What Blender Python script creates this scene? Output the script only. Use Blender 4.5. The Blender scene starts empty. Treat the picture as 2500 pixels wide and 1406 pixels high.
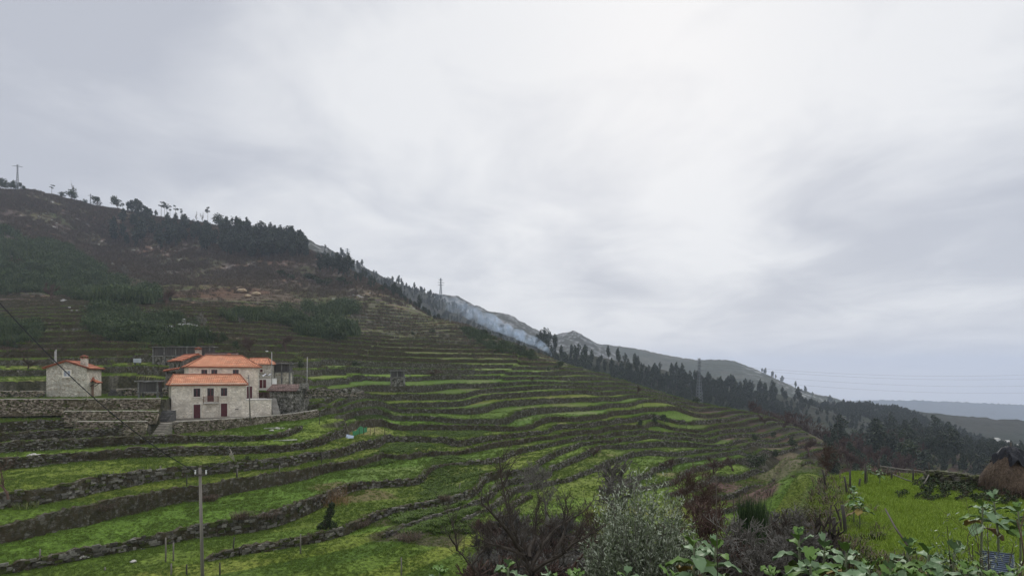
import bpy, bmesh, math, random
import numpy as np
from mathutils import Vector, Matrix
random.seed(7); RNG = np.random.default_rng(7)
S = bpy.context.scene
# ------------------------------------------------------------------ camera
F, CX, HY = 1500.0, 1250.0, 920.0          # focal length in photo pixels, optical axis, horizon row
cam = bpy.data.cameras.new("camera"); camo = bpy.data.objects.new("camera", cam)
S.collection.objects.link(camo); S.camera = camo
camo.location = (0, 0, 0); camo.rotation_euler = (math.radians(90), 0, 0)
cam.sensor_width = 36; cam.lens = F/2500*36
cam.shift_y = (HY-703)/2500
cam.clip_start = 0.2; cam.clip_end = 30000
S.render.resolution_x = 1024; S.render.resolution_y = 575
# ------------------------------------------------------------------ colour management, sky, sun
S.view_settings.view_transform = 'Standard'; S.view_settings.look = 'None'
S.view_settings.exposure = 0.0; S.view_settings.gamma = 1
SUN_EL, SUN_AZ = math.radians(30), math.radians(14)   # behind the clouds, ahead and slightly right
w = bpy.data.worlds.new("World"); S.world = w; w.use_nodes = True
NT = w.node_tree; NT.nodes.clear()
def wn(t, **k):
    n = NT.nodes.new(t)
    for a, b in k.items(): setattr(n, a, b)
    return n
def wl(a, b): NT.links.new(a, b)
def pix_dir(px, py):
    v = Vector((px-CX, F, HY-py)); v.normalize(); return v
def wmath(op, a, b=None, c=None):
    n = wn('ShaderNodeMath', operation=op)
    for i, v in enumerate((a, b, c)):
        if v is None: continue
        if isinstance(v, (int, float)): n.inputs[i].default_value = v
        else: wl(v, n.inputs[i])
    return n.outputs[0]
tc = wn('ShaderNodeTexCoord'); D = tc.outputs['Generated']
sep = wn('ShaderNodeSeparateXYZ'); wl(D, sep.inputs[0])
zz = wmath('ADD', wmath('MAXIMUM', sep.outputs[2], 0.0), 0.16)
comb = wn('ShaderNodeCombineXYZ')
wl(wmath('DIVIDE', sep.outputs[0], zz), comb.inputs[0]); wl(wmath('DIVIDE', sep.outputs[1], zz), comb.inputs[1])
def wnoise(scale, detail, rough, dist, off=(0, 0, 0), stretch=(1, 1, 1)):
    m = wn('ShaderNodeMapping'); wl(comb.outputs[0], m.inputs[0])
    m.inputs['Location'].default_value = off; m.inputs['Scale'].default_value = stretch
    n = wn('ShaderNodeTexNoise'); wl(m.outputs[0], n.inputs['Vector'])
    n.inputs['Scale'].default_value = scale; n.inputs['Detail'].default_value = detail
    n.inputs['Roughness'].default_value = rough; n.inputs['Distortion'].default_value = dist
    return n.outputs['Fac']
def glow(px, py, k, amp):
    d = pix_dir(px, py)
    dot = wn('ShaderNodeVectorMath', operation='DOT_PRODUCT'); wl(D, dot.inputs[0]); dot.inputs[1].default_value = d
    e = wmath('EXPONENT', wmath('MULTIPLY', wmath('SUBTRACT', dot.outputs['Value'], 1.0), k))
    return wmath('MULTIPLY', e, amp)
n1 = wnoise(0.55, 6, 0.52, 0.35, (3.1, 1.7, 0), (1, .8, 1))
n2 = wnoise(1.9, 7, 0.55, 0.5, (0.3, 5.1, 0), (1, .85, 1))
fld = wmath('ADD', wmath('MULTIPLY', wmath('SUBTRACT', n1, 0.5), 2.3), wmath('MULTIPLY', wmath('SUBTRACT', n2, 0.5), 1.7))
for g in ((1560, 200, 16, .50), (1120, 130, 55, .34), (2420, 60, 40, .30), (880, 240, 90, .22), (1640, 560, 220, .20), (1650, 800, 90, .34), (1350, 780, 300, .2),
          (2250, 930, 120, .42), (150, 120, 20, -.06), (350, 400, 25, .02), (60, 300, 60, -.10), (480, 180, 90, .14), (200, 560, 90, .12), (1230, 330, 160, -.20), (1500, 700, 160, -.12), (2150, 560, 22, -.28), (2300, 760, 60, -.18), (2480, 330, 60, -.1), (1130, 600, 120, -.08)):
    fld = wmath('ADD', fld, glow(*g))
fld = wmath('ADD', wmath('MULTIPLY', fld, 1.05), 0.36)
ramp = wn('ShaderNodeValToRGB'); wl(fld, ramp.inputs[0])
cr = ramp.color_ramp; cr.interpolation = 'B_SPLINE'
cr.elements[0].position = 0.0; cr.elements[0].color = (.50, .52, .58, 1)
cr.elements[1].position = 1.0; cr.elements[1].color = (.91, .912, .915, 1)
e = cr.elements.new(0.45); e.color = (.675, .69, .73, 1)
sky = wn('ShaderNodeTexSky', sky_type='NISHITA'); sky.sun_disc = False
sky.sun_elevation = SUN_EL; sky.sun_rotation = SUN_AZ
mix = wn('ShaderNodeMixRGB'); mix.inputs[0].default_value = 0.93
vm = wn('ShaderNodeVectorMath', operation='SCALE'); wl(ramp.outputs[0], vm.inputs[0]); 
zen = wmath('MULTIPLY_ADD', wmath('SMOOTH_MAX', wmath('SUBTRACT', sep.outputs[2], 0.56), 0.0, 0.1), 34.0, 10.0); wl(zen, vm.inputs['Scale'])
wl(sky.outputs[0], mix.inputs[1]); wl(vm.outputs[0], mix.inputs[2])
bg = wn('ShaderNodeBackground'); bg.inputs['Strength'].default_value = 0.10
hz = wn('ShaderNodeMixRGB'); wl(wmath('MULTIPLY', wmath('EXPONENT', wmath('MULTIPLY', wmath('MAXIMUM', sep.outputs[2], 0.0), -16.0)), 0.55), hz.inputs[0])
wl(mix.outputs[0], hz.inputs[1]); hz.inputs[2].default_value = (9.6, 9.2, 8.8, 1)
wl(hz.outputs[0], bg.inputs['Color'])
out = wn('ShaderNodeOutputWorld'); wl(bg.outputs[0], out.inputs['Surface'])
sun = bpy.data.lights.new("sun", 'SUN'); suno = bpy.data.objects.new("sun", sun); S.collection.objects.link(suno)
sun.energy = 1.5; sun.angle = math.radians(20); sun.color = (1.0, .96, .9)
sd = Vector((math.sin(SUN_AZ)*math.cos(SUN_EL), math.cos(SUN_AZ)*math.cos(SUN_EL), math.sin(SUN_EL)))
suno.rotation_euler = sd.to_track_quat('Z', 'Y').to_euler()
S.cycles.use_denoising = True
S.cycles.max_bounces = 5; S.cycles.diffuse_bounces = 2; S.cycles.glossy_bounces = 2; S.cycles.transparent_max_bounces = 6
S.cycles.volume_bounces = 1; S.cycles.volume_step_rate = 0.25

# ------------------------------------------------------------------ small helpers
def P(px, py, d): return ((px-CX)/F*d, d, (HY-py)/F*d)
def tag(o, label=None, cat=None, group=None, kind=None):
    if label: o['label'] = label
    if cat: o['category'] = cat
    if group: o['group'] = group
    if kind: o['kind'] = kind
    return o
def link(o, parent=None):
    S.collection.objects.link(o)
    if parent is not None: o.parent = parent
    return o
def np_mesh(name, V, Q, mats, smooth=False, mi=None, col=None):
    """V (n,3), Q (m,3|4) or list of such arrays"""
    me = bpy.data.meshes.new(name)
    Qs = Q if isinstance(Q, list) and isinstance(Q[0], np.ndarray) and Q[0].ndim == 2 else [Q]
    Qs = [np.asarray(q, dtype=np.int32) for q in Qs if len(q)]
    V = np.asarray(V, dtype=np.float32)
    me.vertices.add(len(V)); me.vertices.foreach_set('co', V.ravel())
    tot = np.concatenate([np.full(len(q), q.shape[1], np.int32) for q in Qs])
    idx = np.concatenate([q.ravel() for q in Qs])
    me.loops.add(len(idx)); me.loops.foreach_set('vertex_index', idx)
    me.polygons.add(len(tot))
    st = np.zeros(len(tot), np.int32); st[1:] = np.cumsum(tot)[:-1]
    me.polygons.foreach_set('loop_start', st)
    try: me.polygons.foreach_set('loop_total', tot)
    except Exception: pass
    for m in mats: me.materials.append(m)
    if mi is not None: me.polygons.foreach_set('material_index', np.asarray(mi, np.int32))
    me.polygons.foreach_set('use_smooth', np.full(len(tot), smooth, bool))
    if col is not None:
        a = me.color_attributes.new('cov', 'FLOAT_COLOR', 'POINT')
        c = np.ones((len(V), 4), np.float32); c[:, :3] = col
        a.data.foreach_set('color', c.ravel())
    me.update(calc_edges=True); me.validate()
    return me
def obj(name, me, parent=None, loc=None):
    o = bpy.data.objects.new(name, me); link(o, parent)
    if loc is not None: o.location = loc
    return o
def empty(name, loc, rz=0.0):
    o = bpy.data.objects.new(name, None); link(o); o.location = loc; o.rotation_euler = (0, 0, rz); return o
# value noise
def _h(i, j, s):
    n = (i.astype(np.int64)*374761393 + j.astype(np.int64)*668265263 + s*974634777) & 0x7fffffff
    n = ((n ^ (n >> 13))*1274126177) & 0x7fffffff
    n = (n ^ (n >> 16))*2246822519 & 0x7fffffff
    return (n & 0xffffff)/float(0xffffff)
def vnoise(x, y, s=0):
    i = np.floor(x); j = np.floor(y); u = x-i; v = y-j
    u = u*u*(3-2*u); v = v*v*(3-2*v)
    a = _h(i, j, s); b = _h(i+1, j, s); c = _h(i, j+1, s); d = _h(i+1, j+1, s)
    return (a*(1-u)+b*u)*(1-v)+(c*(1-u)+d*u)*v
def fbm(x, y, sc, oc=4, s=0, g=.5):
    r = 0; a = 1; t = 0
    for k in range(oc):
        r = r + a*vnoise(x/sc+17.3*k, y/sc-9.1*k, s+k); t += a; a *= g; sc *= .5
    return r/t
def sst(a, b, x):
    t = np.clip((x-a)/(b-a), 0, 1); return t*t*(3-2*t)
# ------------------------------------------------------------------ materials
def mat(name, col=(.5, .5, .5), rough=.9, nscale=None, var=.25, bump=0., bscale=None, attr=None, col2=None, detail=4, spec=.2, coords='Object', stretch=(1, 1, 1), thr=None, metal=0.):
    m = bpy.data.materials.new(name); m.use_nodes = True; t = m.node_tree; n = t.nodes; L = t.links
    b = n['Principled BSDF']; b.inputs['Roughness'].default_value = rough
    b.inputs['Specular IOR Level'].default_value = spec; b.inputs['Metallic'].default_value = metal
    tcn = n.new('ShaderNodeTexCoord'); mp = n.new('ShaderNodeMapping'); L.new(tcn.outputs[coords], mp.inputs[0])
    mp.inputs['Scale'].default_value = stretch
    base = None
    if attr:
        at = n.new('ShaderNodeAttribute'); at.attribute_name = attr; base = at.outputs['Color']
    if nscale:
        no = n.new('ShaderNodeTexNoise'); no.inputs['Scale'].default_value = nscale; no.inputs['Detail'].default_value = detail
        no.inputs['Roughness'].default_value = .6
        L.new(mp.outputs[0], no.inputs['Vector'])
        if col2 is not None:
            mx = n.new('ShaderNodeMixRGB'); mr = n.new('ShaderNodeMapRange')
            lo, hi = thr or (.38, .62)
            mr.inputs['From Min'].default_value = lo; mr.inputs['From Max'].default_value = hi
            L.new(no.outputs['Fac'], mr.inputs['Value']); L.new(mr.outputs[0], mx.inputs[0])
            mx.inputs[1].default_value = (*col, 1); mx.inputs[2].default_value = (*col2, 1); base = mx.outputs[0]
            no2 = n.new('ShaderNodeTexNoise'); no2.inputs['Scale'].default_value = nscale*4.3; no2.inputs['Detail'].default_value = 3
            L.new(mp.outputs[0], no2.inputs['Vector']); fac = no2.outputs['Fac']
        else: fac = no.outputs['Fac']
        mr = n.new('ShaderNodeMapRange'); mr.inputs['From Min'].default_value = .3; mr.inputs['From Max'].default_value = .7
        mr.inputs['To Min'].default_value = 1-var; mr.inputs['To Max'].default_value = 1+var
        L.new(fac, mr.inputs['Value'])
        mu = n.new('ShaderNodeMixRGB'); mu.blend_type = 'MULTIPLY'; mu.inputs[0].default_value = 1
        if base is None: mu.inputs[1].default_value = (*col, 1)
        else: L.new(base, mu.inputs[1])
        L.new(mr.outputs[0], mu.inputs[2]); base = mu.outputs[0]
    if base is None: b.inputs['Base Color'].default_value = (*col, 1)
    else: L.new(base, b.inputs['Base Color'])
    if bump:
        bn = n.new('ShaderNodeTexNoise'); bn.inputs['Scale'].default_value = bscale or nscale or 5; bn.inputs['Detail'].default_value = 4
        L.new(mp.outputs[0], bn.inputs['Vector'])
        bu = n.new('ShaderNodeBump'); bu.inputs['Strength'].default_value = 1; bu.inputs['Distance'].default_value = bump
        L.new(bn.outputs['Fac'], bu.inputs['Height']); L.new(bu.outputs[0], b.inputs['Normal'])
    return m
# ------------------------------------------------------------------ terrain control data
# terrace walls: level -> list of (photo px, photo row of the wall's middle, elevation of it, wall height in photo rows)
WL = {
 -7:[(1400,1250,-16.6,0),(1500,1240,-17.3,0),(1700,1225,-19.5,8),(1790,1215,-21,8),(1880,1190,-22.3,6)],
 -6:[(1600,1215,-17.6,0),(1680,1200,-18,10),(1740,1168,-18.5,14),(1773,1175,-19.2,10),(1833,1155,-20,12),(1900,1143,-20.6,8)],
 -5:[(1500,1215,-16.6,0),(1648,1180,-17.5,6),(1700,1148,-18,12),(1747,1135,-18.4,11),(1830,1122,-19.4,8)],
 -4:[(1350,1205,-15.6,0),(1518,1182,-16.5,10),(1586,1163,-16.6,14),(1608,1146,-16.7,15),(1644,1134,-16.9,13),(1671,1123,-17.3,11),(1716,1118,-17.8,10),(1788,1108,-18.1,12),(1856,1099,-18.6,9)],
 -3:[(1250,1200,-15.0,0),(1350,1180,-15,3),(1438,1153,-15.2,7),(1483,1132,-15.4,8),(1530,1119,-15.7,10),(1586,1106,-16,12),(1650,1112,-17,10),(1700,1104,-17.3,3)],
 -2:[(1341,1147,-14.6,8),(1366,1139,-14.6,12),(1411,1120,-14.6,13),(1445,1105,-14.5,16),(1483,1090,-14.6,9),(1514,1095,-15.2,10),(1570,1090,-15.9,15),(1647,1086,-16.6,19),(1720,1090,-17.5,14),(1780,1091,-17.5,12),(1823,1080,-17.6,8)],
 -1:[(830,1300,-14.4,14),(951,1252,-14.2,15),(1032,1236,-14.1,16),(1104,1221,-14,16),(1150,1207,-14,22),(1174,1186,-13.9,26),(1186,1170,-13.9,26),(1202,1165,-13.9,26),(1240,1160,-13.8,18),(1277,1155,-13.8,17),(1312,1144,-13.7,16),(1330,1128,-13.6,16),(1348,1115,-13.6,14),(1380,1100,-13.5,12),(1420,1085,-13.5,8),(1483,1079,-13.9,5),(1506,1075,-14.2,8),(1594,1064,-15,8),(1668,1069,-16,5),(1700,1075,-16.4,4),(1753,1069,-16.4,8),(1790,1064,-16.4,6)],
 0:[(0,1402,-14,16),(160,1367,-13.9,13),(288,1342,-13.8,15),(416,1317,-13.8,20),(512,1297,-13.7,26),(608,1284,-13.7,40),(704,1258,-13.6,40),(781,1235,-13.5,34),(815,1215,-13.4,22),(902,1185,-13.3,12),(974,1179,-13.4,14),(1041,1153,-13.4,18),(1066,1140,-13.3,3),(1110,1135,-13.1,0),(1168,1130,-13,7),(1204,1121,-13,8),(1222,1113,-12.9,14),(1260,1104,-12.9,14),(1298,1097,-12.9,12),(1346,1086,-13,9),(1386,1078,-13.2,8),(1418,1073,-13.4,5),(1500,1062,-13.9,2),(1600,1052,-14.6,2)],
 1:[(0,1315,-12.6,34),(96,1294,-12.5,38),(192,1268,-12.4,46),(288,1241,-12.3,48),(416,1214,-12.2,34),(512,1205,-12.2,34),(576,1190,-12.1,34),(704,1169,-12.1,26),(787,1148,-12.1,18),(856,1137,-12.1,14),(928,1113,-12.1,10),(975,1122,-12.3,8),(1020,1115,-12.4,12),(1042,1101,-12.4,18),(1062,1096,-12.4,18),(1094,1108,-12.6,6),(1124,1106,-12.5,9),(1156,1098,-12.4,9),(1188,1091,-12.4,8),(1220,1085,-12.4,8),(1260,1080,-12.4,8),(1314,1072,-12.4,9),(1365,1063,-12.5,8),(1458,1060,-12.8,9),(1466,1054,-12.8,9),(1509,1046,-13,9),(1554,1043,-13.4,8),(1600,1051,-14,9),(1660,1051,-14.4,8),(1717,1056,-15,6),(1735,1047,-14.8,8),(1762,1040,-14.6,8),(1798,1038,-14.8,6),(1825,1030,-14.6,5)],
 2:[(0,1230,-10.8,33),(64,1222,-10.7,25),(160,1207,-10.6,24),(320,1174,-10.6,23),(480,1155,-10.6,16),(576,1144,-10.6,14),(704,1132,-10.8,20),(800,1113,-10.9,20),(862,1098,-11,22),(925,1086,-11.2,26),(977,1067,-11.2,17),(1000,1074,-11.5,8),(1067,1092,-12,15),(1130,1084,-11.9,22),(1197,1070,-11.7,22),(1245,1066,-11.6,16),(1298,1059,-11.4,5),(1346,1055,-11.4,6),(1402,1043,-11,9),(1442,1038,-11,9),(1498,1035,-11.4,8),(1554,1032,-12,7),(1632,1028,-12.4,8),(1670,1026,-12.6,8),(1703,1032,-13,8),(1744,1028,-13,8),(1784,1026,-13.2,6)],
 3:[(0,1137,-9.5,24),(64,1130,-9.5,24),(224,1119,-9.4,14),(384,1108,-9.4,18),(544,1105,-9.5,20),(640,1101,-9.6,17),(704,1097,-9.7,10),(780,1085,-9.8,10),(849,1048,-9.4,14),(900,1036,-9.2,16),(944,1030,-9.3,16),(956,1044,-10.3,7),(1049,1043,-10.7,9),(1130,1044,-10.9,9),(1199,1044,-10.9,9),(1249,1047,-10.9,10),(1298,1042,-11,10),(1322,1031,-10.2,14),(1354,1024,-9.8,14),(1410,1026,-9.9,12),(1450,1021,-9.9,11),(1490,1015,-9.9,9),(1554,1007,-9.7,9),(1586,1001,-9.4,8),(1650,996,-9.3,7)],
 4:[(0,1095,-8.3,20),(90,1091,-8.3,20),(160,1087,-8.3,20),(288,1080,-8.3,22),(384,1077,-8.3,22),(480,1074,-8.4,14),(592,1072,-8.5,8),(700,1062,-8.5,6),(775,1038,-8.3,12),(850,1016,-7.6,12),(900,1008,-7.4,12),(951,1020,-8.7,13),(1012,1022,-9,13),(1084,1027,-9.6,13),(1132,1031,-10,14),(1204,1033,-10.2,16),(1236,1027,-9.9,18),(1260,1015,-9.2,18),(1300,1008,-8.7,18),(1327,1003,-8.4,14),(1386,999,-8.3,8),(1423,1001,-8.4,8),(1450,997,-8.3,9),(1490,991,-8,9),(1554,981,-7.4,8),(1583,978,-7.1,6)],
 5:[(780,1015,-6.7,9),(860,995,-6.1,12),(930,988,-6.2,12),(967,1004,-8,7),(1020,1003,-8.1,8),(1092,1004,-8.3,10),(1172,1002,-8,15),(1196,997,-7.8,15),(1236,986,-7,12),(1300,982,-6.6,12),(1375,981,-6.6,9),(1458,981,-6.8,7),(1514,976,-6.6,6)],
 6:[(790,985,-4.9,10),(860,975,-4.7,12),(905,968,-4.6,10),(932,991,-7,10),(980,991,-7,10),(1044,990,-7.2,10),(1140,984,-6.8,10),(1172,974,-5.9,12),(1236,967,-5.1,11),(1300,963,-4.8,10),(1362,960,-4.5,9),(1426,957,-4.3,8)],
 7:[(910,970,-5.1,12),(980,969,-5.2,14),(1076,969,-5.4,14),(1120,970,-5.6,12),(1172,956,-4.1,8),(1250,951,-3.7,10),(1426,950,-3.6,10)],
 8:[(800,962,-4.2,8),(900,948,-3,14),(980,949,-3.2,15),(1036,950,-3.5,14),(1108,944,-3,12),(1204,943,-2.9,12),(1250,937,-2.2,8),(1426,937,-2.2,8)],
}
# free ground points: (px, row, distance)
GP = [(0,900,125),(200,905,128),(0,862,148),(300,856,148),(440,885,126),(560,895,150),(0,760,230),(200,742,235),(400,752,240),(0,690,290),(0,570,400),(200,640,380),
 (380,720,300),(0,472,600),(60,464,612),(150,482,620),(280,507,640),(400,532,660),(500,548,680),(600,562,700),(640,567,700),(250,580,520),(400,610,480),
 (600,862,165),(600,782,225),(600,700,330),(600,640,450),(720,600,640),(800,905,180),(800,825,235),(800,742,320),(800,682,430),(805,640,580),
 (900,690,520),(950,716,470),(1000,902,205),(1000,845,245),(1000,785,320),(1000,742,420),(1150,882,228),(1150,833,275),(1150,800,330),(1250,902,215),(1250,864,255),(1250,842,290),
 (1340,884,262),(1340,874,282),(1480,931,230),(1480,917,258),(1600,970,205),(1600,958,232),(1700,986,235),(1700,1010,190),(1850,1013,240),(1960,1050,240),(1900,1080,185),
 (2030,1086,240),(1950,1095,175),(2030,1110,180),(1900,1180,110),(1990,1170,100),(700,900,150),(700,930,128),(400,1062,85),(200,1055,82),(30,1050,82),(0,990,92),(600,1062,88),(750,1040,98),(740,985,118),(800,1000,118),
 (820,960,140),(-250,1100,75),(-250,1000,95),(-250,900,125),(-250,760,220),(-250,560,400),(-250,430,600),(-250,1380,43)]
# points in space (X, Y, Z)
XP = [(0,0,-1.9),(-12,0,-2.6),(14,0,-2.4),(0,9,-4.2),(10,9,-4.3),(-9,9,-4.8),(-22,12,-7.2),(0,16,-6.6),(9,16,-6.2),(-10,18,-8.2),(-22,24,-11),(-36,30,-13.6),(0,27,-10.8),(9,27,-10.2),(-10,30,-12.4),
 (-24,38,-14),(-8,40,-14.6),(3,42,-15),(12,40,-13.6),(17,34,-11),(-8,48,-14.8),(-16,46,-14.2),(8,52,-15.6),(18,55,-16.5),(28,60,-19),(26,45,-13),(10,66,-15.6),(45,60,-20),(60,60,-20),(70,90,-36),(50,90,-33),
 (30,90,-23),(60,140,-41),(100,140,-43),(160,140,-40),(100,60,-18),(-60,30,-13),(20,8,-4.2),(30,20,-6.3),(22,30,-6.4),(34,36,-6.3),(45,30,-5.8),(60,20,-5)]
def behind(px, py, d, dd, dz):
    x, y, z = P(px, py, d); k = (d+dd)/d; return (x*k, y*k, z-dz)
for a in [(0,472,600),(150,482,620),(280,507,640),(400,532,660),(500,548,680),(600,562,700),(640,567,700),(700,588,690),(755,612,640),(900,690,520)]: XP.append(behind(*a, 70, 12)); XP.append(behind(*a, 320, 60))
for a in [(805,640,580),(1000,742,420),(1150,800,330),(1250,842,290),(1340,874,282),(1480,917,258),(1600,958,232),(1700,986,235),(1850,1013,240),(1960,1050,240),(2030,1086,240)]:
    XP.append(behind(*a, 70, 10)); XP.append(behind(*a, 220, 45))
XP += [behind(2150,1130,230,0,0), behind(2300,1140,230,0,0), behind(2500,1150,230,0,0), behind(2700,1150,230,0,0), behind(2150,1090,300,0,0), behind(2300,1100,300,0,0), behind(2500,1120,300,0,0), behind(2150,1075,420,0,0), behind(2350,1100,420,0,0), behind(2600,1110,420,0,0),
       behind(2200,1120,900,0,0), behind(2700,1100,900,0,0), behind(1500,1100,900,0,0), behind(1000,1000,1000,0,0)]
STEP = 2.15
Zc = []; Qc = []; Sc = []
Z8 = -2.9
for q, L in WL.items():
    for px, py, z, hpx in L:
        d = -z*F/(py-HY); Zc.append(((px-CX)/F*d, d, z)); Qc.append(q); Sc.append(hpx/F*d*1.08)
def qof(z): return 8 + (z-Z8)/STEP
FREE = [P(*a) for a in GP]
for p in FREE:
    Zc.append(p)
    if p[2] > -5: Qc.append(qof(p[2])); Sc.append(1.75)
    else: Qc.append(None); Sc.append(None)
for p in XP: Zc.append(p); Qc.append(None); Sc.append(None)
def tps_fit(XY, v, lam=1e-3):
    XY = np.asarray(XY, float); n = len(XY); sc = 100.
    A = XY/sc; r2 = ((A[:, None]-A[None])**2).sum(-1)
    K = np.where(r2 > 0, r2*np.log(r2+1e-12)*.5, 0)+np.eye(n)*lam
    Pm = np.c_[np.ones(n), A]
    M = np.zeros((n+3, n+3)); M[:n, :n] = K; M[:n, n:] = Pm; M[n:, :n] = Pm.T
    w_ = np.linalg.solve(M, np.r_[np.asarray(v, float), 0, 0, 0])
    return (A, w_, sc)
def tps_eval(fit, X, Y):
    A, w_, sc = fit; sh = X.shape; x = X.ravel()/sc; y = Y.ravel()/sc; o = np.empty(len(x)); n = len(A)
    for i in range(0, len(x), 20000):
        dx = x[i:i+20000, None]-A[None, :, 0]; dy = y[i:i+20000, None]-A[None, :, 1]; r2 = dx*dx+dy*dy
        o[i:i+20000] = (r2*np.log(r2+1e-12)*.5)@w_[:n]+w_[n]+w_[n+1]*x[i:i+20000]+w_[n+2]*y[i:i+20000]
    return o.reshape(sh)
# the space is warped by distance so near and far ground are equally stiff
def warp(X, Y):
    r = np.sqrt(X*X+Y*Y)+1e-6; k = np.log1p(r/60.)*100/r; return X*k, Y*k
Zc = np.array(Zc); wx, wy = warp(Zc[:, 0], Zc[:, 1])
fitZ = tps_fit(np.c_[wx, wy], Zc[:, 2], 2e-4)
mq = np.array([q is not None for q in Qc]); 
fitQ = tps_fit(np.c_[wx, wy][mq], np.array([q for q in Qc if q is not None]), 2e-4)
fitS = tps_fit(np.c_[wx, wy][mq], np.array([s for s in Sc if s is not None]), 5e-3)
# grid
COLS = np.arange(-230, 2740, 2.7); rows = [3.0]
while rows[-1] < 1100: 
    r = rows[-1]; rows.append(r + (.13+.0011*r if r < 300 else .46+.012*(r-300)))
ROWS = np.array(rows); nr, nc = len(ROWS), len(COLS)
GY = np.repeat(ROWS[:, None], nc, 1); GX = (COLS[None, :]-CX)/F*GY
def coarse(fit):
    ri = np.unique(np.r_[np.arange(0, nr, 6), nr-1]); ci = np.unique(np.r_[np.arange(0, nc, 8), nc-1])
    a, b = warp(GX[np.ix_(ri, ci)], GY[np.ix_(ri, ci)]); v = tps_eval(fit, a, b)
    t = np.array([np.interp(np.arange(nc), ci, r_) for r_ in v])
    return np.array([np.interp(np.arange(nr), ri, t[:, j]) for j in range(nc)]).T
ZB = coarse(fitZ)
CT = np.array([(0,466),(50,466),(100,473),(150,484),(200,496),(250,505),(300,513),(350,524),(400,533),(450,541),(500,548),(550,556),(600,562),(650,573),(700,590),(750,612),(800,636),(850,662),(900,690),(950,715),(1000,742),(1100,785)], float)
_pr = np.where(ROWS[:, None] > 800, 9999, HY-F*ZB/GY).min(0); _dp = np.interp(COLS, CT[:, 0], CT[:, 1]-np.interp(CT[:, 0], COLS, _pr))*sst(1100, 1000, COLS)
ZB = ZB-_dp[None]/F*GY*sst(330, 540, GY)
QB = coarse(fitQ); SB = np.clip(coarse(fitS), 0, 3)
# how far terraces reach: none in the near foreground, fading up the slope
PXG = COLS[None, :]+0*GY
near_cut = sst(38, 47, GY+ (PXG>1000)*(-6))                 # foreground bank is not terraced
up_fade = 1-.8*sst(22, 75, ZB)
right_cut = 1-sst(95, 125, GX)*1.0
lowright = 1-sst(20, 32, GX)*sst(75, 62, GY)
TM = near_cut*right_cut*lowright*np.clip(up_fade, 0, 1)
TM = TM*(1-sst(330, 420, GY)*.7)*(1-sst(-24, -30, ZB))
# zone shifts so that steps do not line up over the whole hill
far = sst(-3.5, -1.0, ZB)
wxn = GX+22*(fbm(GX, GY, 60, 2, 5)-.5); wyn = GY+22*(fbm(GX, GY, 60, 2, 9)-.5)
zone = _h(np.floor(wxn/46), np.floor(wyn/90), 3)
QN = QB + far*(zone-.5)*.9 + (fbm(GX, GY, 28, 3, 21)-.5)*(.25+.45*far) + (fbm(GX, GY, 6, 2, 23)-.5)*.09
SB = SB*(1-far*.35*(fbm(GX, GY, 30, 2, 33) > .52))
S_ = SB*TM
dqy = np.abs(np.gradient(QN, axis=0)/np.gradient(GY, axis=0)); dqx = np.abs(np.gradient(QN, axis=1)/np.maximum(np.gradient(GX, axis=1), .02))
gq = np.clip(np.sqrt(dqx**2+dqy**2), .02, 2.0)
dl = np.clip(.42*gq, .03, .3)
kq = np.floor(QN); t = QN-kq
saw = np.where(t < dl, -.5+t/dl, .5-(t-dl)/(1-dl))
GZ = ZB+S_*saw
# natural roughness
rough = (1-near_cut*.0)*0+.10+.9*sst(20, 90, ZB)+.5*sst(60, 200, GY)*(1-TM)
GZ += (fbm(GX, GY, 9, 4, 41)-.5)*rough*1.6 + (fbm(GX, GY, 1.6, 3, 51)-.5)*.16
GZ += (fbm(GX, GY, 70, 4, 61)-.5)*4.5*sst(60, 140, ZB)
# flat-ish meadow on the right: world polygon blend
def poly_mask(poly, X, Y, feather):
    P_ = np.array(poly, float); ins = np.zeros(X.shape, bool); dist = np.full(X.shape, 1e9); n = len(P_)
    for i in range(n):
        x0, y0 = P_[i]; x1, y1 = P_[(i+1) % n]
        c = ((y0 > Y) != (y1 > Y)) & (X < (x1-x0)*(Y-y0)/((y1-y0)+1e-12)+x0); ins ^= c
        L2 = (x1-x0)**2+(y1-y0)**2; tt = np.clip(((X-x0)*(x1-x0)+(Y-y0)*(y1-y0))/L2, 0, 1)
        dist = np.minimum(dist, np.hypot(X-x0-tt*(x1-x0), Y-y0-tt*(y1-y0)))
    sd_ = np.where(ins, dist, -dist); return sst(-feather, 0, sd_), sd_
def W(px, py, z): 
    d = -z*F/(py-HY); return ((px-CX)/F*d, d)
MEADOW = [W(2075,1345,-6.5), W(2045,1225,-6.5), W(2035,1163,-6.5), W(2090,1152,-6.5), W(2260,1158,-6.5), W(2500,1185,-6.5), (52,36), (50,14), (14.5,15)]
mm, msd = poly_mask(MEADOW, GX, GY, 3.5)
mz = -6.5+(fbm(GX, GY, 5, 3, 71)-.5)*.28+(fbm(GX, GY, .9, 2, 72)-.5)*.12 + .5*sst(28, 40, GX)
mz = np.where(GY < 20, mz+(20-GY)*.28, mz)
GZ = GZ*(1-mm)+mz*mm
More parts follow.
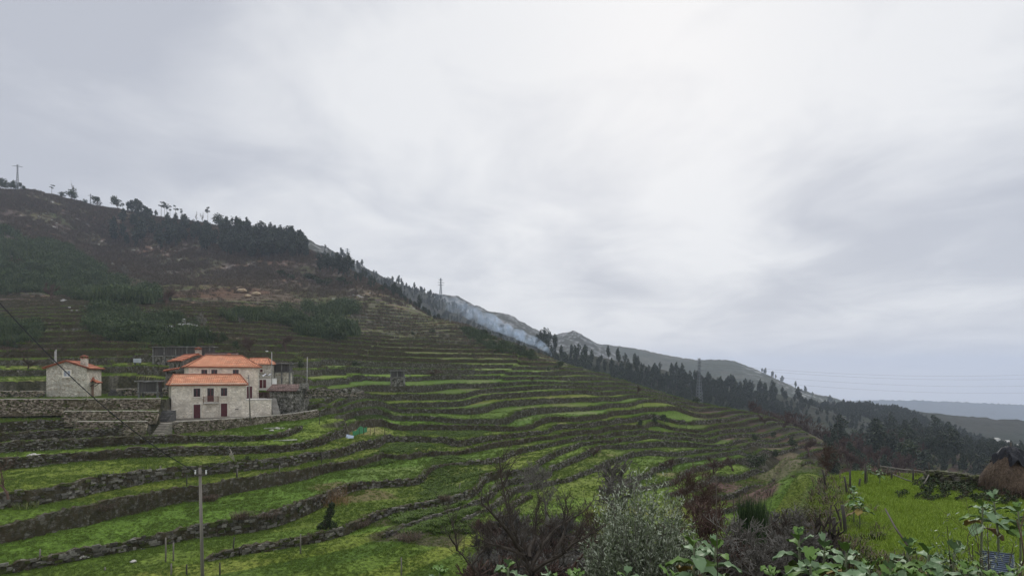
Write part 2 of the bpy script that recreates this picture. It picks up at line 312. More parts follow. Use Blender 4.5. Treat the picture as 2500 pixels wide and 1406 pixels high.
# house platforms
YARD = [(-51.0,86.6),(-49.4,86.9),(-45.4,89.9),(-41.3,95.7),(-37,103.3),(-35.5,105.5),(-36.5,107.5),(-43,107),(-57,104),(-53.2,94)]
ym, _ = poly_mask(YARD, GX, GY, .25); GZ = GZ*(1-ym)+(-6.45)*ym
UPPER = [(-110,87),(-76,87.6),(-62,88.2),(-50.9,90.4),(-52.9,95),(-55.5,102),(-58,109),(-70,114),(-92,112),(-110,112)]
um, _ = poly_mask(UPPER, GX, GY, .3); GZ = GZ*(1-um)+(-3.25)*um
MID1 = [(-61.8,85.0),(-48.9,85.3),(-50.9,88.0),(-51.2,90),(-64,87.9)]
m1, _ = poly_mask(MID1, GX, GY, .2); GZ = GZ*(1-m1)+(-4.85)*m1
MID2 = [(-58.4,82.7),(-49.3,83.1),(-49.3,85.2),(-60.4,84.8)]
m2, _ = poly_mask(MID2, GX, GY, .2); GZ = GZ*(1-m2)+(-6.1)*m2
FOOT = [(-50,84),(-47.0,86.2),(-44.6,89.0),(-40.7,94.6),(-36.4,102.1),(-33.4,106.8),(-29,105),(-33,98),(-38,91),(-42.5,86.5),(-47,83.5)]
fm, _ = poly_mask(FOOT, GX, GY, 1.6); fm = fm*(1-ym); GZ = GZ*(1-fm)+(-8.25+.07*np.clip(GY-90, 0, 20))*fm
BACK0 = [(-50,112),(-34,106),(-30,118),(-42,132),(-60,132),(-66,120)]
bm_ = fm
GZ = GZ-sst(430, 620, GY)*sst(1150, 1400, PXG)*140
PROJ = HY-F*GZ/GY
HIT = np.minimum.accumulate(PROJ, axis=0)
def ground(px, py, dmin=0):
    """first ground point met by the sight line through a photo pixel"""
    j = int(np.clip(round((px-COLS[0])/2.7), 0, nc-1)); c = HIT[:, j]
    i = int(np.searchsorted(-c, -py)); i = min(max(i, np.searchsorted(ROWS, dmin)), nr-1)
    return (GX[i, j], GY[i, j], GZ[i, j])
def zat(x, y):
    x = np.asarray(x, float); y = np.asarray(y, float)
    fj = np.clip((x/np.maximum(y, 1)*F+CX-COLS[0])/2.7, 0, nc-1.001); fi = np.clip(np.interp(y, ROWS, np.arange(nr)), 0, nr-1.001)
    i = fi.astype(int); j = fj.astype(int); u = fi-i; v = fj-j
    return (GZ[i, j]*(1-u)+GZ[i+1, j]*u)*(1-v)+(GZ[i, j+1]*(1-u)+GZ[i+1, j+1]*u)*v
# ------------------------------------------------------------------ ground cover colours
def C(*a): return np.array(a, float)
G1, G2_, G3 = C(.100,.148,.022), C(.128,.168,.030), C(.070,.110,.018)
STRAW, HEATH, BRACK, OLIVE, ROCK, EARTH = C(.25,.215,.11), C(.105,.078,.062), C(.165,.10,.066), C(.085,.088,.040), C(.36,.35,.33), C(.135,.085,.068)
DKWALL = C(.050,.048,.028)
def lerp(a, b, t): return a*(1-t[..., None])+b*t[..., None]
n_a = fbm(GX, GY, 14, 4, 81); n_b = fbm(GX, GY, 3, 3, 82); n_c = fbm(GX, GY, 40, 3, 83); n_d = fbm(GX, GY, 1.2, 3, 84)
COL = lerp(np.broadcast_to(G1, GX.shape+(3,)), G2_, sst(.42, .66, n_a)); COL = lerp(COL, G3, sst(.5, .8, n_b)*.35)
COL = lerp(COL, STRAW, sst(.60, .75, fbm(GX, GY, 9, 3, 85))*.45*sst(60, 110, GY))
tread_shift = _h(kq, np.floor(wxn/70), 11)          # neighbouring fields differ
COL = COL*(.76+.5*tread_shift)[..., None]*(1+(_h(kq, np.floor(wyn/55), 13)-.5)[..., None]*C(.35,0,.1))
straw_r = sst(40, 90, GX)*sst(150, 210, GY)*(1-sst(10, 20, ZB))
COL = lerp(COL, STRAW*.8, np.clip(straw_r*sst(.3, .6, fbm(GX, GY, 12, 3, 86)), 0, 1)*.8)
upm = np.clip(sst(-1, 14, ZB)*.75+sst(14, 30, ZB), 0, 1)
heath = lerp(np.broadcast_to(HEATH, GX.shape+(3,)), BRACK, sst(.48, .62, fbm(GX, GY, 22, 4, 87))); heath = lerp(heath, OLIVE, sst(.45, .6, fbm(GX, GY, 17, 4, 88))*.8)
heath = lerp(heath, C(.15,.175,.05), (1-sst(.12, .42, t))*sst(75, 22, ZB)*.9)
heath = lerp(heath, C(.12,.105,.085), sst(.62, .75, fbm(GX, GY, 5, 3, 89))*.6)
heath = lerp(heath, ROCK, sst(.64, .72, fbm(GX, GY, 4.5, 4, 90))*sst(20, 60, ZB)*.8*sst(.4,.6,fbm(GX, GY, 60, 2, 94)))
heath = heath*((.7+.6*n_d)*(.55+.95*fbm(GX, GY, 26, 4, 93, .65)))[..., None]
upn = np.clip(upm+(n_a-.5)*1.1*(upm > 0.02)*(upm < .98), 0, 1)
COL = lerp(COL, heath, upn)
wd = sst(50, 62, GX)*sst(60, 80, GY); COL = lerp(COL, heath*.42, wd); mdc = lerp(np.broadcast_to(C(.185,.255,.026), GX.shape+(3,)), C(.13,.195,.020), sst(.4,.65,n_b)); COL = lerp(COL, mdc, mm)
fgd = (GY < 60)*(1-mm)*sst(-8, 0, GX+(GY-20)*-.05); COL = lerp(COL, lerp(np.broadcast_to(C(.07,.055,.035), GX.shape+(3,)), C(.06,.085,.02), sst(.42,.62,n_a)), np.clip(fgd,0,1)*sst(46,36,GY))
# steep risers
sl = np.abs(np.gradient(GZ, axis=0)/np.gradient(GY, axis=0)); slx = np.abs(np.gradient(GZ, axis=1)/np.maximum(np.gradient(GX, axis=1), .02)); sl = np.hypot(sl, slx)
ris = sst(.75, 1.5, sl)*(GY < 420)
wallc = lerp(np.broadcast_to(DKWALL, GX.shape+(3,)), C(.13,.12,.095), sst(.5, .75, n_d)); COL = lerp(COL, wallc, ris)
def blob(px, py, rx, ry, col, a=.9, seed=0, z=None, d=None):
    """a patch of cover centred on a ground point, radii in metres"""
    global COL
    x, y, _z = ground(px, py) if d is None else P(px, py, d)
    k = np.hypot((GX-x)/rx, (GY-y)/ry)+(fbm(GX, GY, min(rx, ry)*.8+1, 3, 100+seed)-.5)*1.0
    COL = lerp(COL, np.asarray(col), sst(1.05, .8, k)*a)
blob(1800,1190,9,9,EARTH,1,1); blob(1650,1160,3,3,EARTH,.3,2); blob(1865,1085,10,7,EARTH,.95,3); blob(1900,1100,9,6,C(.14,.12,.07),.8,4)
blob(1920,1130,9,7,C(.15,.13,.08),.7,5); blob(850,1212,5.5,3.4,C(.13,.105,.05),.85,6); blob(100,1062,9,4,C(.10,.075,.045),.8,7)
blob(610,715,26,30,C(.20,.15,.11),.7,8); blob(500,715,30,22,BRACK,.8,9); blob(560,750,28,16,BRACK*1.1,.7,10)
blob(250,775,22,10,C(.14,.12,.10),.8,11); blob(100,760,26,12,C(.09,.065,.05),.8,12); blob(370,765,16,8,ROCK*.75,.7,13)
blob(120,523,30,14,C(.075,.085,.03),.9,14); blob(1500,1085,3,5,C(.1,.12,.03),.4,15); blob(1400,760,1,1,HEATH,.1,16)
blob(960,1272,3,2.2,C(.10,.07,.055),.8,17); blob(1020,1305,5,3,C(.055,.04,.03),.8,18)
# yard paving, path in front of the houses
PAVE = C(.16,.145,.115)
COL = lerp(COL, PAVE, ym*(GX > -58)*(1-m1)*(1-m2)*(1-um)); COL = lerp(COL, C(.055,.055,.03), ym*sst(-47,-45.5,GX)*sst(93,92,GY-.35*(GX+44))*.8)
ground_mat = mat('ground_cover', attr='cov', rough=.95, nscale=2.6, var=.55, bump=.16, bscale=4.5, detail=6, spec=.08)
idx = np.arange(nr*nc).reshape(nr, nc)
Qd = np.stack([idx[:-1, :-1], idx[:-1, 1:], idx[1:, 1:], idx[1:, :-1]], -1).reshape(-1, 4)
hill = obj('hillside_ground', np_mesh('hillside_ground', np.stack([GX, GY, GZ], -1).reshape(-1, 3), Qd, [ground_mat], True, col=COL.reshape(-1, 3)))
tag(hill, 'terraced grassy hillside climbing to brown heath on the left', None, None, 'structure')
# ------------------------------------------------------------------ hills behind
def ridge(name, label, prof, foot, back, n_amp, colfn, seed, step=4.0, rowsn=70, foot_z=None):
    """prof: list of (px,row,distance) of the crest; foot/back: metres of ground before/behind it; slopes down to foot_z"""
    pts = np.array([P(*p) for p in prof]); seg = np.r_[0, np.cumsum(np.hypot(*(np.diff(pts[:, :2], axis=0).T)))]
    nn = max(30, int(seg[-1]/step)); u = np.linspace(0, seg[-1], nn)
    cx_, cy_, cz_ = (np.interp(u, seg, pts[:, k]) for k in range(3))
    k = np.array([.25, .5, .25])
    for _ in range(4): cz_ = np.convolve(np.pad(cz_, 1, 'edge'), k, 'valid')
    v = np.r_[np.linspace(-1, 0, rowsn), np.linspace(0, 1, rowsn//3)[1:]]
    dirx, diry = cx_/np.hypot(cx_, cy_), cy_/np.hypot(cx_, cy_)
    off = np.where(v < 0, v*foot, v*back)[:, None]
    X = cx_[None]+off*dirx[None]; Y = cy_[None]+off*diry[None]
    fz = foot_z if foot_z is not None else -70
    fall = np.where(v < 0, 1-(1-np.abs(v))**1.0, np.abs(v)**1.5)[:, None]
    Zr = cz_[None]*(1-fall)+fz*fall
    rnd = np.abs(fbm(X, Y, foot*.35, 5, seed)-.5)*2
    Zr = Zr+(fbm(X, Y, foot*.35, 5, seed)-.5)*n_amp*2*np.clip(np.abs(v)[:, None]*6, .12, 1)+(fbm(X, Y, 9, 4, seed+7)-.5)*n_amp*.35
    colr = colfn(X, Y, Zr, np.abs(v)[:, None]+0*X, u[None]/seg[-1]+0*X)
    n0, n1_ = X.shape; ii = np.arange(n0*n1_).reshape(n0, n1_)
    q = np.stack([ii[:-1, :-1], ii[:-1, 1:], ii[1:, 1:], ii[1:, :-1]], -1).reshape(-1, 4)
    o = obj(name, np_mesh(name, np.stack([X, Y, Zr], -1).reshape(-1, 3), q, [far_mat], True, col=colr.reshape(-1, 3)))
    tag(o, label, None, None, 'structure'); return (X, Y, Zr)
far_mat = mat('far_ground', attr='cov', rough=.95, nscale=.09, var=.25, detail=6, bump=1.5, bscale=.25, spec=.05)
def c_rock(a):
    def f(X, Y, Z_, v, u):
        c = lerp(np.broadcast_to(C(.045,.048,.034), X.shape+(3,)), C(.25,.25,.245), sst(.53, .60, fbm(X, Y, 11, 5, 200, .75))*a*.85*sst(.75, .35, v))
        return c*(.8+.4*fbm(X, Y, 8, 2, 201))[..., None]
    return f
def c_wood(X, Y, Z_, v, u): return lerp(np.broadcast_to(C(.030,.036,.022), X.shape+(3,)), C(.038,.040,.028), sst(.42, .6, fbm(X, Y, 60, 4, 210)))
def c_smooth(X, Y, Z_, v, u): return lerp(lerp(np.broadcast_to(C(.040,.048,.026), X.shape+(3,)), C(.07,.07,.045), sst(.4, .6, fbm(X, Y, 120, 4, 220))), C(.3,.3,.28), sst(.62, .68, fbm(X, Y, 25, 4, 221))*sst(.4,.1,v)*sst(.45,.6,u))
def c_far(X, Y, Z_, v, u): return lerp(np.broadcast_to(C(.03,.042,.030), X.shape+(3,)), C(.042,.05,.036), sst(.4, .65, fbm(X, Y, 400, 4, 230)))
R1 = ridge('hill_slope', 'dark wooded upper slope behind the left crest', [(560,560,830),(640,558,850),(700,572,880),(760,590,900),(810,612,930),(870,645,960),(950,683,1000),(1050,720,1030),(1150,768,1060),(1250,822,1060),(1350,870,1060)], 420, 300, 14, lambda X,Y,Z_,v,u: lerp(c_wood(X,Y,Z_,v,u), c_rock(1.0)(X,Y,Z_,v,u), sst(.42,.30,u)*sst(.5,.25,v)), 301, foot_z=20)
R2 = ridge('rocky_hill', 'pale rocky hill crest above the smoke', [(980,712,1300),(1040,713,1300),(1080,719,1300),(1115,721,1300),(1160,745,1320),(1200,762,1330),(1240,768,1340),(1275,786,1360),(1310,806,1380),(1345,820,1400),(1375,812,1410),(1400,806,1420),(1440,828,1440),(1480,852,1450),(1560,900,1450)], 520, 250, 16, c_rock(1.0), 311, foot_z=-10)
R4 = ridge('round_hill', 'smooth rounded hill fading in haze behind the trees', [(1380,830,1900),(1460,839,1900),(1550,850,1850),(1640,870,1800),(1700,880,1750),(1745,878,1700),(1790,880,1680),(1850,903,1600),(1900,928,1500),(1960,958,1400),(2040,990,1300),(2120,1020,1200),(2200,1060,1100)], 700, 400, 18, c_smooth, 331, foot_z=-70, step=6)
R3 = ridge('wooded_slope', 'wooded slope behind the terraced spur', [(1180,815,520),(1280,840,520),(1340,858,520),(1450,868,530),(1600,898,540),(1700,930,560),(1800,952,580),(1900,968,600),(2000,1000,600),(2100,1030,560),(2200,1060,520)], 240, 200, 9, c_wood, 321, foot_z=-42, step=3)
R5 = ridge('wooded_hill', 'dark wooded hill on the right below the blue distance', [(1900,985,760),(2000,992,760),(2080,993,750),(2150,1000,740),(2200,1010,730),(2260,1035,700),(2330,1055,680),(2400,1085,650),(2460,1112,620),(2540,1140,600),(2700,1180,600)], 420, 300, 12, c_wood, 341, foot_z=-62, step=4)
R7 = ridge('far_hill', 'long blue forested hill on the horizon at right', [(1850,1000,4700),(1950,990,4700),(2030,984,4700),(2080,978,4700),(2150,976,4650),(2250,977,4600),(2350,981,4600),(2420,984,4500),(2500,988,4500),(2650,985,4500),(2900,995,4500)], 2300, 900, 60, c_far, 351, foot_z=-420, step=16)
lm = np_mesh('valley_plain', [(-9000,200,-425),(9000,200,-425),(9000,8200,-425),(-9000,8200,-425)], [[0,1,2,3]], [mat('plain', (.04,.05,.03), .95, .01, .3)])
tag(obj('valley_plain', lm), 'low wooded plain beneath the far hill', None, None, 'structure')
# ------------------------------------------------------------------ generic mesh builder
class MB:
    def __init__(s): s.v = []; s.f = []; s.m = []
    def add(s, V, Fs, mi=0):
        b = len(s.v); s.v += [tuple(map(float, v)) for v in V]; s.f += [tuple(b+i for i in f) for f in Fs]; s.m += [mi]*len(Fs)
    def box(s, x0, x1, y0, y1, z0, z1, mi=0, j=0.0):
        V = [(x, y, z) for z in (z0, z1) for x, y in ((x0, y0), (x1, y0), (x1, y1), (x0, y1))]
        if j: V = [(x+random.uniform(-j, j), y+random.uniform(-j, j), z+random.uniform(-j, j)) for x, y, z in V]
        s.add(V, [(0,3,2,1),(4,5,6,7),(0,1,5,4),(1,2,6,5),(2,3,7,6),(3,0,4,7)], mi)
    def tube(s, pts, rad, n=6, mi=0, cap=True):
        pts = [Vector(p) for p in pts]; rad = rad if hasattr(rad, '__len__') else [rad]*len(pts); V = []; Fs = []
        pd = None
        for i, p in enumerate(pts):
            d = (pts[min(i+1, len(pts)-1)]-pts[max(i-1, 0)]); d = d.normalized() if d.length > 1e-9 else Vector((0, 0, 1))
            if pd is None: a = d.orthogonal().normalized()
            else:
                a = (a-d*a.dot(d)); a = a.normalized() if a.length > 1e-6 else d.orthogonal().normalized()
            pd = d; b = d.cross(a)
            for k in range(n):
                t = 2*math.pi*k/n; V.append(p+(a*math.cos(t)+b*math.sin(t))*rad[i])
        for i in range(len(pts)-1):
            for k in range(n): Fs.append((i*n+k, i*n+(k+1) % n, (i+1)*n+(k+1) % n, (i+1)*n+k))
        if cap: Fs.append(tuple(range(n))[::-1]); Fs.append(tuple((len(pts)-1)*n+k for k in range(n)))
        s.add(V, Fs, mi)
    def mesh(s, name, mats, smooth=False):
        me = bpy.data.meshes.new(name); me.from_pydata(s.v, [], s.f)
        for m in mats: me.materials.append(m)
        me.polygons.foreach_set('material_index', s.m)
        if smooth: me.polygons.foreach_set('use_smooth', [True]*len(s.f))
        me.update(); return me
    def build(s, name, mats, parent=None, smooth=False, loc=None):
        return obj(name, s.mesh(name, mats if isinstance(mats, list) else [mats], smooth), parent, loc)
# ------------------------------------------------------------------ stone material
def stone_mat(name, a, b, gap, moss=None, mossamt=.5, sc=3.0, stretch=(1, 1, 1.6), bump=.06, coords='Object', dirt=.3):
    m = bpy.data.materials.new(name); m.use_nodes = True; t = m.node_tree; n = t.nodes; L = t.links
    B = n['Principled BSDF']; B.inputs['Roughness'].default_value = .92; B.inputs['Specular IOR Level'].default_value = .12
    tcn = n.new('ShaderNodeTexCoord'); mp = n.new('ShaderNodeMapping'); L.new(tcn.outputs[coords], mp.inputs[0]); mp.inputs['Scale'].default_value = stretch
    dn = n.new('ShaderNodeTexNoise'); dn.inputs['Scale'].default_value = sc*.8; L.new(mp.outputs[0], dn.inputs['Vector'])
    ad = n.new('ShaderNodeVectorMath'); ad.operation = 'MULTIPLY_ADD'; L.new(dn.outputs['Color'], ad.inputs[0]); ad.inputs[1].default_value = (.35/sc,)*3; L.new(mp.outputs[0], ad.inputs[2])
    vo = n.new('ShaderNodeTexVoronoi'); vo.inputs['Scale'].default_value = sc; L.new(ad.outputs[0], vo.inputs['Vector'])
    ve = n.new('ShaderNodeTexVoronoi'); ve.feature = 'DISTANCE_TO_EDGE'; ve.inputs['Scale'].default_value = sc; L.new(ad.outputs[0], ve.inputs['Vector'])
    se = n.new('ShaderNodeSeparateColor'); L.new(vo.outputs['Color'], se.inputs[0])
    mx = n.new('ShaderNodeMixRGB'); L.new(se.outputs[0], mx.inputs[0]); mx.inputs[1].default_value = (*a, 1); mx.inputs[2].default_value = (*b, 1)
    big = n.new('ShaderNodeTexNoise'); big.inputs['Scale'].default_value = .8; big.inputs['Detail'].default_value = 5; L.new(tcn.outputs[coords], big.inputs['Vector'])
    mrb = n.new('ShaderNodeMapRange'); mrb.inputs['From Min'].default_value = .3; mrb.inputs['From Max'].default_value = .7; mrb.inputs['To Min'].default_value = 1-dirt; mrb.inputs['To Max'].default_value = 1+dirt
    L.new(big.outputs['Fac'], mrb.inputs['Value'])
    mu = n.new('ShaderNodeMixRGB'); mu.blend_type = 'MULTIPLY'; mu.inputs[0].default_value = 1; L.new(mx.outputs[0], mu.inputs[1]); L.new(mrb.outputs[0], mu.inputs[2])
    g = n.new('ShaderNodeMapRange'); g.inputs['From Min'].default_value = .0; g.inputs['From Max'].default_value = .07; g.inputs['To Min'].default_value = 1; g.inputs['To Max'].default_value = 0
    L.new(ve.outputs['Distance'], g.inputs['Value'])
    mg = n.new('ShaderNodeMixRGB'); L.new(g.outputs[0], mg.inputs[0]); L.new(mu.outputs[0], mg.inputs[1]); mg.inputs[2].default_value = (*gap, 1)
    last = mg.outputs[0]
    if moss:
        mn = n.new('ShaderNodeTexNoise'); mn.inputs['Scale'].default_value = 1.9; mn.inputs['Detail'].default_value = 8; mn.inputs['Roughness'].default_value = .7; L.new(tcn.outputs[coords], mn.inputs['Vector'])
        mr = n.new('ShaderNodeMapRange'); c = .75-.5*mossamt; mr.inputs['From Min'].default_value = c-.10; mr.inputs['From Max'].default_value = c+.10; L.new(mn.outputs['Fac'], mr.inputs['Value'])
        mm_ = n.new('ShaderNodeMixRGB'); L.new(mr.outputs[0], mm_.inputs[0]); L.new(last, mm_.inputs[1])
        m2 = n.new('ShaderNodeMixRGB'); mk = n.new('ShaderNodeTexNoise'); mk.inputs['Scale'].default_value = 1.7; L.new(tcn.outputs[coords], mk.inputs['Vector']); L.new(mk.outputs['Fac'], m2.inputs[0])
        m2.inputs[1].default_value = (*moss[0], 1); m2.inputs[2].default_value = (*moss[1], 1); L.new(m2.outputs[0], mm_.inputs[2]); last = mm_.outputs[0]
    L.new(last, B.inputs['Base Color'])
    bu = n.new('ShaderNodeBump'); bu.inputs['Distance'].default_value = bump; L.new(ve.outputs['Distance'], bu.inputs['Height']); L.new(bu.outputs[0], B.inputs['Normal'])
    return m
M_wall = stone_mat('dry_stone', (.09,.082,.066), (.25,.235,.20), (.014,.013,.009), ((.042,.046,.018),(.085,.062,.040)), .62, 2.6)
M_wallveg = stone_mat('overgrown_stone', (.08,.075,.06), (.21,.20,.17), (.014,.013,.009), ((.042,.050,.018),(.09,.066,.042)), .74, 2.6)
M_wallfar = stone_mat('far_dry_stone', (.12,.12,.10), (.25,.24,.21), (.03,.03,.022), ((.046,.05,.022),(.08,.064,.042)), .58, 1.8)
M_pale = stone_mat('pale_granite_wall', (.20,.165,.12), (.48,.42,.34), (.035,.03,.02), ((.06,.06,.028),(.10,.075,.045)), .42, 2.6)
M_cap = mat('granite_capping', (.42,.39,.33), .9, 1.5, .3, .02, 6)
# ------------------------------------------------------------------ contours of the terrace field -> walls
def contours():
    imax = int(np.searchsorted(ROWS, 262)); q = QN[:imax]; fl = np.floor(q).astype(int); s = S_[:imax]
    act = (s[:-1, :-1] > .22)
    mn = np.minimum(np.minimum(fl[:-1, :-1], fl[1:, :-1]), np.minimum(fl[:-1, 1:], fl[1:, 1:])); mx = np.maximum(np.maximum(fl[:-1, :-1], fl[1:, :-1]), np.maximum(fl[:-1, 1:], fl[1:, 1:]))
    cells = np.argwhere((mx > mn) & act)
    nodes = {}; adj = {}
    def edge_pt(i0, j0, i1, j1, lv):
        a, b = q[i0, j0], q[i1, j1]; t_ = (lv-a)/(b-a); return (GX[i0, j0]*(1-t_)+GX[i1, j1]*t_, GY[i0, j0]*(1-t_)+GY[i1, j1]*t_)
    for i, j in cells:
        lv = mx[i, j]; es = []
        for (a, b, c, d) in ((i, j, i, j+1), (i+1, j, i+1, j+1), (i, j, i+1, j), (i, j+1, i+1, j+1)):
            if (fl[a, b] >= lv) != (fl[c, d] >= lv):
                k = (a, b, c, d, lv)
                if k not in nodes: nodes[k] = edge_pt(a, b, c, d, lv)
                es.append(k)
        if len(es) >= 2:
            adj.setdefault(es[0], []).append(es[1]); adj.setdefault(es[1], []).append(es[0])
            if len(es) == 4: adj.setdefault(es[2], []).append(es[3]); adj.setdefault(es[3], []).append(es[2])
    seen = set(); lines = []
    order = [k for k in adj if len(adj[k]) == 1]+list(adj)
    for st in order:
        if st in seen: continue
        ch = [st]; seen.add(st); cur = st
        while True:
            nx = [k for k in adj[cur] if k not in seen]
            if not nx: break
            cur = nx[0]; seen.add(cur); ch.append(cur)
        if len(ch) > 8: lines.append((ch[0][4], np.array([nodes[k] for k in ch])))
    return lines
def bil(A, x, y):
    fj = np.clip((x/np.maximum(y, 1)*F+CX-COLS[0])/2.7, 0, nc-1.001); fi = np.clip(np.interp(y, ROWS, np.arange(nr)), 0, nr-1.001)
    i = fi.astype(int); j = fj.astype(int); u = fi-i; v = fj-j
    return (A[i, j]*(1-u)+A[i+1, j]*u)*(1-v)+(A[i, j+1]*(1-u)+A[i+1, j+1]*u)*v
LINES = contours(); WALLPTS = []
walls = []
for lv, pts in LINES:
    seg = np.r_[0, np.cumsum(np.hypot(*np.diff(pts, axis=0).T))]; Ltot = seg[-1]
    if Ltot < 5: continue
    md = np.median(pts[:, 1]); stp = .3 if md < 110 else .55 if md < 180 else .9
    n_ = max(6, int(Ltot/stp)); u = np.linspace(0, Ltot, n_); x = np.interp(u, seg, pts[:, 0]); y = np.interp(u, seg, pts[:, 1])
    for _ in range(3):
        x[1:-1] = x[:-2]*.25+x[1:-1]*.5+x[2:]*.25; y[1:-1] = y[:-2]*.25+y[1:-1]*.5+y[2:]*.25
    # uphill normal from the level field
    e_ = .5; gx = bil(QB, x+e_, y)-bil(QB, x-e_, y); gy = bil(QB, x, y+e_)-bil(QB, x, y-e_); gl = np.hypot(gx, gy)+1e-9; 
    tx = np.gradient(x); ty = np.gradient(y); tl = np.hypot(tx, ty)+1e-9; nx, ny = -ty/tl, tx/tl; sg = np.sign(np.median(nx*gx+ny*gy)); nx, ny = nx*sg, ny*sg
    zl = bil(GZ, x-nx*.35, y-ny*.35); zh = bil(GZ, x+nx*.75, y+ny*.75); hgt = zh-zl
    s_here = bil(S_, x, y); ymask = bil(ym+um+m1+m2+mm+bm_*.8, x, y)
    good = (hgt > .32) & (s_here > .3) & (ymask < .3) & (y > 30)
    i = 0
    while i < n_:
        if not good[i]: i += 1; continue
        k = i
        while k+1 < n_ and (good[k+1] or (k+4 < n_ and good[k+2:k+4].any())): k += 1
        if u[k]-u[i] > 5: walls.append((lv, x[i:k+1], y[i:k+1], nx[i:k+1], ny[i:k+1], zl[i:k+1], zh[i:k+1]))
        i = k+1
def wall_mesh(x, y, nx, ny, zl, zh, mats, seed, over=.12, nz=5, thick=.6, jit=.10, stones=None):
    n_ = len(x); r = np.random.default_rng(seed)
    cap = over*(.3+1.4*fbm(x, y, 2.2, 2, seed % 97))+r.uniform(-.10, .16, n_)
    taper = np.minimum(1, np.minimum(np.arange(n_), np.arange(n_)[::-1])/4.)
    zt = zh+cap*taper-.25*(1-taper); zb = zl-.35; rowsV = []
    for k in range(nz+1):
        f = k/nz; z_ = zb+(zt-zb)*f; off = -.12+.10*f+r.uniform(-jit, jit, n_); rowsV.append(np.c_[x+nx*off, y+ny*off, z_+(r.uniform(-.05, .05, n_) if 0 < k < nz else 0)])
    rowsV.append(np.c_[x+nx*(thick*.6), y+ny*(thick*.6), zt+r.uniform(-.07, .09, n_)])
    rowsV.append(np.c_[x+nx*thick, y+ny*thick, zh-.4])
    V = np.stack(rowsV); m_ = len(rowsV); ii = np.arange(m_*n_).reshape(m_, n_)
    q = np.stack([ii[:-1, :-1], ii[:-1, 1:], ii[1:, 1:], ii[1:, :-1]], -1).reshape(-1, 4)
    e0 = [np.array([[ii[0, c], ii[k, c], ii[k+1, c]] for k in range(1, m_-1)]) for c in (0, n_-1)]
    Vf = V.reshape(-1, 3); c0 = Vf.mean(0); c0[2] = zl.min()
    Vf = Vf-c0; arrs = [q]+e0
    st_ = face_stones((x, y, nx, ny, zl, zh), c0, *stones) if stones else None
    if st_ is None: return np_mesh('terrace_wall', Vf, arrs, mats, False), c0
    sv, sq, sc = st_; mi = np.r_[np.zeros(sum(len(a) for a in arrs)), np.ones(len(sq))].astype(int)
    return np_mesh('terrace_wall', np.concatenate([Vf, sv]), arrs+[sq+len(Vf)], mats+[M_face], False, mi, np.concatenate([np.full((len(Vf), 3), .1), sc])), c0
M_face = mat('wall_face_stone', attr='cov', rough=.92, nscale=7, var=.35, spec=.1)
def face_stones(wv, c0, seed, dens, ca, cb, expo=.5, sz=1., proud=.0):
    x, y, nx, ny, zl, zh = wv; r = np.random.default_rng(seed); L_ = np.hypot(np.diff(x), np.diff(y)).sum(); hm_ = np.median(zh-zl); n = int(L_*hm_*dens); f = r.uniform(0, len(x)-1.001, n); i = f.astype(int); u = f-i
    row = (r.integers(0, 40, n)*.17*sz); X = x[i]*(1-u)+x[i+1]*u; Y = y[i]*(1-u)+y[i+1]*u; NX, NY = nx[i], ny[i]; zb = zl[i]; H_ = zh[i]-zl[i]+.12; Z = zb+np.mod(row, np.maximum(H_, .15))+r.uniform(-.03, .03, n)
    keep = fbm(X+Z*1.3, Y-Z, 2.6, 3, 31)+r.uniform(-.06, .06, n) > 1-expo; X, Y, Z, NX, NY = X[keep], Y[keep], Z[keep], NX[keep], NY[keep]; n = len(X)
    if n < 3: return None
    sx = r.uniform(.09, .24, n)*sz; sz_ = r.uniform(.05, .10, n)*sz; sy = r.uniform(.05, .10, n); fr = (Z-zl.min())*0; off = -.10-proud; V = []
    for a, b, c in ((-1,-1,-1),(1,-1,-1),(1,1,-1),(-1,1,-1),(-1,-1,1),(1,-1,1),(1,1,1),(-1,1,1)):
        j = r.uniform(.75, 1.2, (3, n)); tx_, ty_ = NY, -NX; V.append(np.c_[X+NX*(off+b*sy*j[1])+tx_*a*sx*j[0], Y+NY*(off+b*sy*j[1])+ty_*a*sx*j[0], Z+c*sz_*j[2]])
    V = np.stack(V, 1).reshape(-1, 3)-c0; base = (np.arange(n)*8)[:, None, None]; Q = (base+np.array([(0,3,2,1),(4,5,6,7),(0,1,5,4),(1,2,6,5),(2,3,7,6),(3,0,4,7)])[None]).reshape(-1, 4)
    t_ = r.uniform(0, 1, n)[:, None]; col = (np.array(ca)*(1-t_)+np.array(cb)*t_)*r.uniform(.7, 1.2, n)[:, None]; mo = r.uniform(0, 1, n) < .22; col[mo] = np.array([.06,.07,.022])*r.uniform(.7, 1.4, mo.sum())[:, None]
    return V, Q, np.repeat(col, 8, 0)
ordw = ['lowest','second','third','fourth','fifth','sixth','seventh','eighth','ninth','tenth','eleventh','twelfth','thirteenth','fourteenth','fifteenth','sixteenth','seventeenth','eighteenth','nineteenth','twentieth']
def cnt(k):
    w1 = ['first','second','third','fourth','fifth','sixth','seventh','eighth','ninth','tenth','eleventh','twelfth','thirteenth','fourteenth','fifteenth','sixteenth','seventeenth','eighteenth','nineteenth','twentieth']
    t10 = {2:'twenty', 3:'thirty', 4:'forty', 5:'fifty'}
    if k < 20: return w1[k]
    k += 1
    return t10[k//10]+('-'+w1[k % 10-1] if k % 10 else 'th')
walls.sort(key=lambda a: -(a[1].size*np.median(a[6]-a[5])/np.median(a[2])**2*(1.+.0*a[0])))
walls = walls[:230]
sides = {}
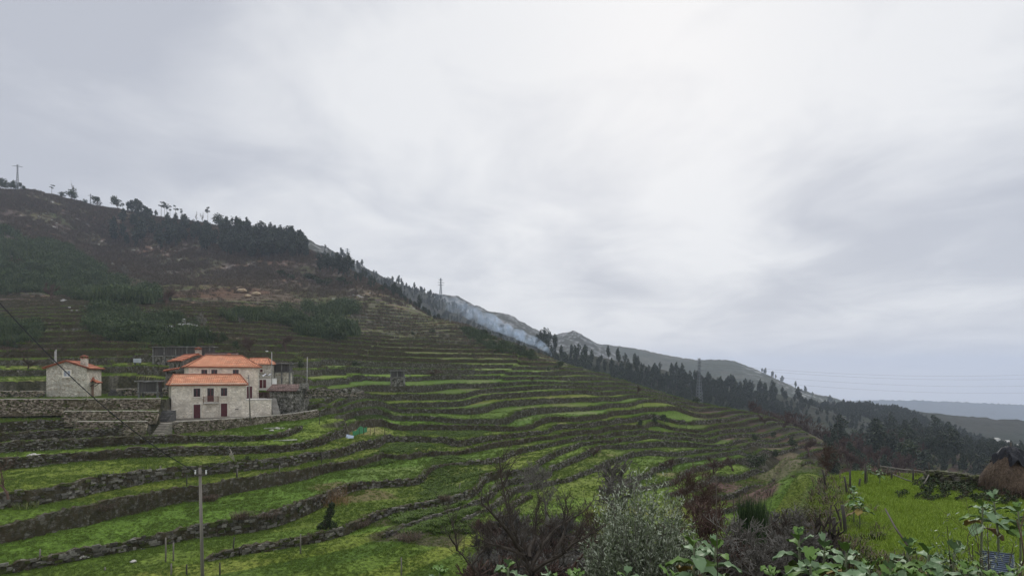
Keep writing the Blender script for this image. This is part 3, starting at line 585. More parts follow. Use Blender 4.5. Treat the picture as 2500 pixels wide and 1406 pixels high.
for wv in walls:
    px_ = np.median(wv[1]/wv[2])*F+CX; yv = HY-np.median(wv[6]/wv[2])*F; d_ = np.median(wv[2])
    if yv > 1150 and px_ < 1000: reg, mt = 'in the near fields behind the tall pole', M_wall
    elif px_ < 780 and yv > 1040: reg, mt = 'in the fields below the stone houses', M_wall
    elif px_ < 430 and yv <= 1040: reg, mt = 'on the slope around the small left house', M_wallveg
    elif px_ < 800 and yv <= 1040: reg, mt = 'on the slope behind the large houses', M_wallveg
    elif px_ < 1250 and yv > 1000: reg, mt = 'beside the leafy kale field', M_wall
    elif px_ < 1250: reg, mt = 'on the middle slope around the lone granary', M_wallfar
    elif px_ < 1600 and yv > 1000: reg, mt = 'in the curving fields above bare trees', M_wall
    elif px_ < 1600: reg, mt = 'on the upper slope near the smoke', M_wallfar
    else: reg, mt = 'on the spur below the lattice pylon', M_wallfar
    sides.setdefault(reg, []).append((-yv, wv, mt))
for reg, L_ in sides.items():
    L_.sort(key=lambda a: a[0])
    for k, (_, wv, mt) in enumerate(L_):
        me, c0 = wall_mesh(*wv[1:], [mt], k*7+len(reg), over=.12 if np.median(wv[2]) < 90 else .02, nz=5 if np.median(wv[2]) < 120 else 3, stones=(k*11+3, 26 if np.median(wv[2]) < 100 else 10, (.075,.068,.055), (.25,.235,.20), .60, .82 if np.median(wv[2]) < 100 else 1.35) if np.median(wv[2]) < 150 else None)
        ln = 'long ' if len(wv[1]) > 110 else 'short ' if len(wv[1]) < 30 else ''
        o = obj('terrace_wall', me, None, c0)
        tag(o, ln+'mossy stone wall, '+(cnt(k)+' up' if k else 'lowest')+' '+reg, 'terrace wall', 'dry stone walls holding the terraces', 'thing')
        WALLPTS.append(wv)
# ------------------------------------------------------------------ instanced ground cover (stuff nobody could count)
def scatter(name, pts, scl, protos, label, rot=None, tilt=None, seed=0, pick=None):
    pts = np.asarray(pts, np.float32); n = len(pts); r = np.random.default_rng(seed+99)
    me = bpy.data.meshes.new(name); me.vertices.add(n); me.vertices.foreach_set('co', pts.ravel())
    def at(nm, ty, dm, arr, key): a = me.attributes.new(nm, ty, dm); a.data.foreach_set(key, np.ascontiguousarray(arr).ravel())
    R_ = np.zeros((n, 3), np.float32); R_[:, 2] = r.uniform(0, 6.283, n) if rot is None else rot
    R_[:, :2] = r.uniform(-.2, .2, (n, 2)) if tilt is None else tilt
    at('rt', 'FLOAT_VECTOR', 'POINT', R_, 'vector'); at('sc', 'FLOAT', 'POINT', np.asarray(scl, np.float32)*np.ones(n, np.float32), 'value')
    at('pk', 'INT', 'POINT', (r.integers(0, len(protos), n) if pick is None else pick).astype(np.int32), 'value')
    o = obj(name, me); g = bpy.data.node_groups.new(name, 'GeometryNodeTree')
    g.interface.new_socket('Geometry', in_out='INPUT', socket_type='NodeSocketGeometry'); g.interface.new_socket('Geometry', in_out='OUTPUT', socket_type='NodeSocketGeometry')
    N = g.nodes; L = g.links; gi = N.new('NodeGroupInput'); go = N.new('NodeGroupOutput'); ip = N.new('GeometryNodeInstanceOnPoints'); jn = N.new('GeometryNodeJoinGeometry')
    for p in reversed(protos):
        oi = N.new('GeometryNodeObjectInfo'); oi.inputs['Object'].default_value = p; oi.inputs['As Instance'].default_value = True
        L.new(oi.outputs['Geometry'], jn.inputs[0])
    def na(nm, ty): a = N.new('GeometryNodeInputNamedAttribute'); a.data_type = ty; a.inputs['Name'].default_value = nm; return a.outputs['Attribute']
    L.new(gi.outputs[0], ip.inputs['Points']); L.new(jn.outputs[0], ip.inputs['Instance']); ip.inputs['Pick Instance'].default_value = True
    L.new(na('pk', 'INT'), ip.inputs['Instance Index']); L.new(na('sc', 'FLOAT'), ip.inputs['Scale'])
    rv = na('rt', 'FLOAT_VECTOR')
    L.new(rv, ip.inputs['Rotation']); L.new(ip.outputs[0], go.inputs[0])
    md = o.modifiers.new('scatter', 'NODES'); md.node_group = g
    tag(o, label, None, None, 'stuff'); return o
def proto(name, me): return bpy.data.objects.new(name, me)
def blades(n, h, w_, spread, lean, mats, seed, curve=.5, segs=2, base_h=0., mi=None, hvar=.5):
    r = np.random.default_rng(seed); V = []; Q = []; MI = []
    for k in range(n):
        a = r.uniform(0, 6.283); b = r.uniform(0, 6.283); rr = spread*math.sqrt(r.uniform(0, 1)); x0, y0 = rr*math.cos(a), rr*math.sin(a)
        hh = h*(1-hvar*r.uniform(0, 1)); ln = lean*r.uniform(.2, 1.3); dx, dy = math.cos(b), math.sin(b); px_, py_ = -dy*w_/2, dx*w_/2; bs = len(V)
        for s_ in range(segs+1):
            f = s_/segs; off = ln*hh*(f**(1+curve)); wz = 1-f*.85; z_ = base_h+hh*f*(1-.25*lean*f)
            V.append((x0+dx*off-px_*wz, y0+dy*off-py_*wz, z_)); V.append((x0+dx*off+px_*wz, y0+dy*off+py_*wz, z_))
        for s_ in range(segs): Q.append((bs+2*s_, bs+2*s_+1, bs+2*s_+3, bs+2*s_+2)); MI.append(r.integers(0, len(mats)))
    return np_mesh('blades', V, np.array(Q), mats, False, MI)
def leafball(n, rad, leaf, mats, seed, flat=.8, hollow=.35, up=0., asp=.6):
    r = np.random.default_rng(seed); d = r.normal(size=(n, 3)); d /= np.linalg.norm(d, axis=1)[:, None]; rr = rad*(hollow+(1-hollow)*r.uniform(0, 1, n)**.5)
    nb = fbm(d[:, 0]*3+seed, d[:, 1]*3+d[:, 2]*2, 1., 2, seed); rr = rr*(.65+.7*nb)
    c = d*rr[:, None]; c[:, 2] = c[:, 2]*flat+up; t1 = r.normal(size=(n, 3)); t1 /= np.linalg.norm(t1, axis=1)[:, None]; t2 = np.cross(t1, r.normal(size=(n, 3))); t2 /= np.linalg.norm(t2, axis=1)[:, None]
    l = leaf*r.uniform(.6, 1.3, n)[:, None]; V = np.stack([c-t1*l, c-t2*l*asp, c+t1*l, c+t2*l*asp], 1).reshape(-1, 3)
    return V, np.arange(4*n).reshape(-1, 4)
def twigs(n, rad, h, th, mats, seed, droop=0.):
    """a dense dome of thin crossing stems: brambles, bracken, heather"""
    r = np.random.default_rng(seed); V = []; Q = []; MI = []
    for k in range(n):
        a = r.uniform(0, 6.283); rr = rad*math.sqrt(r.uniform(0, 1))*.7; x, y, z = rr*math.cos(a), rr*math.sin(a), 0
        b = a+r.uniform(-1.4, 1.4); L_ = h*r.uniform(.6, 1.3); hx, hy = math.cos(b)*rad*r.uniform(.1, .7), math.sin(b)*rad*r.uniform(.1, .7); p = []
        for f in (0, .35, .7, 1.): p.append((x+hx*f, y+hy*f, L_*(f**.8)*(1-droop*f*f)))
        pv = np.array([-hy, hx, 0])/max(1e-6, math.hypot(hx, hy))*th/2; bs = len(V)
        for i_, q_ in enumerate(p): V.append(np.array(q_)-pv*(1-i_*.2)); V.append(np.array(q_)+pv*(1-i_*.2))
        for s_ in range(3): Q.append((bs+2*s_, bs+2*s_+1, bs+2*s_+3, bs+2*s_+2)); MI.append(k % len(mats))
    return np_mesh('twigs', V, np.array(Q), mats, False, MI)
def leaf_mat(name, c, rough=.7, trans=.25, var=.3, spec=.2):
    m = mat(name, c, rough, .35, var, spec=spec)
    try: m.node_tree.nodes['Principled BSDF'].inputs['Transmission Weight'].default_value = 0
    except Exception: pass
    return m
L_grass = [leaf_mat('grass_blade_a', (.115,.18,.020)), leaf_mat('grass_blade_b', (.075,.13,.016)), leaf_mat('grass_blade_c', (.135,.19,.030))]
L_lush = [leaf_mat('meadow_blade_a', (.24,.34,.030)), leaf_mat('meadow_blade_b', (.15,.25,.020)), leaf_mat('meadow_blade_c', (.29,.38,.048))]
L_dry = [leaf_mat('dry_blade_a', (.13,.095,.058)), leaf_mat('dry_blade_b', (.085,.06,.04)), leaf_mat('dry_blade_c', (.062,.068,.026))]
L_heath = [leaf_mat('heath_a', (.12,.092,.075)), leaf_mat('heath_b', (.09,.09,.046)), leaf_mat('heath_c', (.18,.125,.09))]
L_broom = [leaf_mat('broom_a', (.055,.085,.032)), leaf_mat('broom_b', (.034,.056,.024)), leaf_mat('broom_c', (.095,.125,.045))]
L_bram = [leaf_mat('bramble_a', (.13,.075,.06)), leaf_mat('bramble_b', (.085,.06,.048)), leaf_mat('bramble_c', (.06,.068,.03)), leaf_mat('bramble_d', (.19,.125,.095))]
PG = [proto('tuft', blades(16, .26, .03, .2, .5, L_grass, s)) for s in (1, 2, 3)]
PM = [proto('meadow_tuft', blades(26, .17, .014, .16, .55, L_lush, s)) for s in (4, 5, 6)]
PD = [proto('dry_tuft', blades(18, .45, .035, .25, .8, L_dry, s)) for s in (7, 8, 9)]
PH = [proto('heath_clump', twigs(46, .9, .8, .07, L_heath, s, .2)) for s in (10, 11, 12)]
PB = [proto('broom_clump', blades(90, 1.9, .10, .85, .35, L_broom, s, segs=2, hvar=.6)) for s in (13, 14, 15)]
def dome(seed, w_, h, lm, n, leaf):
    r = np.random.default_rng(seed); Vs = []
    for k in range(7):
        a = r.uniform(0, 6.28); o_ = w_*.32*math.sqrt(r.uniform()); v, q = leafball(n//7, w_*r.uniform(.2, .32), leaf, None, seed*10+k, h/w_*1.5, .35, 0, .28); Vs.append(v+np.array([o_*math.cos(a), o_*math.sin(a), h*r.uniform(.3, .62)]))
    V = np.concatenate(Vs); return np_mesh('dome_bush', V, np.arange(len(V)).reshape(-1, 4), lm, False, r.integers(0, len(lm), len(V)//4))
PB += [proto('broom_dome', dome(s, 2.6, 1.9, L_broom, 330, .16)) for s in (51, 52, 53)]
PR = [proto('bramble_clump', twigs(60, .8, .6, .03, L_bram, s, .45)) for s in (16, 17, 18)]
def rand_on_hill(n, mask, seed, ymax=900):
    """random ground points with density mask(x-grid) weighted by real area; mask in 0..1 on the grid"""
    r = np.random.default_rng(seed); im = int(np.searchsorted(ROWS, ymax))
    area = (np.gradient(GY, axis=0)*np.gradient(GX, axis=1))[:im]*mask[:im]; c = np.cumsum(area.ravel()); k = np.searchsorted(c, r.uniform(0, c[-1], n)); i, j = np.unravel_index(k, area.shape)
    i = np.clip(i, 0, nr-2); j = np.clip(j, 0, nc-2); u, v = r.uniform(0, 1, n), r.uniform(0, 1, n)
    x = (GX[i, j]*(1-u)+GX[i+1, j]*u)*(1-v)+(GX[i, j+1]*(1-u)+GX[i+1, j+1]*u)*v; y = GY[i, j]*(1-u)+GY[i+1, j]*u
    return np.c_[x, y, zat(x, y)]
vis = (PROJ <= HIT+4)                      # ground the picture can see (plus a little)
treadm = (ris < .3)*(1-upn)
m_near = treadm*(GY > 30)*(GY < 125)*vis*(1-np.clip(mm+ym, 0, 1))*sst(1150, 960, 0*GY+np.where(PXG > 1300, 1500, 900)+0)*1.0
m_near = treadm*(GY > 30)*(GY < 150)*vis*(1-np.clip(mm+ym, 0, 1))*(.35+1.2*sst(.4, .6, n_b))*np.clip(60/GY, .2, 1.5)**2
p_ = rand_on_hill(90000, m_near, 1, 155); scatter('field_grass', p_, .85*np.clip(p_[:, 1]/60, .7, 1.5)*RNG.uniform(.5, 1.1, len(p_)), PG, 'short green grass covering the terrace fields', seed=1)
m_mead = mm*(GY > 12)*(GY < 46)*vis*np.clip(30/GY, .5, 2)
p_ = rand_on_hill(60000, m_mead, 2, 50); scatter('meadow_grass', p_, RNG.uniform(.6, 1.25, len(p_)), PM, 'bright green meadow grass inside the post fence', seed=2)
pw = []
for lv, x, y, nx, ny, zl, zh in WALLPTS:
    d_ = np.median(y); 
    if d_ > 215: continue
    L_ = np.hypot(np.diff(x), np.diff(y)).sum(); n_ = int(L_*(16 if d_ < 90 else 5)); k = RNG.integers(0, len(x), n_)
    keep = fbm(x[k], y[k], 7, 3, 444)+RNG.uniform(-.12, .12, n_) > .42; k = k[keep]; n_ = len(k); f = RNG.uniform(.1, 1, n_)**.7
    j_ = RNG.uniform(-.25, .25, n_); ty_ = np.gradient(y)[k]; tx_ = np.gradient(x)[k]
    pw.append(np.c_[x[k]-nx[k]*(.12-.1*f)+tx_*j_+nx[k]*(f > .85)*RNG.uniform(0, .5, n_), y[k]-ny[k]*(.12-.1*f)+ty_*j_+ny[k]*(f > .85)*RNG.uniform(0, .5, n_), zl[k]+(zh[k]-zl[k])*f-.05])
pl_ = []
for lv, x, y, nx, ny, zl, zh in WALLPTS:
    d_ = np.median(y)
    if d_ > 230: continue
    L_ = np.hypot(np.diff(x), np.diff(y)).sum(); n_ = int(L_*(7 if d_ < 90 else 4)); k = RNG.integers(0, len(x), n_); q_ = RNG.uniform(-.1, .75, n_); pl_.append(np.c_[x[k]+nx[k]*q_, y[k]+ny[k]*q_, np.maximum(zh[k], zat(x[k]+nx[k]*q_, y[k]+ny[k]*q_))+.02])
pl_ = np.concatenate(pl_); scatter('lip_grass', pl_, np.clip(pl_[:, 1]/65, .7, 2.2)*RNG.uniform(.5, 1.15, len(pl_)), PG, 'green grass growing over the lips of the terrace walls', tilt=RNG.uniform(-.35, .35, (len(pl_), 2)), seed=6)
pw = np.concatenate(pw); scatter('wall_weeds', pw, np.clip(pw[:, 1]/70, .8, 1.15)*RNG.uniform(.4, 1.15, len(pw)), PD, 'dry brown weeds and grass hanging over the terrace walls', tilt=RNG.uniform(-.6, .6, (len(pw), 2)), seed=3)
m_heath = upn*(ZB > 2)*vis*(1-.75*np.clip(TM*1.3, 0, 1))*(.3+1.2*sst(.4, .6, fbm(GX, GY, 14, 3, 500)))*(ris < 2)
p_ = rand_on_hill(34000, m_heath*np.clip(200/GY, .35, 1.5), 3, 760); scatter('heath_scrub', p_, np.clip(p_[:, 1]/260, .5, 2.0)*RNG.uniform(.6, 1.5, len(p_)), PH, 'low brown heather and dead bracken over the upper slope', seed=4)
PK = [proto('crop_plant', blades(26, .5, .09, .25, .9, [L_grass[1], L_broom[2], L_grass[0]], s, segs=2)) for s in (61, 62)]
def crop(poly, n, sc, label, seed, prot):
    pg = [ground(*p)[:2] for p in poly]; m_, _ = poly_mask(pg, GX, GY, 1.0); p_ = rand_on_hill(n, m_*(ris < .3)*(.2+sst(.4,.6,fbm(GX,GY,2.5,2,seed))), seed, 200); scatter('crop_plants', p_, sc*RNG.uniform(.6, 1.3, len(p_)), prot, label, seed=seed)
crop([(930,1118),(960,1085),(1010,1082),(1055,1092),(1030,1105),(990,1120),(880,1145)], 900, .8, 'dark green kale rows on the bright terrace', 81, PK)
crop([(1045,1170),(1080,1112),(1160,1135),(1172,1160),(1160,1195),(1100,1212),(1040,1225)], 1500, .7, 'leafy green crop covering the rounded field', 82, PK)
crop([(870,1010),(940,1000),(945,1018),(880,1030)], 500, .9, 'bluish cabbage patch right of the yard', 83, [proto('cabbage', dome(71, .9, .5, [L_broom[2], L_grass[1]], 60, .12))])
crop([(995,1052),(1190,1052),(1170,1066),(1090,1078),(1030,1066)], 700, .7, 'green crop rows on the wedge shaped field', 84, PK)
crop([(950,1262),(1130,1240),(1170,1240),(1150,1300),(1000,1300)], 1300, .9, 'deep green leafy crop in the bottom centre field', 85, PK)
# dark green broom thickets: patches given as polygons of ground points (photo px,row)
def thick(name, poly, n, sc, label, seed, prot=None, extra=0):
    pg = [ground(*p)[:2] for p in poly]; m_, _ = poly_mask(pg, GX, GY, 3.0); m_ = m_*(.12+1.4*sst(.42, .52, fbm(GX, GY, 12, 3, seed+600)))
    p_ = rand_on_hill(n, m_, seed, 700); p_[:, 2] -= .1; return scatter(name, p_, sc*RNG.uniform(.5, 1.4, len(p_))*(.6+.9*fbm(p_[:, 0], p_[:, 1], 14, 2, seed)), prot or PB, label, seed=seed)
thick('broom_thicket', [(-60,540),(0,560),(60,600),(150,600),(215,645),(290,690),(370,715),(385,738),(350,745),(250,742),(150,722),(60,715),(-60,712)], 2300, 2.3, 'dense dark green broom thicket on the left slope', 31)
thick('broom_thicket', [(235,775),(270,762),(350,768),(430,788),(480,815),(500,838),(440,850),(370,845),(290,838),(250,815)], 900, 1.6, 'dark green broom thicket above the long granary', 32)
thick('broom_thicket', [(-60,790),(40,795),(80,815),(75,838),(40,850),(-60,850)], 300, 1.5, 'dark green broom patch at the left edge above the small house', 33)
thick('broom_thicket', [(560,772),(640,765),(720,772),(740,782),(690,790),(570,787)], 200, 1.9, 'flat dark broom patch on the brown slope', 34)
thick('broom_thicket', [(730,800),(770,790),(860,795),(850,828),(790,832),(740,815)], 240, 2.2, 'round dark broom patch in the middle of the slope', 35)
thick('broom_thicket', [(740,742),(850,745),(880,775),(800,780),(750,770)], 130, 2.0, 'loose dark broom patch below the woods', 36)
thick('broom_thicket', [(1130,800),(1210,835),(1260,850),(1290,872),(1220,860),(1150,830)], 420, 1.2, 'dark scrub along the rim left of the smoke', 37)
thick('bramble_tangle', [(200,825),(330,820),(340,850),(210,850)], 700, 1.5, 'reddish brown vine tangle above the small left house', 38, PR)
thick('bramble_tangle', [(0,850),(130,850),(140,870),(0,875)], 400, 1.5, 'reddish brown bramble bank left of the small house', 39, PR)
thick('bramble_tangle', [(1740,1215),(1780,1180),(1860,1170),(1905,1190),(1880,1230),(1800,1235)], 60, 1.0, 'purple brown dug earth weeds on the small spur field', 40, PR)
# ------------------------------------------------------------------ houses
M_tile = None
def tile_mat(name, a, b, dirt=.25):
    m = bpy.data.materials.new(name); m.use_nodes = True; n = m.node_tree.nodes; L = m.node_tree.links; B = n['Principled BSDF']; B.inputs['Roughness'].default_value = .75
    B.inputs['Specular IOR Level'].default_value = .2
    uv = n.new('ShaderNodeTexCoord'); br = n.new('ShaderNodeTexBrick'); L.new(uv.outputs['UV'], br.inputs['Vector'])
    br.inputs['Color1'].default_value = (*a, 1); br.inputs['Color2'].default_value = (*b, 1); br.inputs['Mortar'].default_value = (a[0]*.35, a[1]*.3, a[2]*.3, 1)
    br.inputs['Scale'].default_value = 1; br.inputs['Brick Width'].default_value = .28; br.inputs['Row Height'].default_value = .42; br.inputs['Mortar Size'].default_value = .05; br.inputs['Mortar Smooth'].default_value = .4
    no = n.new('ShaderNodeTexNoise'); no.inputs['Scale'].default_value = 1.2; no.inputs['Detail'].default_value = 6; L.new(uv.outputs['Object'], no.inputs['Vector'])
    mr = n.new('ShaderNodeMapRange'); mr.inputs['From Min'].default_value = .3; mr.inputs['From Max'].default_value = .7; mr.inputs['To Min'].default_value = 1-dirt; mr.inputs['To Max'].default_value = 1+dirt*.6; L.new(no.outputs['Fac'], mr.inputs['Value'])
    mu = n.new('ShaderNodeMixRGB'); mu.blend_type = 'MULTIPLY'; mu.inputs[0].default_value = 1; L.new(br.outputs['Color'], mu.inputs[1]); L.new(mr.outputs[0], mu.inputs[2]); L.new(mu.outputs[0], B.inputs['Base Color'])
    return m
M_tile = tile_mat('orange_roof_tile', (.86,.38,.21), (.95,.54,.34))
M_tile2 = tile_mat('muted_roof_tile', (.62,.24,.135), (.76,.34,.21), .3)
M_tileold = tile_mat('old_roof_tile', (.22,.14,.115), (.38,.28,.24), .5)
M_granite = stone_mat('new_granite_masonry', (.66,.59,.475), (.86,.795,.68), (.44,.39,.32), ((.52,.40,.27),(.42,.38,.3)), .20, 2.1, (1, 1, 2.4), .03, dirt=.22)
M_granite2 = stone_mat('grey_granite_masonry', (.42,.40,.34), (.66,.62,.54), (.26,.24,.19), ((.22,.2,.15),(.30,.22,.15)), .35, 2.0, (1, 1, 2.2), .03, dirt=.25)
M_oldstone = stone_mat('weathered_granite', (.19,.185,.16), (.38,.36,.32), (.03,.03,.025), ((.05,.05,.03),(.03,.03,.02)), .5, 2.6, (1, 1, 1.6), .05, dirt=.4)
M_surr = mat('granite_surround', (.70,.65,.56), .85, 2.5, .12)
M_wine = mat('wine_red_shutter', (.10,.022,.028), .45, 3, .15, spec=.4)
M_glass = mat('window_glass', (.012,.010,.012), .12, spec=.6)
M_white = mat('white_render', (.70,.69,.66), .8, 1.5, .12)
M_slab = mat('pale_slab', (.55,.53,.48), .85, 1.5, .15)
M_iron = mat('grey_iron', (.13,.13,.14), .6, 4, .2, metal=.3)
M_rustrail = mat('rusty_railing', (.20,.12,.08), .7, 4, .3)
M_slate = mat('grey_stone_slab', (.24,.235,.22), .9, 1.2, .35, .04, 3, col2=(.12,.12,.11))
M_slat = mat('dark_slats_and_riser_shade', (.085,.080,.075), .85, 3, .35, stretch=(1, 1, .1))  # granary slats; also the painted shade on dark stair risers
M_wood = mat('weathered_post_wood', (.075,.068,.058), .9, 6, .35, stretch=(1, 1, .15), bump=.01, bscale=20)
M_conc = mat('concrete', (.34,.33,.31), .9, 2, .2)
M_black = mat('black_plastic', (.010,.011,.015), .5, 3, .3, spec=.25, bump=.03, bscale=6)
def roof_plane(me, corners, wave=.27, amp=.035, row=.42, mi=0, thick=.09):
    """corners: eave-left, eave-right, ridge-right, ridge-left; corrugated tiled sheet"""
    a, b, c, d = [Vector(p) for p in corners]; W_ = (b-a).length; H_ = ((c+d)/2-(a+b)/2).length; un = (b-a).normalized(); nn = un.cross(((d+c)/2-(a+b)/2)).normalized()
    if nn.z < 0: nn = -nn
    nu = max(4, int(W_/wave*4)); nv = max(2, int(H_/row)); V = []; UV = []; Fs = []
    up = ((c+d)/2-(a+b)/2); up = (up-un*up.dot(un)).normalized()
    rows_ = []
    for k in range(nv):
        rows_.append((k/nv, .05)); rows_.append(((k+1)/nv-.002, 0.0))
    for (f, lift) in rows_:
        l, r = a.lerp(d, f), b.lerp(c, f)
        for i in range(nu+1):
            p = l.lerp(r, i/nu); s_ = (p-a).dot(un); q = p+nn*(amp*math.cos(2*math.pi*s_/wave)+lift+.03); V.append(q); UV.append((s_, (p-a).dot(up)))
    nr_ = len(rows_)
    for k in range(nr_-1):
        for i in range(nu): Fs.append((k*(nu+1)+i, k*(nu+1)+i+1, (k+1)*(nu+1)+i+1, (k+1)*(nu+1)+i))
    bs = len(V); 
    for p in (a, b, c, d): V.append(p-nn*thick); UV.append((0, 0))
    e0 = 0; e1 = nu; e2 = (nr_-1)*(nu+1)+nu; e3 = (nr_-1)*(nu+1)
    Fs += [(bs, bs+3, bs+2, bs+1), (bs, bs+1, e1, e0), (bs+1, bs+2, e2, e1), (bs+2, bs+3, e3, e2), (bs+3, bs, e0, e3)]
    n0 = len(me.v); me.add(V, Fs, mi); me.uv = getattr(me, 'uv', {}); 
    for i, u in enumerate(UV): me.uv[n0+i] = u
def build_uv(me, name, mats, parent=None, smooth=False):
    o = me.build(name, mats, parent, smooth); uv = getattr(me, 'uv', {}); l = o.data.uv_layers.new(name='UVMap')
    for lp in o.data.loops: l.data[lp.index].uv = uv.get(lp.vertex_index, (0, 0))
    return o
def hip_roof(L_, D_, ze, rise, hl, hr, ov, mats, parent, ridge_y=None, over_side=None):
    me = MB(); os_ = ov if over_side is None else over_side; ry = D_/2 if ridge_y is None else ridge_y; k = rise/(ry); zl = ze-ov*k
    A = (-os_, -ov, zl); B_ = (L_+os_, -ov, zl); C_ = (L_+os_, D_+ov, zl); D2 = (-os_, D_+ov, zl); R0 = (hl-(0 if hl else os_), ry, ze+rise); R1 = (L_-hr+(0 if hr else os_), ry, ze+rise)
    roof_plane(me, (A, B_, R1, R0)); roof_plane(me, (C_, D2, R0, R1))
    if hl: roof_plane(me, (D2, A, R0, R0))
    if hr: roof_plane(me, (B_, C_, R1, R1))
    n0 = len(me.v)
    for e in ((R0, R1),)+(((A, R0), (D2, R0)) if hl else ())+(((B_, R1), (C_, R1)) if hr else ()):
        a, b = Vector(e[0]), Vector(e[1]); me.tube([a+Vector((0, 0, .05)), b+Vector((0, 0, .09))], .11, 7)
    o = build_uv(me, 'roof', mats, parent); return o
def opening(parent, wall_y, x0, x1, z0, z1, kind, axis='x', surround=.16):
    """window or door standing in a facade at local y=wall_y; kind: shutter / door / panes"""
    yy0 = wall_y; wall_y = wall_y-.12; m = MB(); f = .0
    fr = MB(); s_ = surround; yy = wall_y
    fr.box(x0-s_, x0, yy-.0, yy+.12, z0-(0 if kind == 'door' else s_), z1+s_); fr.box(x1, x1+s_, yy-.0, yy+.12, z0-(0 if kind == 'door' else s_), z1+s_)
    fr.box(x0, x1, yy-.0, yy+.12, z1, z1+s_)
    if kind != 'door': fr.box(x0, x1, yy-.04, yy+.12, z0-s_, z0)
    w_ = fr.build('window' if kind != 'door' else 'door', M_surr, parent)
    b = MB()
    if kind == 'door': b.box(x0, x1, yy+.03, yy+.09, z0, z1); xm = (x0+x1)/2; [b.box(xx, xx+.03, yy+.015, yy+.03, z0+.05, z1-.05) for xx in np.linspace(x0+.05, x1-.08, 6)]; b.build('door_leaf', M_wine, w_)
    elif kind == 'shutter':
        b.box(x0, x1, yy+.1, yy+.12, z0, z1); b.build('pane', M_glass, w_); c = MB(); t_ = .07; xm = (x0+x1)/2
        c.box(x0, x0+t_, yy+.04, yy+.1, z0, z1); c.box(x1-t_, x1, yy+.04, yy+.1, z0, z1); c.box(xm-t_, xm+t_, yy+.04, yy+.1, z0, z1)
        c.box(x0+t_, xm-t_, yy+.045, yy+.1, z0, z0+t_); c.box(xm+t_, x1-t_, yy+.045, yy+.1, z0, z0+t_); c.box(x0+t_, xm-t_, yy+.045, yy+.1, z1-t_, z1); c.box(xm+t_, x1-t_, yy+.045, yy+.1, z1-t_, z1)
        c.build('frame', M_wine, w_)
    else:
        b.box(x0, x1, yy+.1, yy+.12, z0, z1); b.build('pane', mat('reflecting_glass', (.25,.28,.33), .1, spec=.8), w_); c = MB(); t_ = .07; xm = (x0+x1)/2
        for a_, b_ in ((x0, x0+t_), (x1-t_, x1), (xm-t_*.7, xm+t_*.7)): c.box(a_, b_, yy+.04, yy+.1, z0, z1)
        c.box(x0+t_, x1-t_, yy+.045, yy+.1, z0, z0+t_); c.box(x0+t_, x1-t_, yy+.045, yy+.1, z1-t_, z1); c.build('frame', M_white, w_)
    return w_
def chimney(parent, x, y, z0, z1, w_, d_, m_, capm, roof=None):
    b = MB(); b.box(x-w_/2, x+w_/2, y-d_/2, y+d_/2, z0, z1); 
    o = b.build('chimney', m_, parent); c = MB(); e = .12
    c.box(x-w_/2-e, x+w_/2+e, y-d_/2-e, y+d_/2+e, z1, z1+.08)
    for sx in (-1, 1):
        for sy in (-1, 1): c.box(x+sx*(w_/2-.08)-.07, x+sx*(w_/2-.08)+.07, y+sy*(d_/2-.08)-.07, y+sy*(d_/2-.08)+.07, z1+.08, z1+.28)
    n0 = [(x-w_/2-e, y-d_/2-e, z1+.28), (x+w_/2+e, y-d_/2-e, z1+.28), (x+w_/2+e, y+d_/2+e, z1+.28), (x-w_/2-e, y+d_/2+e, z1+.28), (x, y, z1+.55)]
    c.add(n0, [(0,3,2,1), (0,1,4), (1,2,4), (2,3,4), (3,0,4)]); c.build('chimney_cap', capm, o); return o
def walls_box(L_, D_, z0, z1, m_, parent, gable=0, gx=False, name='wall', thick=None):
    """solid masonry body; gable>0 adds triangular gable ends (gx: gables on the x-facing front/back)"""
    b = MB(); V = [(0,0,z0),(L_,0,z0),(L_,D_,z0),(0,D_,z0),(0,0,z1),(L_,0,z1),(L_,D_,z1),(0,D_,z1)]
    if gable and not gx:
        V += [(0, D_/2, z1+gable), (L_, D_/2, z1+gable)]; b.add(V, [(0,3,2,1),(0,1,5,4),(2,3,7,6),(1,2,6,9,5),(3,0,4,8,7),(4,5,9,8),(6,7,8,9)])
    elif gable:
        V += [(L_/2, 0, z1+gable), (L_/2, D_, z1+gable)]; b.add(V, [(0,3,2,1),(0,1,5,8,4),(2,3,7,9,6),(1,2,6,5),(3,0,4,7),(4,8,9,7),(8,5,6,9)])
    else: b.add(V, [(0,3,2,1),(0,1,5,4),(1,2,6,5),(2,3,7,6),(3,0,4,7),(4,5,6,7)])
    return b.build(name, m_, parent)
M_riser = mat('shaded_riser_stone', (.16,.14,.115), .9, 3, .25)  # dark colour paints the shade of risers below pale treads
ROT1 = math.atan2(.54, .84); O1 = Vector((-52.4, 94.5, -6.45))
def ax(px, y0):                       # local x in the big houses' frame of a photo column, for a facade at local y0
    r = (px-CX)/F; c_, s_ = math.cos(ROT1), math.sin(ROT1); X0 = O1.x-y0*s_; Y0 = O1.y+y0*c_; return (r*Y0-X0)/(c_-r*s_)
def az(px, py, y0):
    a = ax(px, y0); Y = O1.y+a*math.sin(ROT1)+y0*math.cos(ROT1); return (HY-py)/F*Y-O1.z
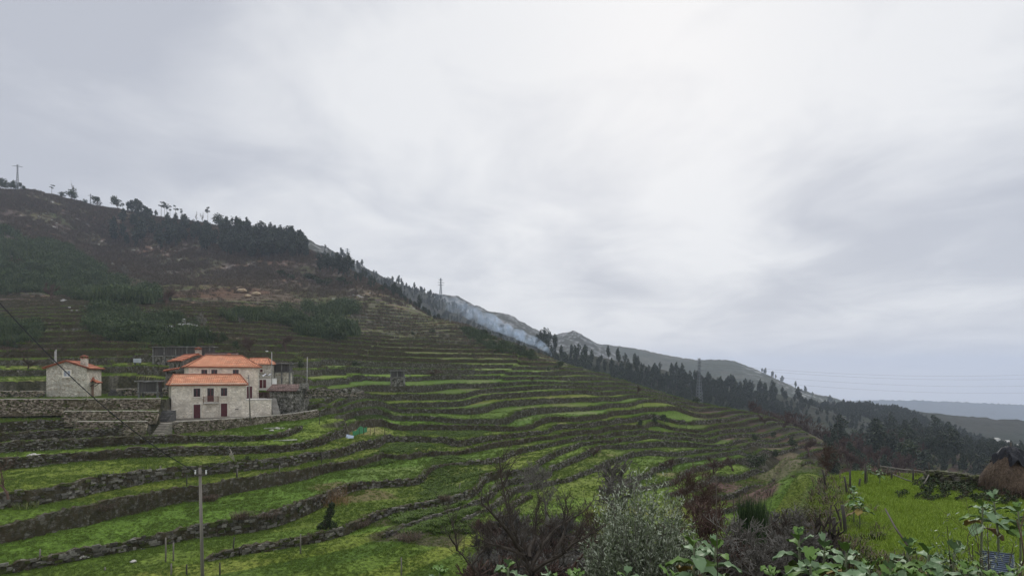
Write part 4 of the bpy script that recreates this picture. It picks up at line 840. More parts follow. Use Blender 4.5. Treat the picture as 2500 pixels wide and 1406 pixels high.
# front house
h = empty('stone_house', O1, ROT1); tag(h, 'two storey pale granite house in front, with orange roof, balcony and wine red doors', 'house', 'granite houses with orange roofs')
Lh = ax(600, 0); ze = az(500, 937, 0)
walls_box(Lh, 5.5, -.3, ze, M_granite, h); hip_roof(Lh, 5.5, ze, 1.45, .5, .45, .38, [M_tile], h)
for p0, p1, t0, b0, kd in ((472.2, 488.9, 947.8, 968.2, 'shutter'), (539, 554.5, 946.6, 966.2, 'shutter'), (505.8, 522, 947.2, 980, 'shutter'), (472.4, 488.9, 987, 1020, 'door'), (539, 554.5, 984.3, 1016, 'door')):
    opening(h, -.002, ax(p0, 0), ax(p1, 0), max(.02, az((p0+p1)/2, b0, 0)), az((p0+p1)/2, t0, 0), kd)
o_ = MB(); o_.box(ax(506.3,0), ax(521.5,0), -.11, -.095, az(514, 980, 0), az(514, 965, 0)); o_.build('door_leaf', M_wine, h)
b = MB(); x0, x1, zb_ = ax(496.5, -.4), ax(533, -.4), az(514, 981.5, 0); b.box(x0, x1, -.85, -.04, zb_-.18, zb_); bal = b.build('balcony', M_slab, h)
b = MB()
for x in np.linspace(x0+.04, x1-.04, 22): b.box(x-.012, x+.012, -.82, -.80, zb_, zb_+.9)
for y in np.linspace(-.8, -.08, 8): b.box(x0+.03, x0+.054, y-.01, y+.01, zb_, zb_+.9); b.box(x1-.054, x1-.03, y-.01, y+.01, zb_, zb_+.9)
b.box(x0+.02, x1-.02, -.835, -.79, zb_+.9, zb_+.94); b.box(x0+.02, x0+.07, -.79, -.05, zb_+.9, zb_+.94); b.box(x1-.07, x1-.02, -.79, -.05, zb_+.9, zb_+.94); b.build('railing', M_rustrail, bal)
b = MB(); b.box(9.0, 9.55, -.015, .05, 1.15, 1.27); b.build('vent', M_glass, h)
b = MB(); b.box(-.1, Lh+.1, -.28, -.06, ze-.02, ze+.08); b.build('eave_moulding', M_surr, h)
# terrace block with stairs right of the front house
tr = empty('raised_terrace', O1, ROT1); tag(tr, 'raised stone terrace with white slab top beside the front house', 'terrace'); tw = ax(663, 0); zt_ = az(640, 974.5, 0)
b = MB(); b.box(Lh+.03, tw, .05, 5.6, -.3, zt_-.12); b.build('wall', M_granite, tr); b = MB(); b.box(Lh+.03, tw+.06, -.03, 5.7, zt_-.12, zt_); b.build('slab', M_slab, tr)
st = empty('stone_stairs', O1, ROT1); tag(st, 'narrow pale stone stairs climbing to the raised terrace right of the houses', 'stairs', 'outdoor stone stairs')
for k in range(14):
    b = MB(); b.box(tw+.1, tw+1.15, -1.2+k*.24, 3.2, k*zt_/14-(.3 if k == 0 else .01), (k+1)*zt_/14-.06, 1); b.box(tw+.06, tw+1.19, -1.26+k*.24, 3.2, (k+1)*zt_/14-.06, (k+1)*zt_/14+.005); b.build('step', [M_slab, M_riser], st)  # riser box coloured dark as painted shade, tread slab left pale
g = MB(); 
for x in np.linspace(tw-1.9, tw+.0, 12): g.box(x-.015, x+.015, 1.6, 1.63, zt_, zt_+1.0)
g.box(tw-1.9, tw+.02, 1.59, 1.64, zt_+1.0, zt_+1.05); tag(g.build('gate', M_wine, None), 'small wine red metal gate at the top of the terrace', 'gate', None, 'thing'); S.objects[-1]
go = [o for o in S.objects if o.name == 'gate'][0]; go.location = O1; go.rotation_euler = (0, 0, ROT1)
# second house
Y2 = 5.8; l2 = ax(461, Y2); r2 = ax(631.5, Y2); zf = zt_; ze2 = az(560, 893.5, Y2)
c_, s_ = math.cos(ROT1), math.sin(ROT1)
h2 = empty('stone_house', O1+Vector((l2*c_-Y2*s_, l2*s_+Y2*c_, 0)), ROT1); tag(h2, 'large granite house with wide hipped orange roof, directly behind the front house', 'house', 'granite houses with orange roofs')
L2 = r2-l2; walls_box(L2, 8.2, .5, ze2, M_granite, h2); hip_roof(L2, 8.2, ze2, 1.85, 3.0, 2.0, .42, [M_tile], h2)
for p0, p1, t0, b0, kd in ((491.3, 506, 902, 919, 'shutter'), (515.5, 530.5, 902, 919, 'shutter'), (568, 582.5, 902, 919, 'shutter')):
    opening(h2, -.002, ax(p0, Y2)-l2, ax(p1, Y2)-l2, az((p0+p1)/2, b0, Y2), az((p0+p1)/2, t0, Y2), kd)
opening(h2, -.002, ax(602.5, Y2)-l2, ax(615.5, Y2)-l2, zf+.02, az(609, 942.8, Y2), 'door')
b = MB(); b.box(ax(508, Y2)-l2, ax(513, Y2)-l2, -.06, .05, az(510, 919, Y2), az(510, 901, Y2)); b.build('niche', M_slab, h2)
b = MB(); b.tube([(L2-.12, -.1, zf), (L2-.12, -.1, ze2-.1)], .05, 6); b.build('downpipe', M_surr, h2)
chimney(h2, 1.2+ax(564, 9.5)-l2-1.2, 6.2, ze2+.6, az(564, 868.5, 9.8)-.0, 0.7, .5, M_granite, M_tile)
# left rear grey house
c0 = Vector(P(445, 878.5, 110)); c0z = 3.0
h3 = empty('stone_house', (c0.x, c0.y, -1.0), math.radians(45)); tag(h3, 'grey rubble stone house with orange gabled roof, partly hidden left of the large house', 'house', 'granite houses with orange roofs')
walls_box(5.2, 7.5, -.6, 4.0, M_oldstone, h3, 1.15, True)
me = MB(); ov = .3
for s in (0, 1):
    xe = -ov if s == 0 else 5.2+ov; k = 1.15/2.6
    pl = [(xe, 7.5+ov, 4.0-ov*k), (xe, -ov, 4.0-ov*k), (2.6, -ov, 5.15), (2.6, 7.5+ov, 5.15)]
    if s: pl = [pl[1], pl[0], pl[3], pl[2]]
    roof_plane(me, pl)
me.tube([(2.6, -ov, 5.24), (2.6, 7.5+ov, 5.24)], .11, 7); build_uv(me, 'roof', [M_tile2], h3)
for y in (1.6, 4.0):
    b = MB(); b.box(-.03, .05, y-.25, y+.3, 2.7-(.3 if y < 2 else 0), 3.5); b.build('window', M_glass, h3)
chimney(h3, 3.2, 1.6, 4.6, 6.0, .95, .7, M_granite2, M_tile2)
# lean-to with tiled canopy
lt = empty('lean_to', P(397, 905, 106), math.radians(20)); lt.location.z = -1.6; tag(lt, 'open lean-to with orange tiled canopy between the granary and the rear house', 'shed')
me = MB(); roof_plane(me, ((0, 0, 2.55), (2.4, 0, 3.0), (2.4, 1.8, 3.3), (0, 1.8, 2.85))); build_uv(me, 'canopy', [M_tile2], lt)
for x in (.5, 2.1): b = MB(); b.tube([(x, .2, -.4), (x, .2, 2.6)], .09, 6); b.build('post', M_slate, lt)
b = MB(); b.box(.2, 2.5, 1.9, 2.3, -.3, 2.6); b.build('back_wall', M_oldstone, lt)
# old roof behind
c0 = P(500, 880, 121); ob = empty('old_barn', (c0[0], c0[1], -.2), math.radians(15)); tag(ob, 'old barn with weathered brown roof showing above the large house', 'barn')
walls_box(5.5, 4, -.5, 4.05, M_oldstone, ob, .9); hip_roof(5.5, 4, 4.05, .9, 0, 0, .3, [M_tileold], ob)
# right rear house
c0 = Vector(P(601, 886, 117)); h4 = empty('stone_house', (c0.x, c0.y, -1.2), math.radians(8)); tag(h4, 'small grey house with orange roof showing right of the large house', 'house', 'granite houses with orange roofs')
walls_box(4.3, 4.6, -.5, 3.75, M_granite2, h4); hip_roof(4.3, 4.6, 3.75, 1.05, .2, .9, .35, [M_tile], h4)
opening(h4, -.002, 2.55, 3.05, 2.1, 2.7, 'shutter', surround=.08)
# garage with two wine red doors
c0 = P(632, 947, 111); ga = empty('garage', c0, math.radians(4)); tag(ga, 'low white garage wall with two wine red doors right of the large house', 'garage')
b = MB(); b.box(0, 2.25, 0, 3, -.4, 1.72); b.build('wall', M_white, ga); b = MB(); b.box(-.05, 2.3, -.05, 3.05, 1.72, 1.82); b.build('roof_slab', M_conc, ga)
for x0_ in (.12, .75):
    b = MB(); b.box(x0_, x0_+.52, -.03, .02, .02, 1.5); b.build('door', M_wine, ga)
# tarp and rubble above the garage
b = MB(); n_ = 9
V = [(x*.26-.9, y*.25, .18*math.sin(x*1.7+y)+.12*math.cos(y*2.1+x)+.35) for y in range(5) for x in range(n_)]
b.add(V, [(y*n_+x, y*n_+x+1, (y+1)*n_+x+1, (y+1)*n_+x) for y in range(4) for x in range(n_-1)])
tp = b.build('tarpaulin', mat('white_tarp', (.62,.63,.65), .6, 2, .15), None, True); tp.location = P(645, 920, 113); tag(tp, 'crumpled pale tarpaulin lying above the white garage', 'tarpaulin')
# old stone barn at right with mossy tile roof
c0 = P(656, 990, 105.5); h5 = empty('stone_barn', (c0[0], 105.5, -5.6), 0); tag(h5, 'dark weathered stone barn with patchy old tile roof right of the terrace', 'barn')
walls_box(5.3, 5.0, -.8, 3.3, M_oldstone, h5, 1.0)
me = MB(); k = 1.0/2.5; ov = .3
roof_plane(me, ((-ov, -ov, 3.3-ov*k), (5.3-.4, -ov, 3.3-ov*k), (5.3-.4, 2.5, 4.3), (-ov, 2.5, 4.3))); roof_plane(me, ((5.3-.4, 5.3, 3.3-ov*k), (-ov, 5.3, 3.3-ov*k), (-ov, 2.5, 4.3), (5.3-.4, 2.5, 4.3)))
build_uv(me, 'roof', [M_tileold], h5); b = MB(); b.box(4.85, 5.55, -.25, 5.25, 3.2, 3.32, j=.03); b.box(5.0, 5.5, .8, 4.2, 3.55, 4.45, j=.1); b.build('gable_coping', M_oldstone, h5)
# small left house
RL = math.atan2(.24, .97); OL = Vector((-72.0, 95.0, -3.3))
hl_ = empty('stone_house', OL, RL); tag(hl_, 'small square stone house with white framed window and chimney, standing alone at left', 'house', 'granite houses with orange roofs')
walls_box(5.5, 5.6, -.6, 4.75, M_granite2, hl_, 1.0, True)
me = MB(); ov = .42; k = 1.0/2.75
for s in (0, 1):
    xe = -ov if s == 0 else 5.5+ov
    pl = [(xe, 5.6+ov, 4.75-ov*k), (xe, -.3, 4.75-ov*k), (2.75, -.3, 5.75), (2.75, 5.6+ov, 5.75)]
    if s: pl = [pl[1], pl[0], pl[3], pl[2]]
    roof_plane(me, pl)
me.tube([(2.75, -.3, 5.84), (2.75, 5.6+ov, 5.84)], .1, 7)
for s in (0, 1):
    for k_ in range(11):
        f = k_/11.; x = 2.75+(-1 if s == 0 else 1)*(2.75+ov)*f; z = 5.82-(1.0+ov*k)*f; me.tube([(x, -.42, z+.02), (x+(-.3 if s == 0 else .3), -.42, z-.1)], [.09, .11], 6)
build_uv(me, 'roof', [M_tile2], hl_); opening(hl_, -.002, 2.35, 3.3, 3.35, 4.3, 'panes')
chimney(hl_, 4.75, 1.1, 4.6, 6.25, .85, .7, M_granite2, M_tile2)
cn = MB(); roof_plane(cn, ((5.55, 3.2, 2.55), (5.55, 1.2, 2.55), (5.55, 2.2, 3.3), (5.55, 2.2, 3.3))); roof_plane(cn, ((6.5, .9, 2.35), (6.5, 3.4, 2.35), (5.5, 2.6, 2.95), (5.5, 1.8, 2.95))); build_uv(cn, 'porch_roof', [M_tile2], hl_)
for y_ in (1.3, 3.0): b = MB(); b.tube([(5.5, y_, 1.8), (6.3, y_, 2.4)], .06, 5); b.build('porch_bracket', M_wood, hl_)
b = MB(); b.box(5.45, 5.53, 1.7, 2.6, 0, 2.1); b.build('door', mat('brown_door', (.16,.10,.07), .6, 3, .2), hl_)
sl_ = empty('stone_stairs', OL, RL); tag(sl_, 'dark stone stairs rising behind the small left house', 'stairs', 'outdoor stone stairs')
for k in range(6): b = MB(); b.box(7.0, 8.7, 3.6+k*.3, 5.6, -.3 if k == 0 else k*.2-.01, (k+1)*.2-.06, 1); b.box(6.97, 8.73, 3.55+k*.3, 5.6, (k+1)*.2-.06, (k+1)*.2+.005); b.build('step', [M_slate, M_slat], sl_)  # slat colour on the risers stands in for shade under each tread
b = MB(); b.box(8.75, 9.2, 3.4, 5.6, -.3, 1.15); b.build('side_wall', M_oldstone, sl_)
# ------------------------------------------------------------------ granaries on stilts
def granary(x, y, z, rz, L_, D_, hb, hr, legs, label, grp='stone and slat granaries', skew=0):
    g = empty('granary', (x, y, z), rz); tag(g, label, 'granary', grp)
    n_ = legs
    for i in range(n_):
        for s_ in (0, 1):
            b = MB(); xx = i*(L_-.3)/(n_-1); b.box(xx, xx+.3, s_*(D_-.25), s_*(D_-.25)+.25, -.7, hb, j=.02); b.build('leg', M_slate, g)
    b = MB(); b.box(-.15, L_+.15, -.12, D_+.12, hb, hb+.16, j=.02); b.build('floor_slab', M_slate, g)
    b = MB(); b.box(.12, L_-.12, .06, D_-.06, hb+.16, hr); k = 0
    zz = hb+.26
    while zz < hr-.1: b.box(.1, L_-.1, .02, .055, zz, zz+.1); zz += .2
    b.build('slatted_body', M_slat, g)
    for i in range(n_):
        b = MB(); xx = i*(L_-.22)/(n_-1); b.box(xx, xx+.22, -.03, .015, hb+.16, hr, j=.01); b.build('pillar', M_slate, g)
    b = MB(); xx = -.35
    while xx < L_+.3:
        w_ = random.uniform(.35, .7); b.box(xx, min(xx+w_, L_+.38), -.35, D_/2+.1, hr+random.uniform(0, .04), hr+.09+random.uniform(0, .05), j=.025); b.box(xx, min(xx+w_, L_+.38), D_/2-.05, D_+.35, hr+.1, hr+.2+random.uniform(0, .05), j=.025); xx += w_+.01
    b.build('roof', M_slate, g); return g
x, y, z = P(336, 958, 94); granary(x, y, -3.3, math.radians(6), 3.0, 1.6, .85, 2.55, 2, 'small dark slatted granary on stone legs, left of the front house')
x, y, z = P(372, 880, 124); g1 = granary(x, y, 2.9, math.radians(-3), 12.0, 2.0, 1.25, 3.05, 6, 'very long grey slatted granary above the rear houses')
b = MB(); b.box(.4, 5.2, .15, 1.9, -.8, 1.22); o = b.build('stone_base', M_oldstone, g1)
x, y, z = P(667, 932, 121); g3 = granary(x, y, -1.0, math.radians(2), 3.3, 1.9, 1.9, 3.55, 3, 'grey slatted granary on a tall stone base, right of the rear houses')
b = MB(); b.box(.1, 3.2, .05, 1.8, -.8, 1.88); b.build('stone_base', M_granite2, g3)
gx_, gy_, gz_ = ground(970, 928, 150); d4 = 150; x, y, z = P(953, 929, d4); g4 = granary(x, y, z+.05, math.radians(3), 3.4, 1.8, .75, 2.25, 3, 'lone grey granary standing on the middle slope')
b = MB(); b.box(0, 3.4, .02, 1.8, -1.4, .74); b.build('stone_base', M_oldstone, g4)
# ------------------------------------------------------------------ retaining walls around the houses
def ret_wall(pts, h0, h1, label, m_=None, seed=5, cap=True, capm=None, thick=.55):
    """pts: world xy along the foot; h0/h1: elevation of foot/top (numbers or lists)"""
    P2 = np.array(pts, float); seg = np.r_[0, np.cumsum(np.hypot(*np.diff(P2, axis=0).T))]; n_ = max(8, int(seg[-1]/.3)); u = np.linspace(0, seg[-1], n_)
    x, y = np.interp(u, seg, P2[:, 0]), np.interp(u, seg, P2[:, 1]); tx, ty = np.gradient(x), np.gradient(y); tl = np.hypot(tx, ty); nx, ny = -ty/tl, tx/tl
    if np.median(ny) < 0: nx, ny = -nx, -ny
    zl = np.interp(u, seg, np.broadcast_to(h0, len(P2))); zh = np.interp(u, seg, np.broadcast_to(h1, len(P2)))
    me, c0 = wall_mesh(x, y, nx, ny, zl, zh, [m_ or M_pale], seed, over=.05, nz=6, thick=thick, jit=.03, stones=(seed, 30, (.12,.095,.07) if cap else (.1,.095,.08), (.42,.36,.285), .62, .82, .04))
    o = obj('retaining_wall', me, None, c0); tag(o, label, 'retaining wall', 'pale retaining walls around the houses', 'thing')
    if cap:
        b = MB(); dense = range(0, n_-1, 2)
        for i in dense:
            j_ = min(i+2, n_-1); a0 = Vector((x[i]-nx[i]*.12, y[i]-ny[i]*.12, zh[i]+.1)); a1 = Vector((x[j_]-nx[j_]*.12, y[j_]-ny[j_]*.12, zh[j_]+.1)); w0 = Vector((nx[i], ny[i], 0))*.62; w1 = Vector((nx[j_], ny[j_], 0))*.62; t_ = Vector((0, 0, .09+random.uniform(-.02, .02)))
            b.add([a0, a1, a1+w1, a0+w0, a0+t_, a1+t_, a1+w1+t_, a0+w0+t_], [(0,3,2,1),(4,5,6,7),(0,1,5,4),(1,2,6,5),(2,3,7,6),(3,0,4,7)])
        cp = b.build('capping', capm or M_cap, None); cp.data.transform(Matrix.Translation(-Vector(c0))); cp.parent = o
    return o
M_brownw = stone_mat('brown_retaining_stone', (.14,.11,.08), (.34,.29,.22), (.02,.017,.012), ((.055,.058,.024),(.10,.07,.045)), .52, 2.6)
ret_wall([(-79,87.0),(-68,87.4),(-60,87.9),(-54,88.6),(-51.4,89.8)], [-5.3,-5.2,-4.95,-4.9,-4.9], -3.28, 'top tall brown retaining wall in front of the small left house', M_brownw, seed=11)
ret_wall([(-61.8,84.8),(-55,84.9),(-49.2,85.15)], [-6.5,-6.3,-6.15], -4.86, 'middle pale capped retaining wall left of the front house', seed=12)
ret_wall([(-58.4,82.5),(-53,82.6),(-49.4,82.9)], -7.6, -6.12, 'lowest pale capped retaining wall left of the yard steps', seed=13)
ret_wall([(-47.5,86.6),(-45.4,89.4),(-43.2,92.2),(-41.2,95.2),(-39,99.0),(-37,102.6),(-35.3,104.6),(-34.0,107.5)], [-8.2,-8.2,-8.15,-8.1,-7.8,-7.5,-7.0,-6.6], [-6.46,-6.46,-6.46,-6.44,-6.4,-6.3,-6.1,-5.9], 'long curved retaining wall under the paved yard of the front house', seed=14)
ret_wall([(-79,93.0),(-75,93.2),(-71.6,94.0)], -3.3, -2.3, 'grey capped wall at the left edge beside the small house', M_oldstone, 15)
ret_wall([(-65,101.0),(-60,101.4),(-56.5,102.2)], -3.3, -2.1, 'low grey wall behind the small granary', M_oldstone, 16, cap=True)
ret_wall([(-38.5,108.5),(-34,108.2),(-30.6,109.5),(-26.5,110.2)], -3.4, -2.2, 'low pale wall right of the old barn roof', M_oldstone, 17, cap=False)
for (cx__, cy__, cz__, w__, n__, rz__, lab) in ((-51.0, 88.0, -6.45, 1.6, 8, math.radians(4), 'dark stone stairs between the lawns left of the front house'), (-49.0, 83.6, -8.0, 1.35, 8, math.radians(0), 'pale yard steps through the lowest retaining wall')):
    st_ = empty('stone_stairs', (cx__, cy__, cz__), rz__); tag(st_, lab, 'stairs', 'outdoor stone stairs')
    for k in range(n__): b = MB(); b.box(0, w__, k*.27, n__*.27+.4, -.4 if k == 0 else k*.19-.01, (k+1)*.19-.06, 1); b.box(-.03, w__+.03, k*.27-.05, n__*.27+.4, (k+1)*.19-.06, (k+1)*.19+.005); b.build('step', [M_slate if lab[0] == 'd' else M_cap, M_riser if lab[0] != 'd' else M_slat], st_)  # both riser colours carry painted shade
# ------------------------------------------------------------------ poles, lamp, cables
def pole(name, x, y, z0, z1, r0, r1, lean, label, m_, cat='pole', grp=None):
    e = empty(name, (x, y, z0)); tag(e, label, cat, grp); b = MB(); hh = z1-z0; b.tube([(0, 0, -.3), (lean*.5, 0, hh*.5), (lean, 0, hh)], [r0, (r0+r1)/2, r1], 10); b.build('pole_shaft', m_, e, True); return e, hh
M_pole = mat('weathered_pole_wood', (.21,.19,.165), .9, 4, .3, stretch=(1, 1, .08), bump=.01, bscale=18)
d_ = 33.; X_, _, zt = P(488, 1141, d_); zb = float(zat(X_, d_))
e, hh = pole('utility_pole', X_+.2, d_, zb, zt, .105, .072, -.2, 'tall weathered wooden utility pole standing in the near field', M_pole, 'utility pole')
b = MB(); b.box(-.2-.22, -.2+.42, -.12, -.07, hh-.42, hh-.34); b.build('cross_arm', M_wood, e)
for dx in (-.2-.2, -.2+.38): b = MB(); b.tube([(dx, -.09, hh-.34), (dx, -.09, hh-.28), (dx, -.09, hh-.2), (dx, -.09, hh-.12)], [.03, .05, .035, .045], 8); b.build('insulator', mat('white_porcelain', (.7,.7,.7), .3, spec=.5), e)
POLE_TOP = Vector((X_-.2, d_-.09, zt-.2))
def cable(name, p0, p1, sag, r, label, n=24, m_=None):
    p0, p1 = Vector(p0), Vector(p1); pts = [p0.lerp(p1, k/n)+Vector((0, 0, -sag*4*(k/n)*(1-k/n))) for k in range(n+1)]; b = MB(); c = Vector(pts[0]); b.tube([p-c for p in pts], r, 4); o = b.build(name, m_ or M_black, None); o.location = c; tag(o, label, 'cable', 'overhead power cables'); return o
pl = Vector(P(-260, 430, 22)); cable('power_cable', POLE_TOP, pl, 1.2, .022, 'thick black cable running from the near pole up across the left slope')
cable('power_cable', POLE_TOP+Vector((.5, 0, 0)), Vector(P(578, 1068, 83)), .6, .012, 'thin cable from the near pole towards the front house')
e, hh = pole('utility_pole', *P(611, 1018, 94.5)[:2], -6.45, P(606, 915, 94.5)[2], .11, .08, -.25, 'wooden pole standing on the paved yard before the houses', M_pole, 'utility pole')
b = MB(); b.box(-.25-.25, -.25+.1, -.1, -.05, hh-.5, hh-.42); b.build('bracket', M_iron, e)
e, hh = pole('street_lamp', *P(663.5, 940, 109)[:2], -2.6, P(663.5, 859, 109)[2], .09, .07, 0, 'grey street lamp beside the rear houses', M_conc, 'street lamp')
b = MB(); b.tube([(0, 0, hh-.1), (-.35, -.1, hh+.1), (-.6, -.15, hh+.12)], .035, 6); b.build('lamp_arm', M_iron, e); b = MB(); b.tube([(-.55, -.14, hh+.1), (-.75, -.18, hh+.13), (-1.0, -.22, hh+.12)], [.05, .11, .06], 8); b.build('lamp_head', mat('pale_lamp_head', (.6,.6,.6), .5), e)
x, y, _z = P(749, 935, 122); pole('utility_pole', x, y, float(zat(x, y)), P(750, 871, 122)[2], .1, .08, .1, 'slim pale pole on the slope right of the old barn', M_conc, 'utility pole')
for px_, t_, lb in ((137, 853, 'left'), (134.3, 857, 'r')):
    x, y, _z = P(px_, 890, 106); z0 = float(zat(x, y)); pole('utility_pole', x, y, min(z0, 0), P(px_, t_, 106)[2], .1, .08, 0, 'grey concrete pole behind the small left house, '+('taller of the pair' if lb == 'left' else 'shorter of the pair'), M_conc, 'utility pole')
# ------------------------------------------------------------------ trees
L_euc = [leaf_mat('eucalyptus_leaf_a', (.048,.064,.044)), leaf_mat('eucalyptus_leaf_b', (.032,.045,.032)), leaf_mat('eucalyptus_leaf_c', (.072,.090,.056))]
L_pine = [leaf_mat('pine_needle_a', (.035,.055,.028)), leaf_mat('pine_needle_b', (.025,.040,.022))]
L_bush = [leaf_mat('dark_bush_a', (.040,.060,.022)), leaf_mat('dark_bush_b', (.024,.040,.016)), leaf_mat('dark_bush_c', (.060,.080,.028))]
L_light = [leaf_mat('light_shrub_a', (.17,.19,.06)), leaf_mat('light_shrub_b', (.11,.14,.045))]
M_bark = mat('grey_bark', (.15,.125,.10), .9, 5, .3, stretch=(1, 1, .2)); M_barkpale = mat('pale_bark', (.15,.13,.11), .9, 5, .3, stretch=(1, 1, .2)); M_barkdk = mat('dark_twig', (.070,.058,.046), .9, 5, .3); M_barkrd = mat('reddish_twig', (.095,.062,.048), .9, 5, .3); M_barkgy = mat('grey_twig', (.16,.15,.13), .9, 5, .3)
def clumps(me_list, spec, leaf, seed, per, asp=.45):
    V = []; Q = []; b = 0; r = np.random.default_rng(seed)
    for (x, y, z, rad, fl) in spec:
        v, q = leafball(int(per*rad*rad), rad, leaf, None, int(r.integers(1, 9999)), fl, .3, 0, asp); V.append(v+np.array([x, y, z])); Q.append(q+b); b += len(v)
    return np.concatenate(V), np.concatenate(Q)
def merge_mesh(name, trunkMB, V, Q, tmats, lmats, seed):
    tv = np.array(trunkMB.v); r = np.random.default_rng(seed); tq4 = np.array([f for f in trunkMB.f if len(f) == 4]); tq3 = np.array([f for f in trunkMB.f if len(f) == 3])
    arr = [tq4]+([tq3] if len(tq3) else [])+[Q+len(tv)]; mi = np.r_[np.zeros(len(tq4)+len(tq3)), 1+r.integers(0, len(lmats), len(Q))].astype(int)
    return np_mesh(name, np.concatenate([tv, V]), arr, tmats+lmats, False, mi)
def tb(pts, rad, n=4): b = MB(); b.tube(pts, rad, n, cap=False); return b
def euc_mesh(seed, h=18, bare=.35):
    r = random.Random(seed); b = tb([(0, 0, -1), (r.uniform(-.4, .4), 0, h*.5), (r.uniform(-.8, .8), r.uniform(-.5, .5), h*.93)], [.28, .18, .05]); sp = []; n = r.randint(9, 13)
    for k in range(n):
        f = bare+(1-bare)*(k+.3)/n; w_ = h*.135*(1.05-.75*abs(f-.62)/.4)*r.uniform(.7, 1.25); a = r.uniform(0, 6.28); o_ = w_*r.uniform(.2, .9); sp.append((o_*math.cos(a), o_*math.sin(a), h*f, max(.7, w_), 1.25))
        b.tube([(0, 0, h*f*.88), (o_*math.cos(a)*.7, o_*math.sin(a)*.7, h*f)], [.07, .03], 3, cap=False)
    V, Q = clumps(None, sp, .62, seed, 26, .5); return merge_mesh('eucalyptus_tree', b, V, Q, [M_barkpale], L_euc, seed)
def pine_mesh(seed, h=14, top=.3, rad=2.2):
    r = random.Random(seed); b = tb([(0, 0, -1), (r.uniform(-.3, .3), 0, h*.55), (r.uniform(-.5, .5), 0, h*.95)], [.2, .14, .06]); sp = []
    for k in range(8):
        a = r.uniform(0, 6.28); o_ = rad*r.uniform(.2, .8); z = h*(1-top*r.uniform(0, 1)); sp.append((o_*math.cos(a), o_*math.sin(a), z, rad*r.uniform(.35, .55), .55)); b.tube([(0, 0, z-rad*.5), (o_*math.cos(a), o_*math.sin(a), z)], [.06, .03], 3, cap=False)
    V, Q = clumps(None, sp, .35, seed, 60, .35); return merge_mesh('evergreen_tree', b, V, Q, [M_bark], L_pine, seed)
def round_mesh(seed, h=9, w_=8, lm=None, name='broadleaf_tree', leaf=.4, dens=26, tr=.22):
    r = random.Random(seed); b = tb([(0, 0, -.8), (r.uniform(-.2, .2), 0, h*.4), (0, 0, h*.7)], [.25*h/9, .18*h/9, .06]); sp = []
    for k in range(13):
        a = r.uniform(0, 6.28); e_ = r.uniform(0, 1)**.7; z = h*(tr+.12+(1-tr-.25)*r.uniform(0, 1)); o_ = w_*.36*e_*math.sqrt(max(.1, 1-((z/h-.55)/.55)**2)); sp.append((o_*math.cos(a), o_*math.sin(a), z, w_*r.uniform(.14, .24), .9)); b.tube([(0, 0, h*.25), (o_*math.cos(a)*.9, o_*math.sin(a)*.9, z)], [.08*h/9, .03], 3, cap=False)
    V, Q = clumps(None, sp, leaf, seed, dens/max(.3, (w_/8)**2), .5); return merge_mesh(name, b, V, Q, [M_bark], lm or L_bush, seed)
def bare_mb(seed, h, spread=.5, levels=4, r0=.12, kids=(3, 4), n=4, trunk=.3, upb=.35, wig=.16, lr=.72, minr=.006, twigr=.6):
    """branching skeleton grown upward: each limb bends and carries thinner limbs"""
    r = random.Random(seed); b = MB()
    def grow(p, d, L_, rad, lv):
        pts = [p]; k = 4 if lv < levels else 3; dd = d.copy(); q = p.copy(); rr = [rad]
        for i in range(k):
            dd = (dd+Vector((r.uniform(-wig, wig), r.uniform(-wig, wig), r.uniform(-wig, wig)+upb*.12))).normalized(); q = q+dd*(L_/k); pts.append(q.copy()); rr.append(max(minr, rad*(1-.55*(i+1)/k)))
        b.tube(pts, rr, n if lv < 2 else 3, cap=False)
        if lv >= levels: return
        for c in range(r.randint(*kids)+(1 if lv > 1 else 0)):
            i = r.randint(1 if lv else 2, k); a = r.uniform(0, 6.283); ax_ = dd.orthogonal().normalized(); ax_.rotate(Matrix.Rotation(a, 3, dd)); sp = spread*r.uniform(.6, 1.3); nd = (dd*math.cos(sp)+ax_*math.sin(sp)+Vector((0, 0, upb*.3))).normalized()
            grow(pts[i].copy(), nd, L_*lr*r.uniform(.7, 1.15), max(minr, rr[i]*twigr), lv+1)
    grow(Vector((0, 0, -.3)), Vector((r.uniform(-.1, .1), r.uniform(-.1, .1), 1)).normalized(), h*trunk+.3, r0, 0)
    return b
def bare_mesh(seed, h, m_, name='bare_tree', **k):
    b = bare_mb(seed, h, **k); V = np.array(b.v); zt_ = V[:, 2].max(); V *= h/zt_; return np_mesh(name, V, np.array([f for f in b.f if len(f) == 4]), [m_])
EUC = [euc_mesh(s, 18, .3) for s in range(6)]; EUC2 = [euc_mesh(s+20, 18, .12) for s in range(3)]; PIN = [pine_mesh(s+40) for s in range(3)]; RND = [round_mesh(s+60) for s in range(4)]
BAR = [bare_mesh(s+80, 10, M_barkgy, r0=.16, levels=4, spread=.55, trunk=.35, minr=.03) for s in range(4)]; BARR = [bare_mesh(s+90, 5, M_barkrd, r0=.12, levels=4, spread=.6, trunk=.2, minr=.016, kids=(3, 5)) for s in range(3)]
PW = [proto('wood_tree', m_) for m_ in EUC2+EUC[:2]]
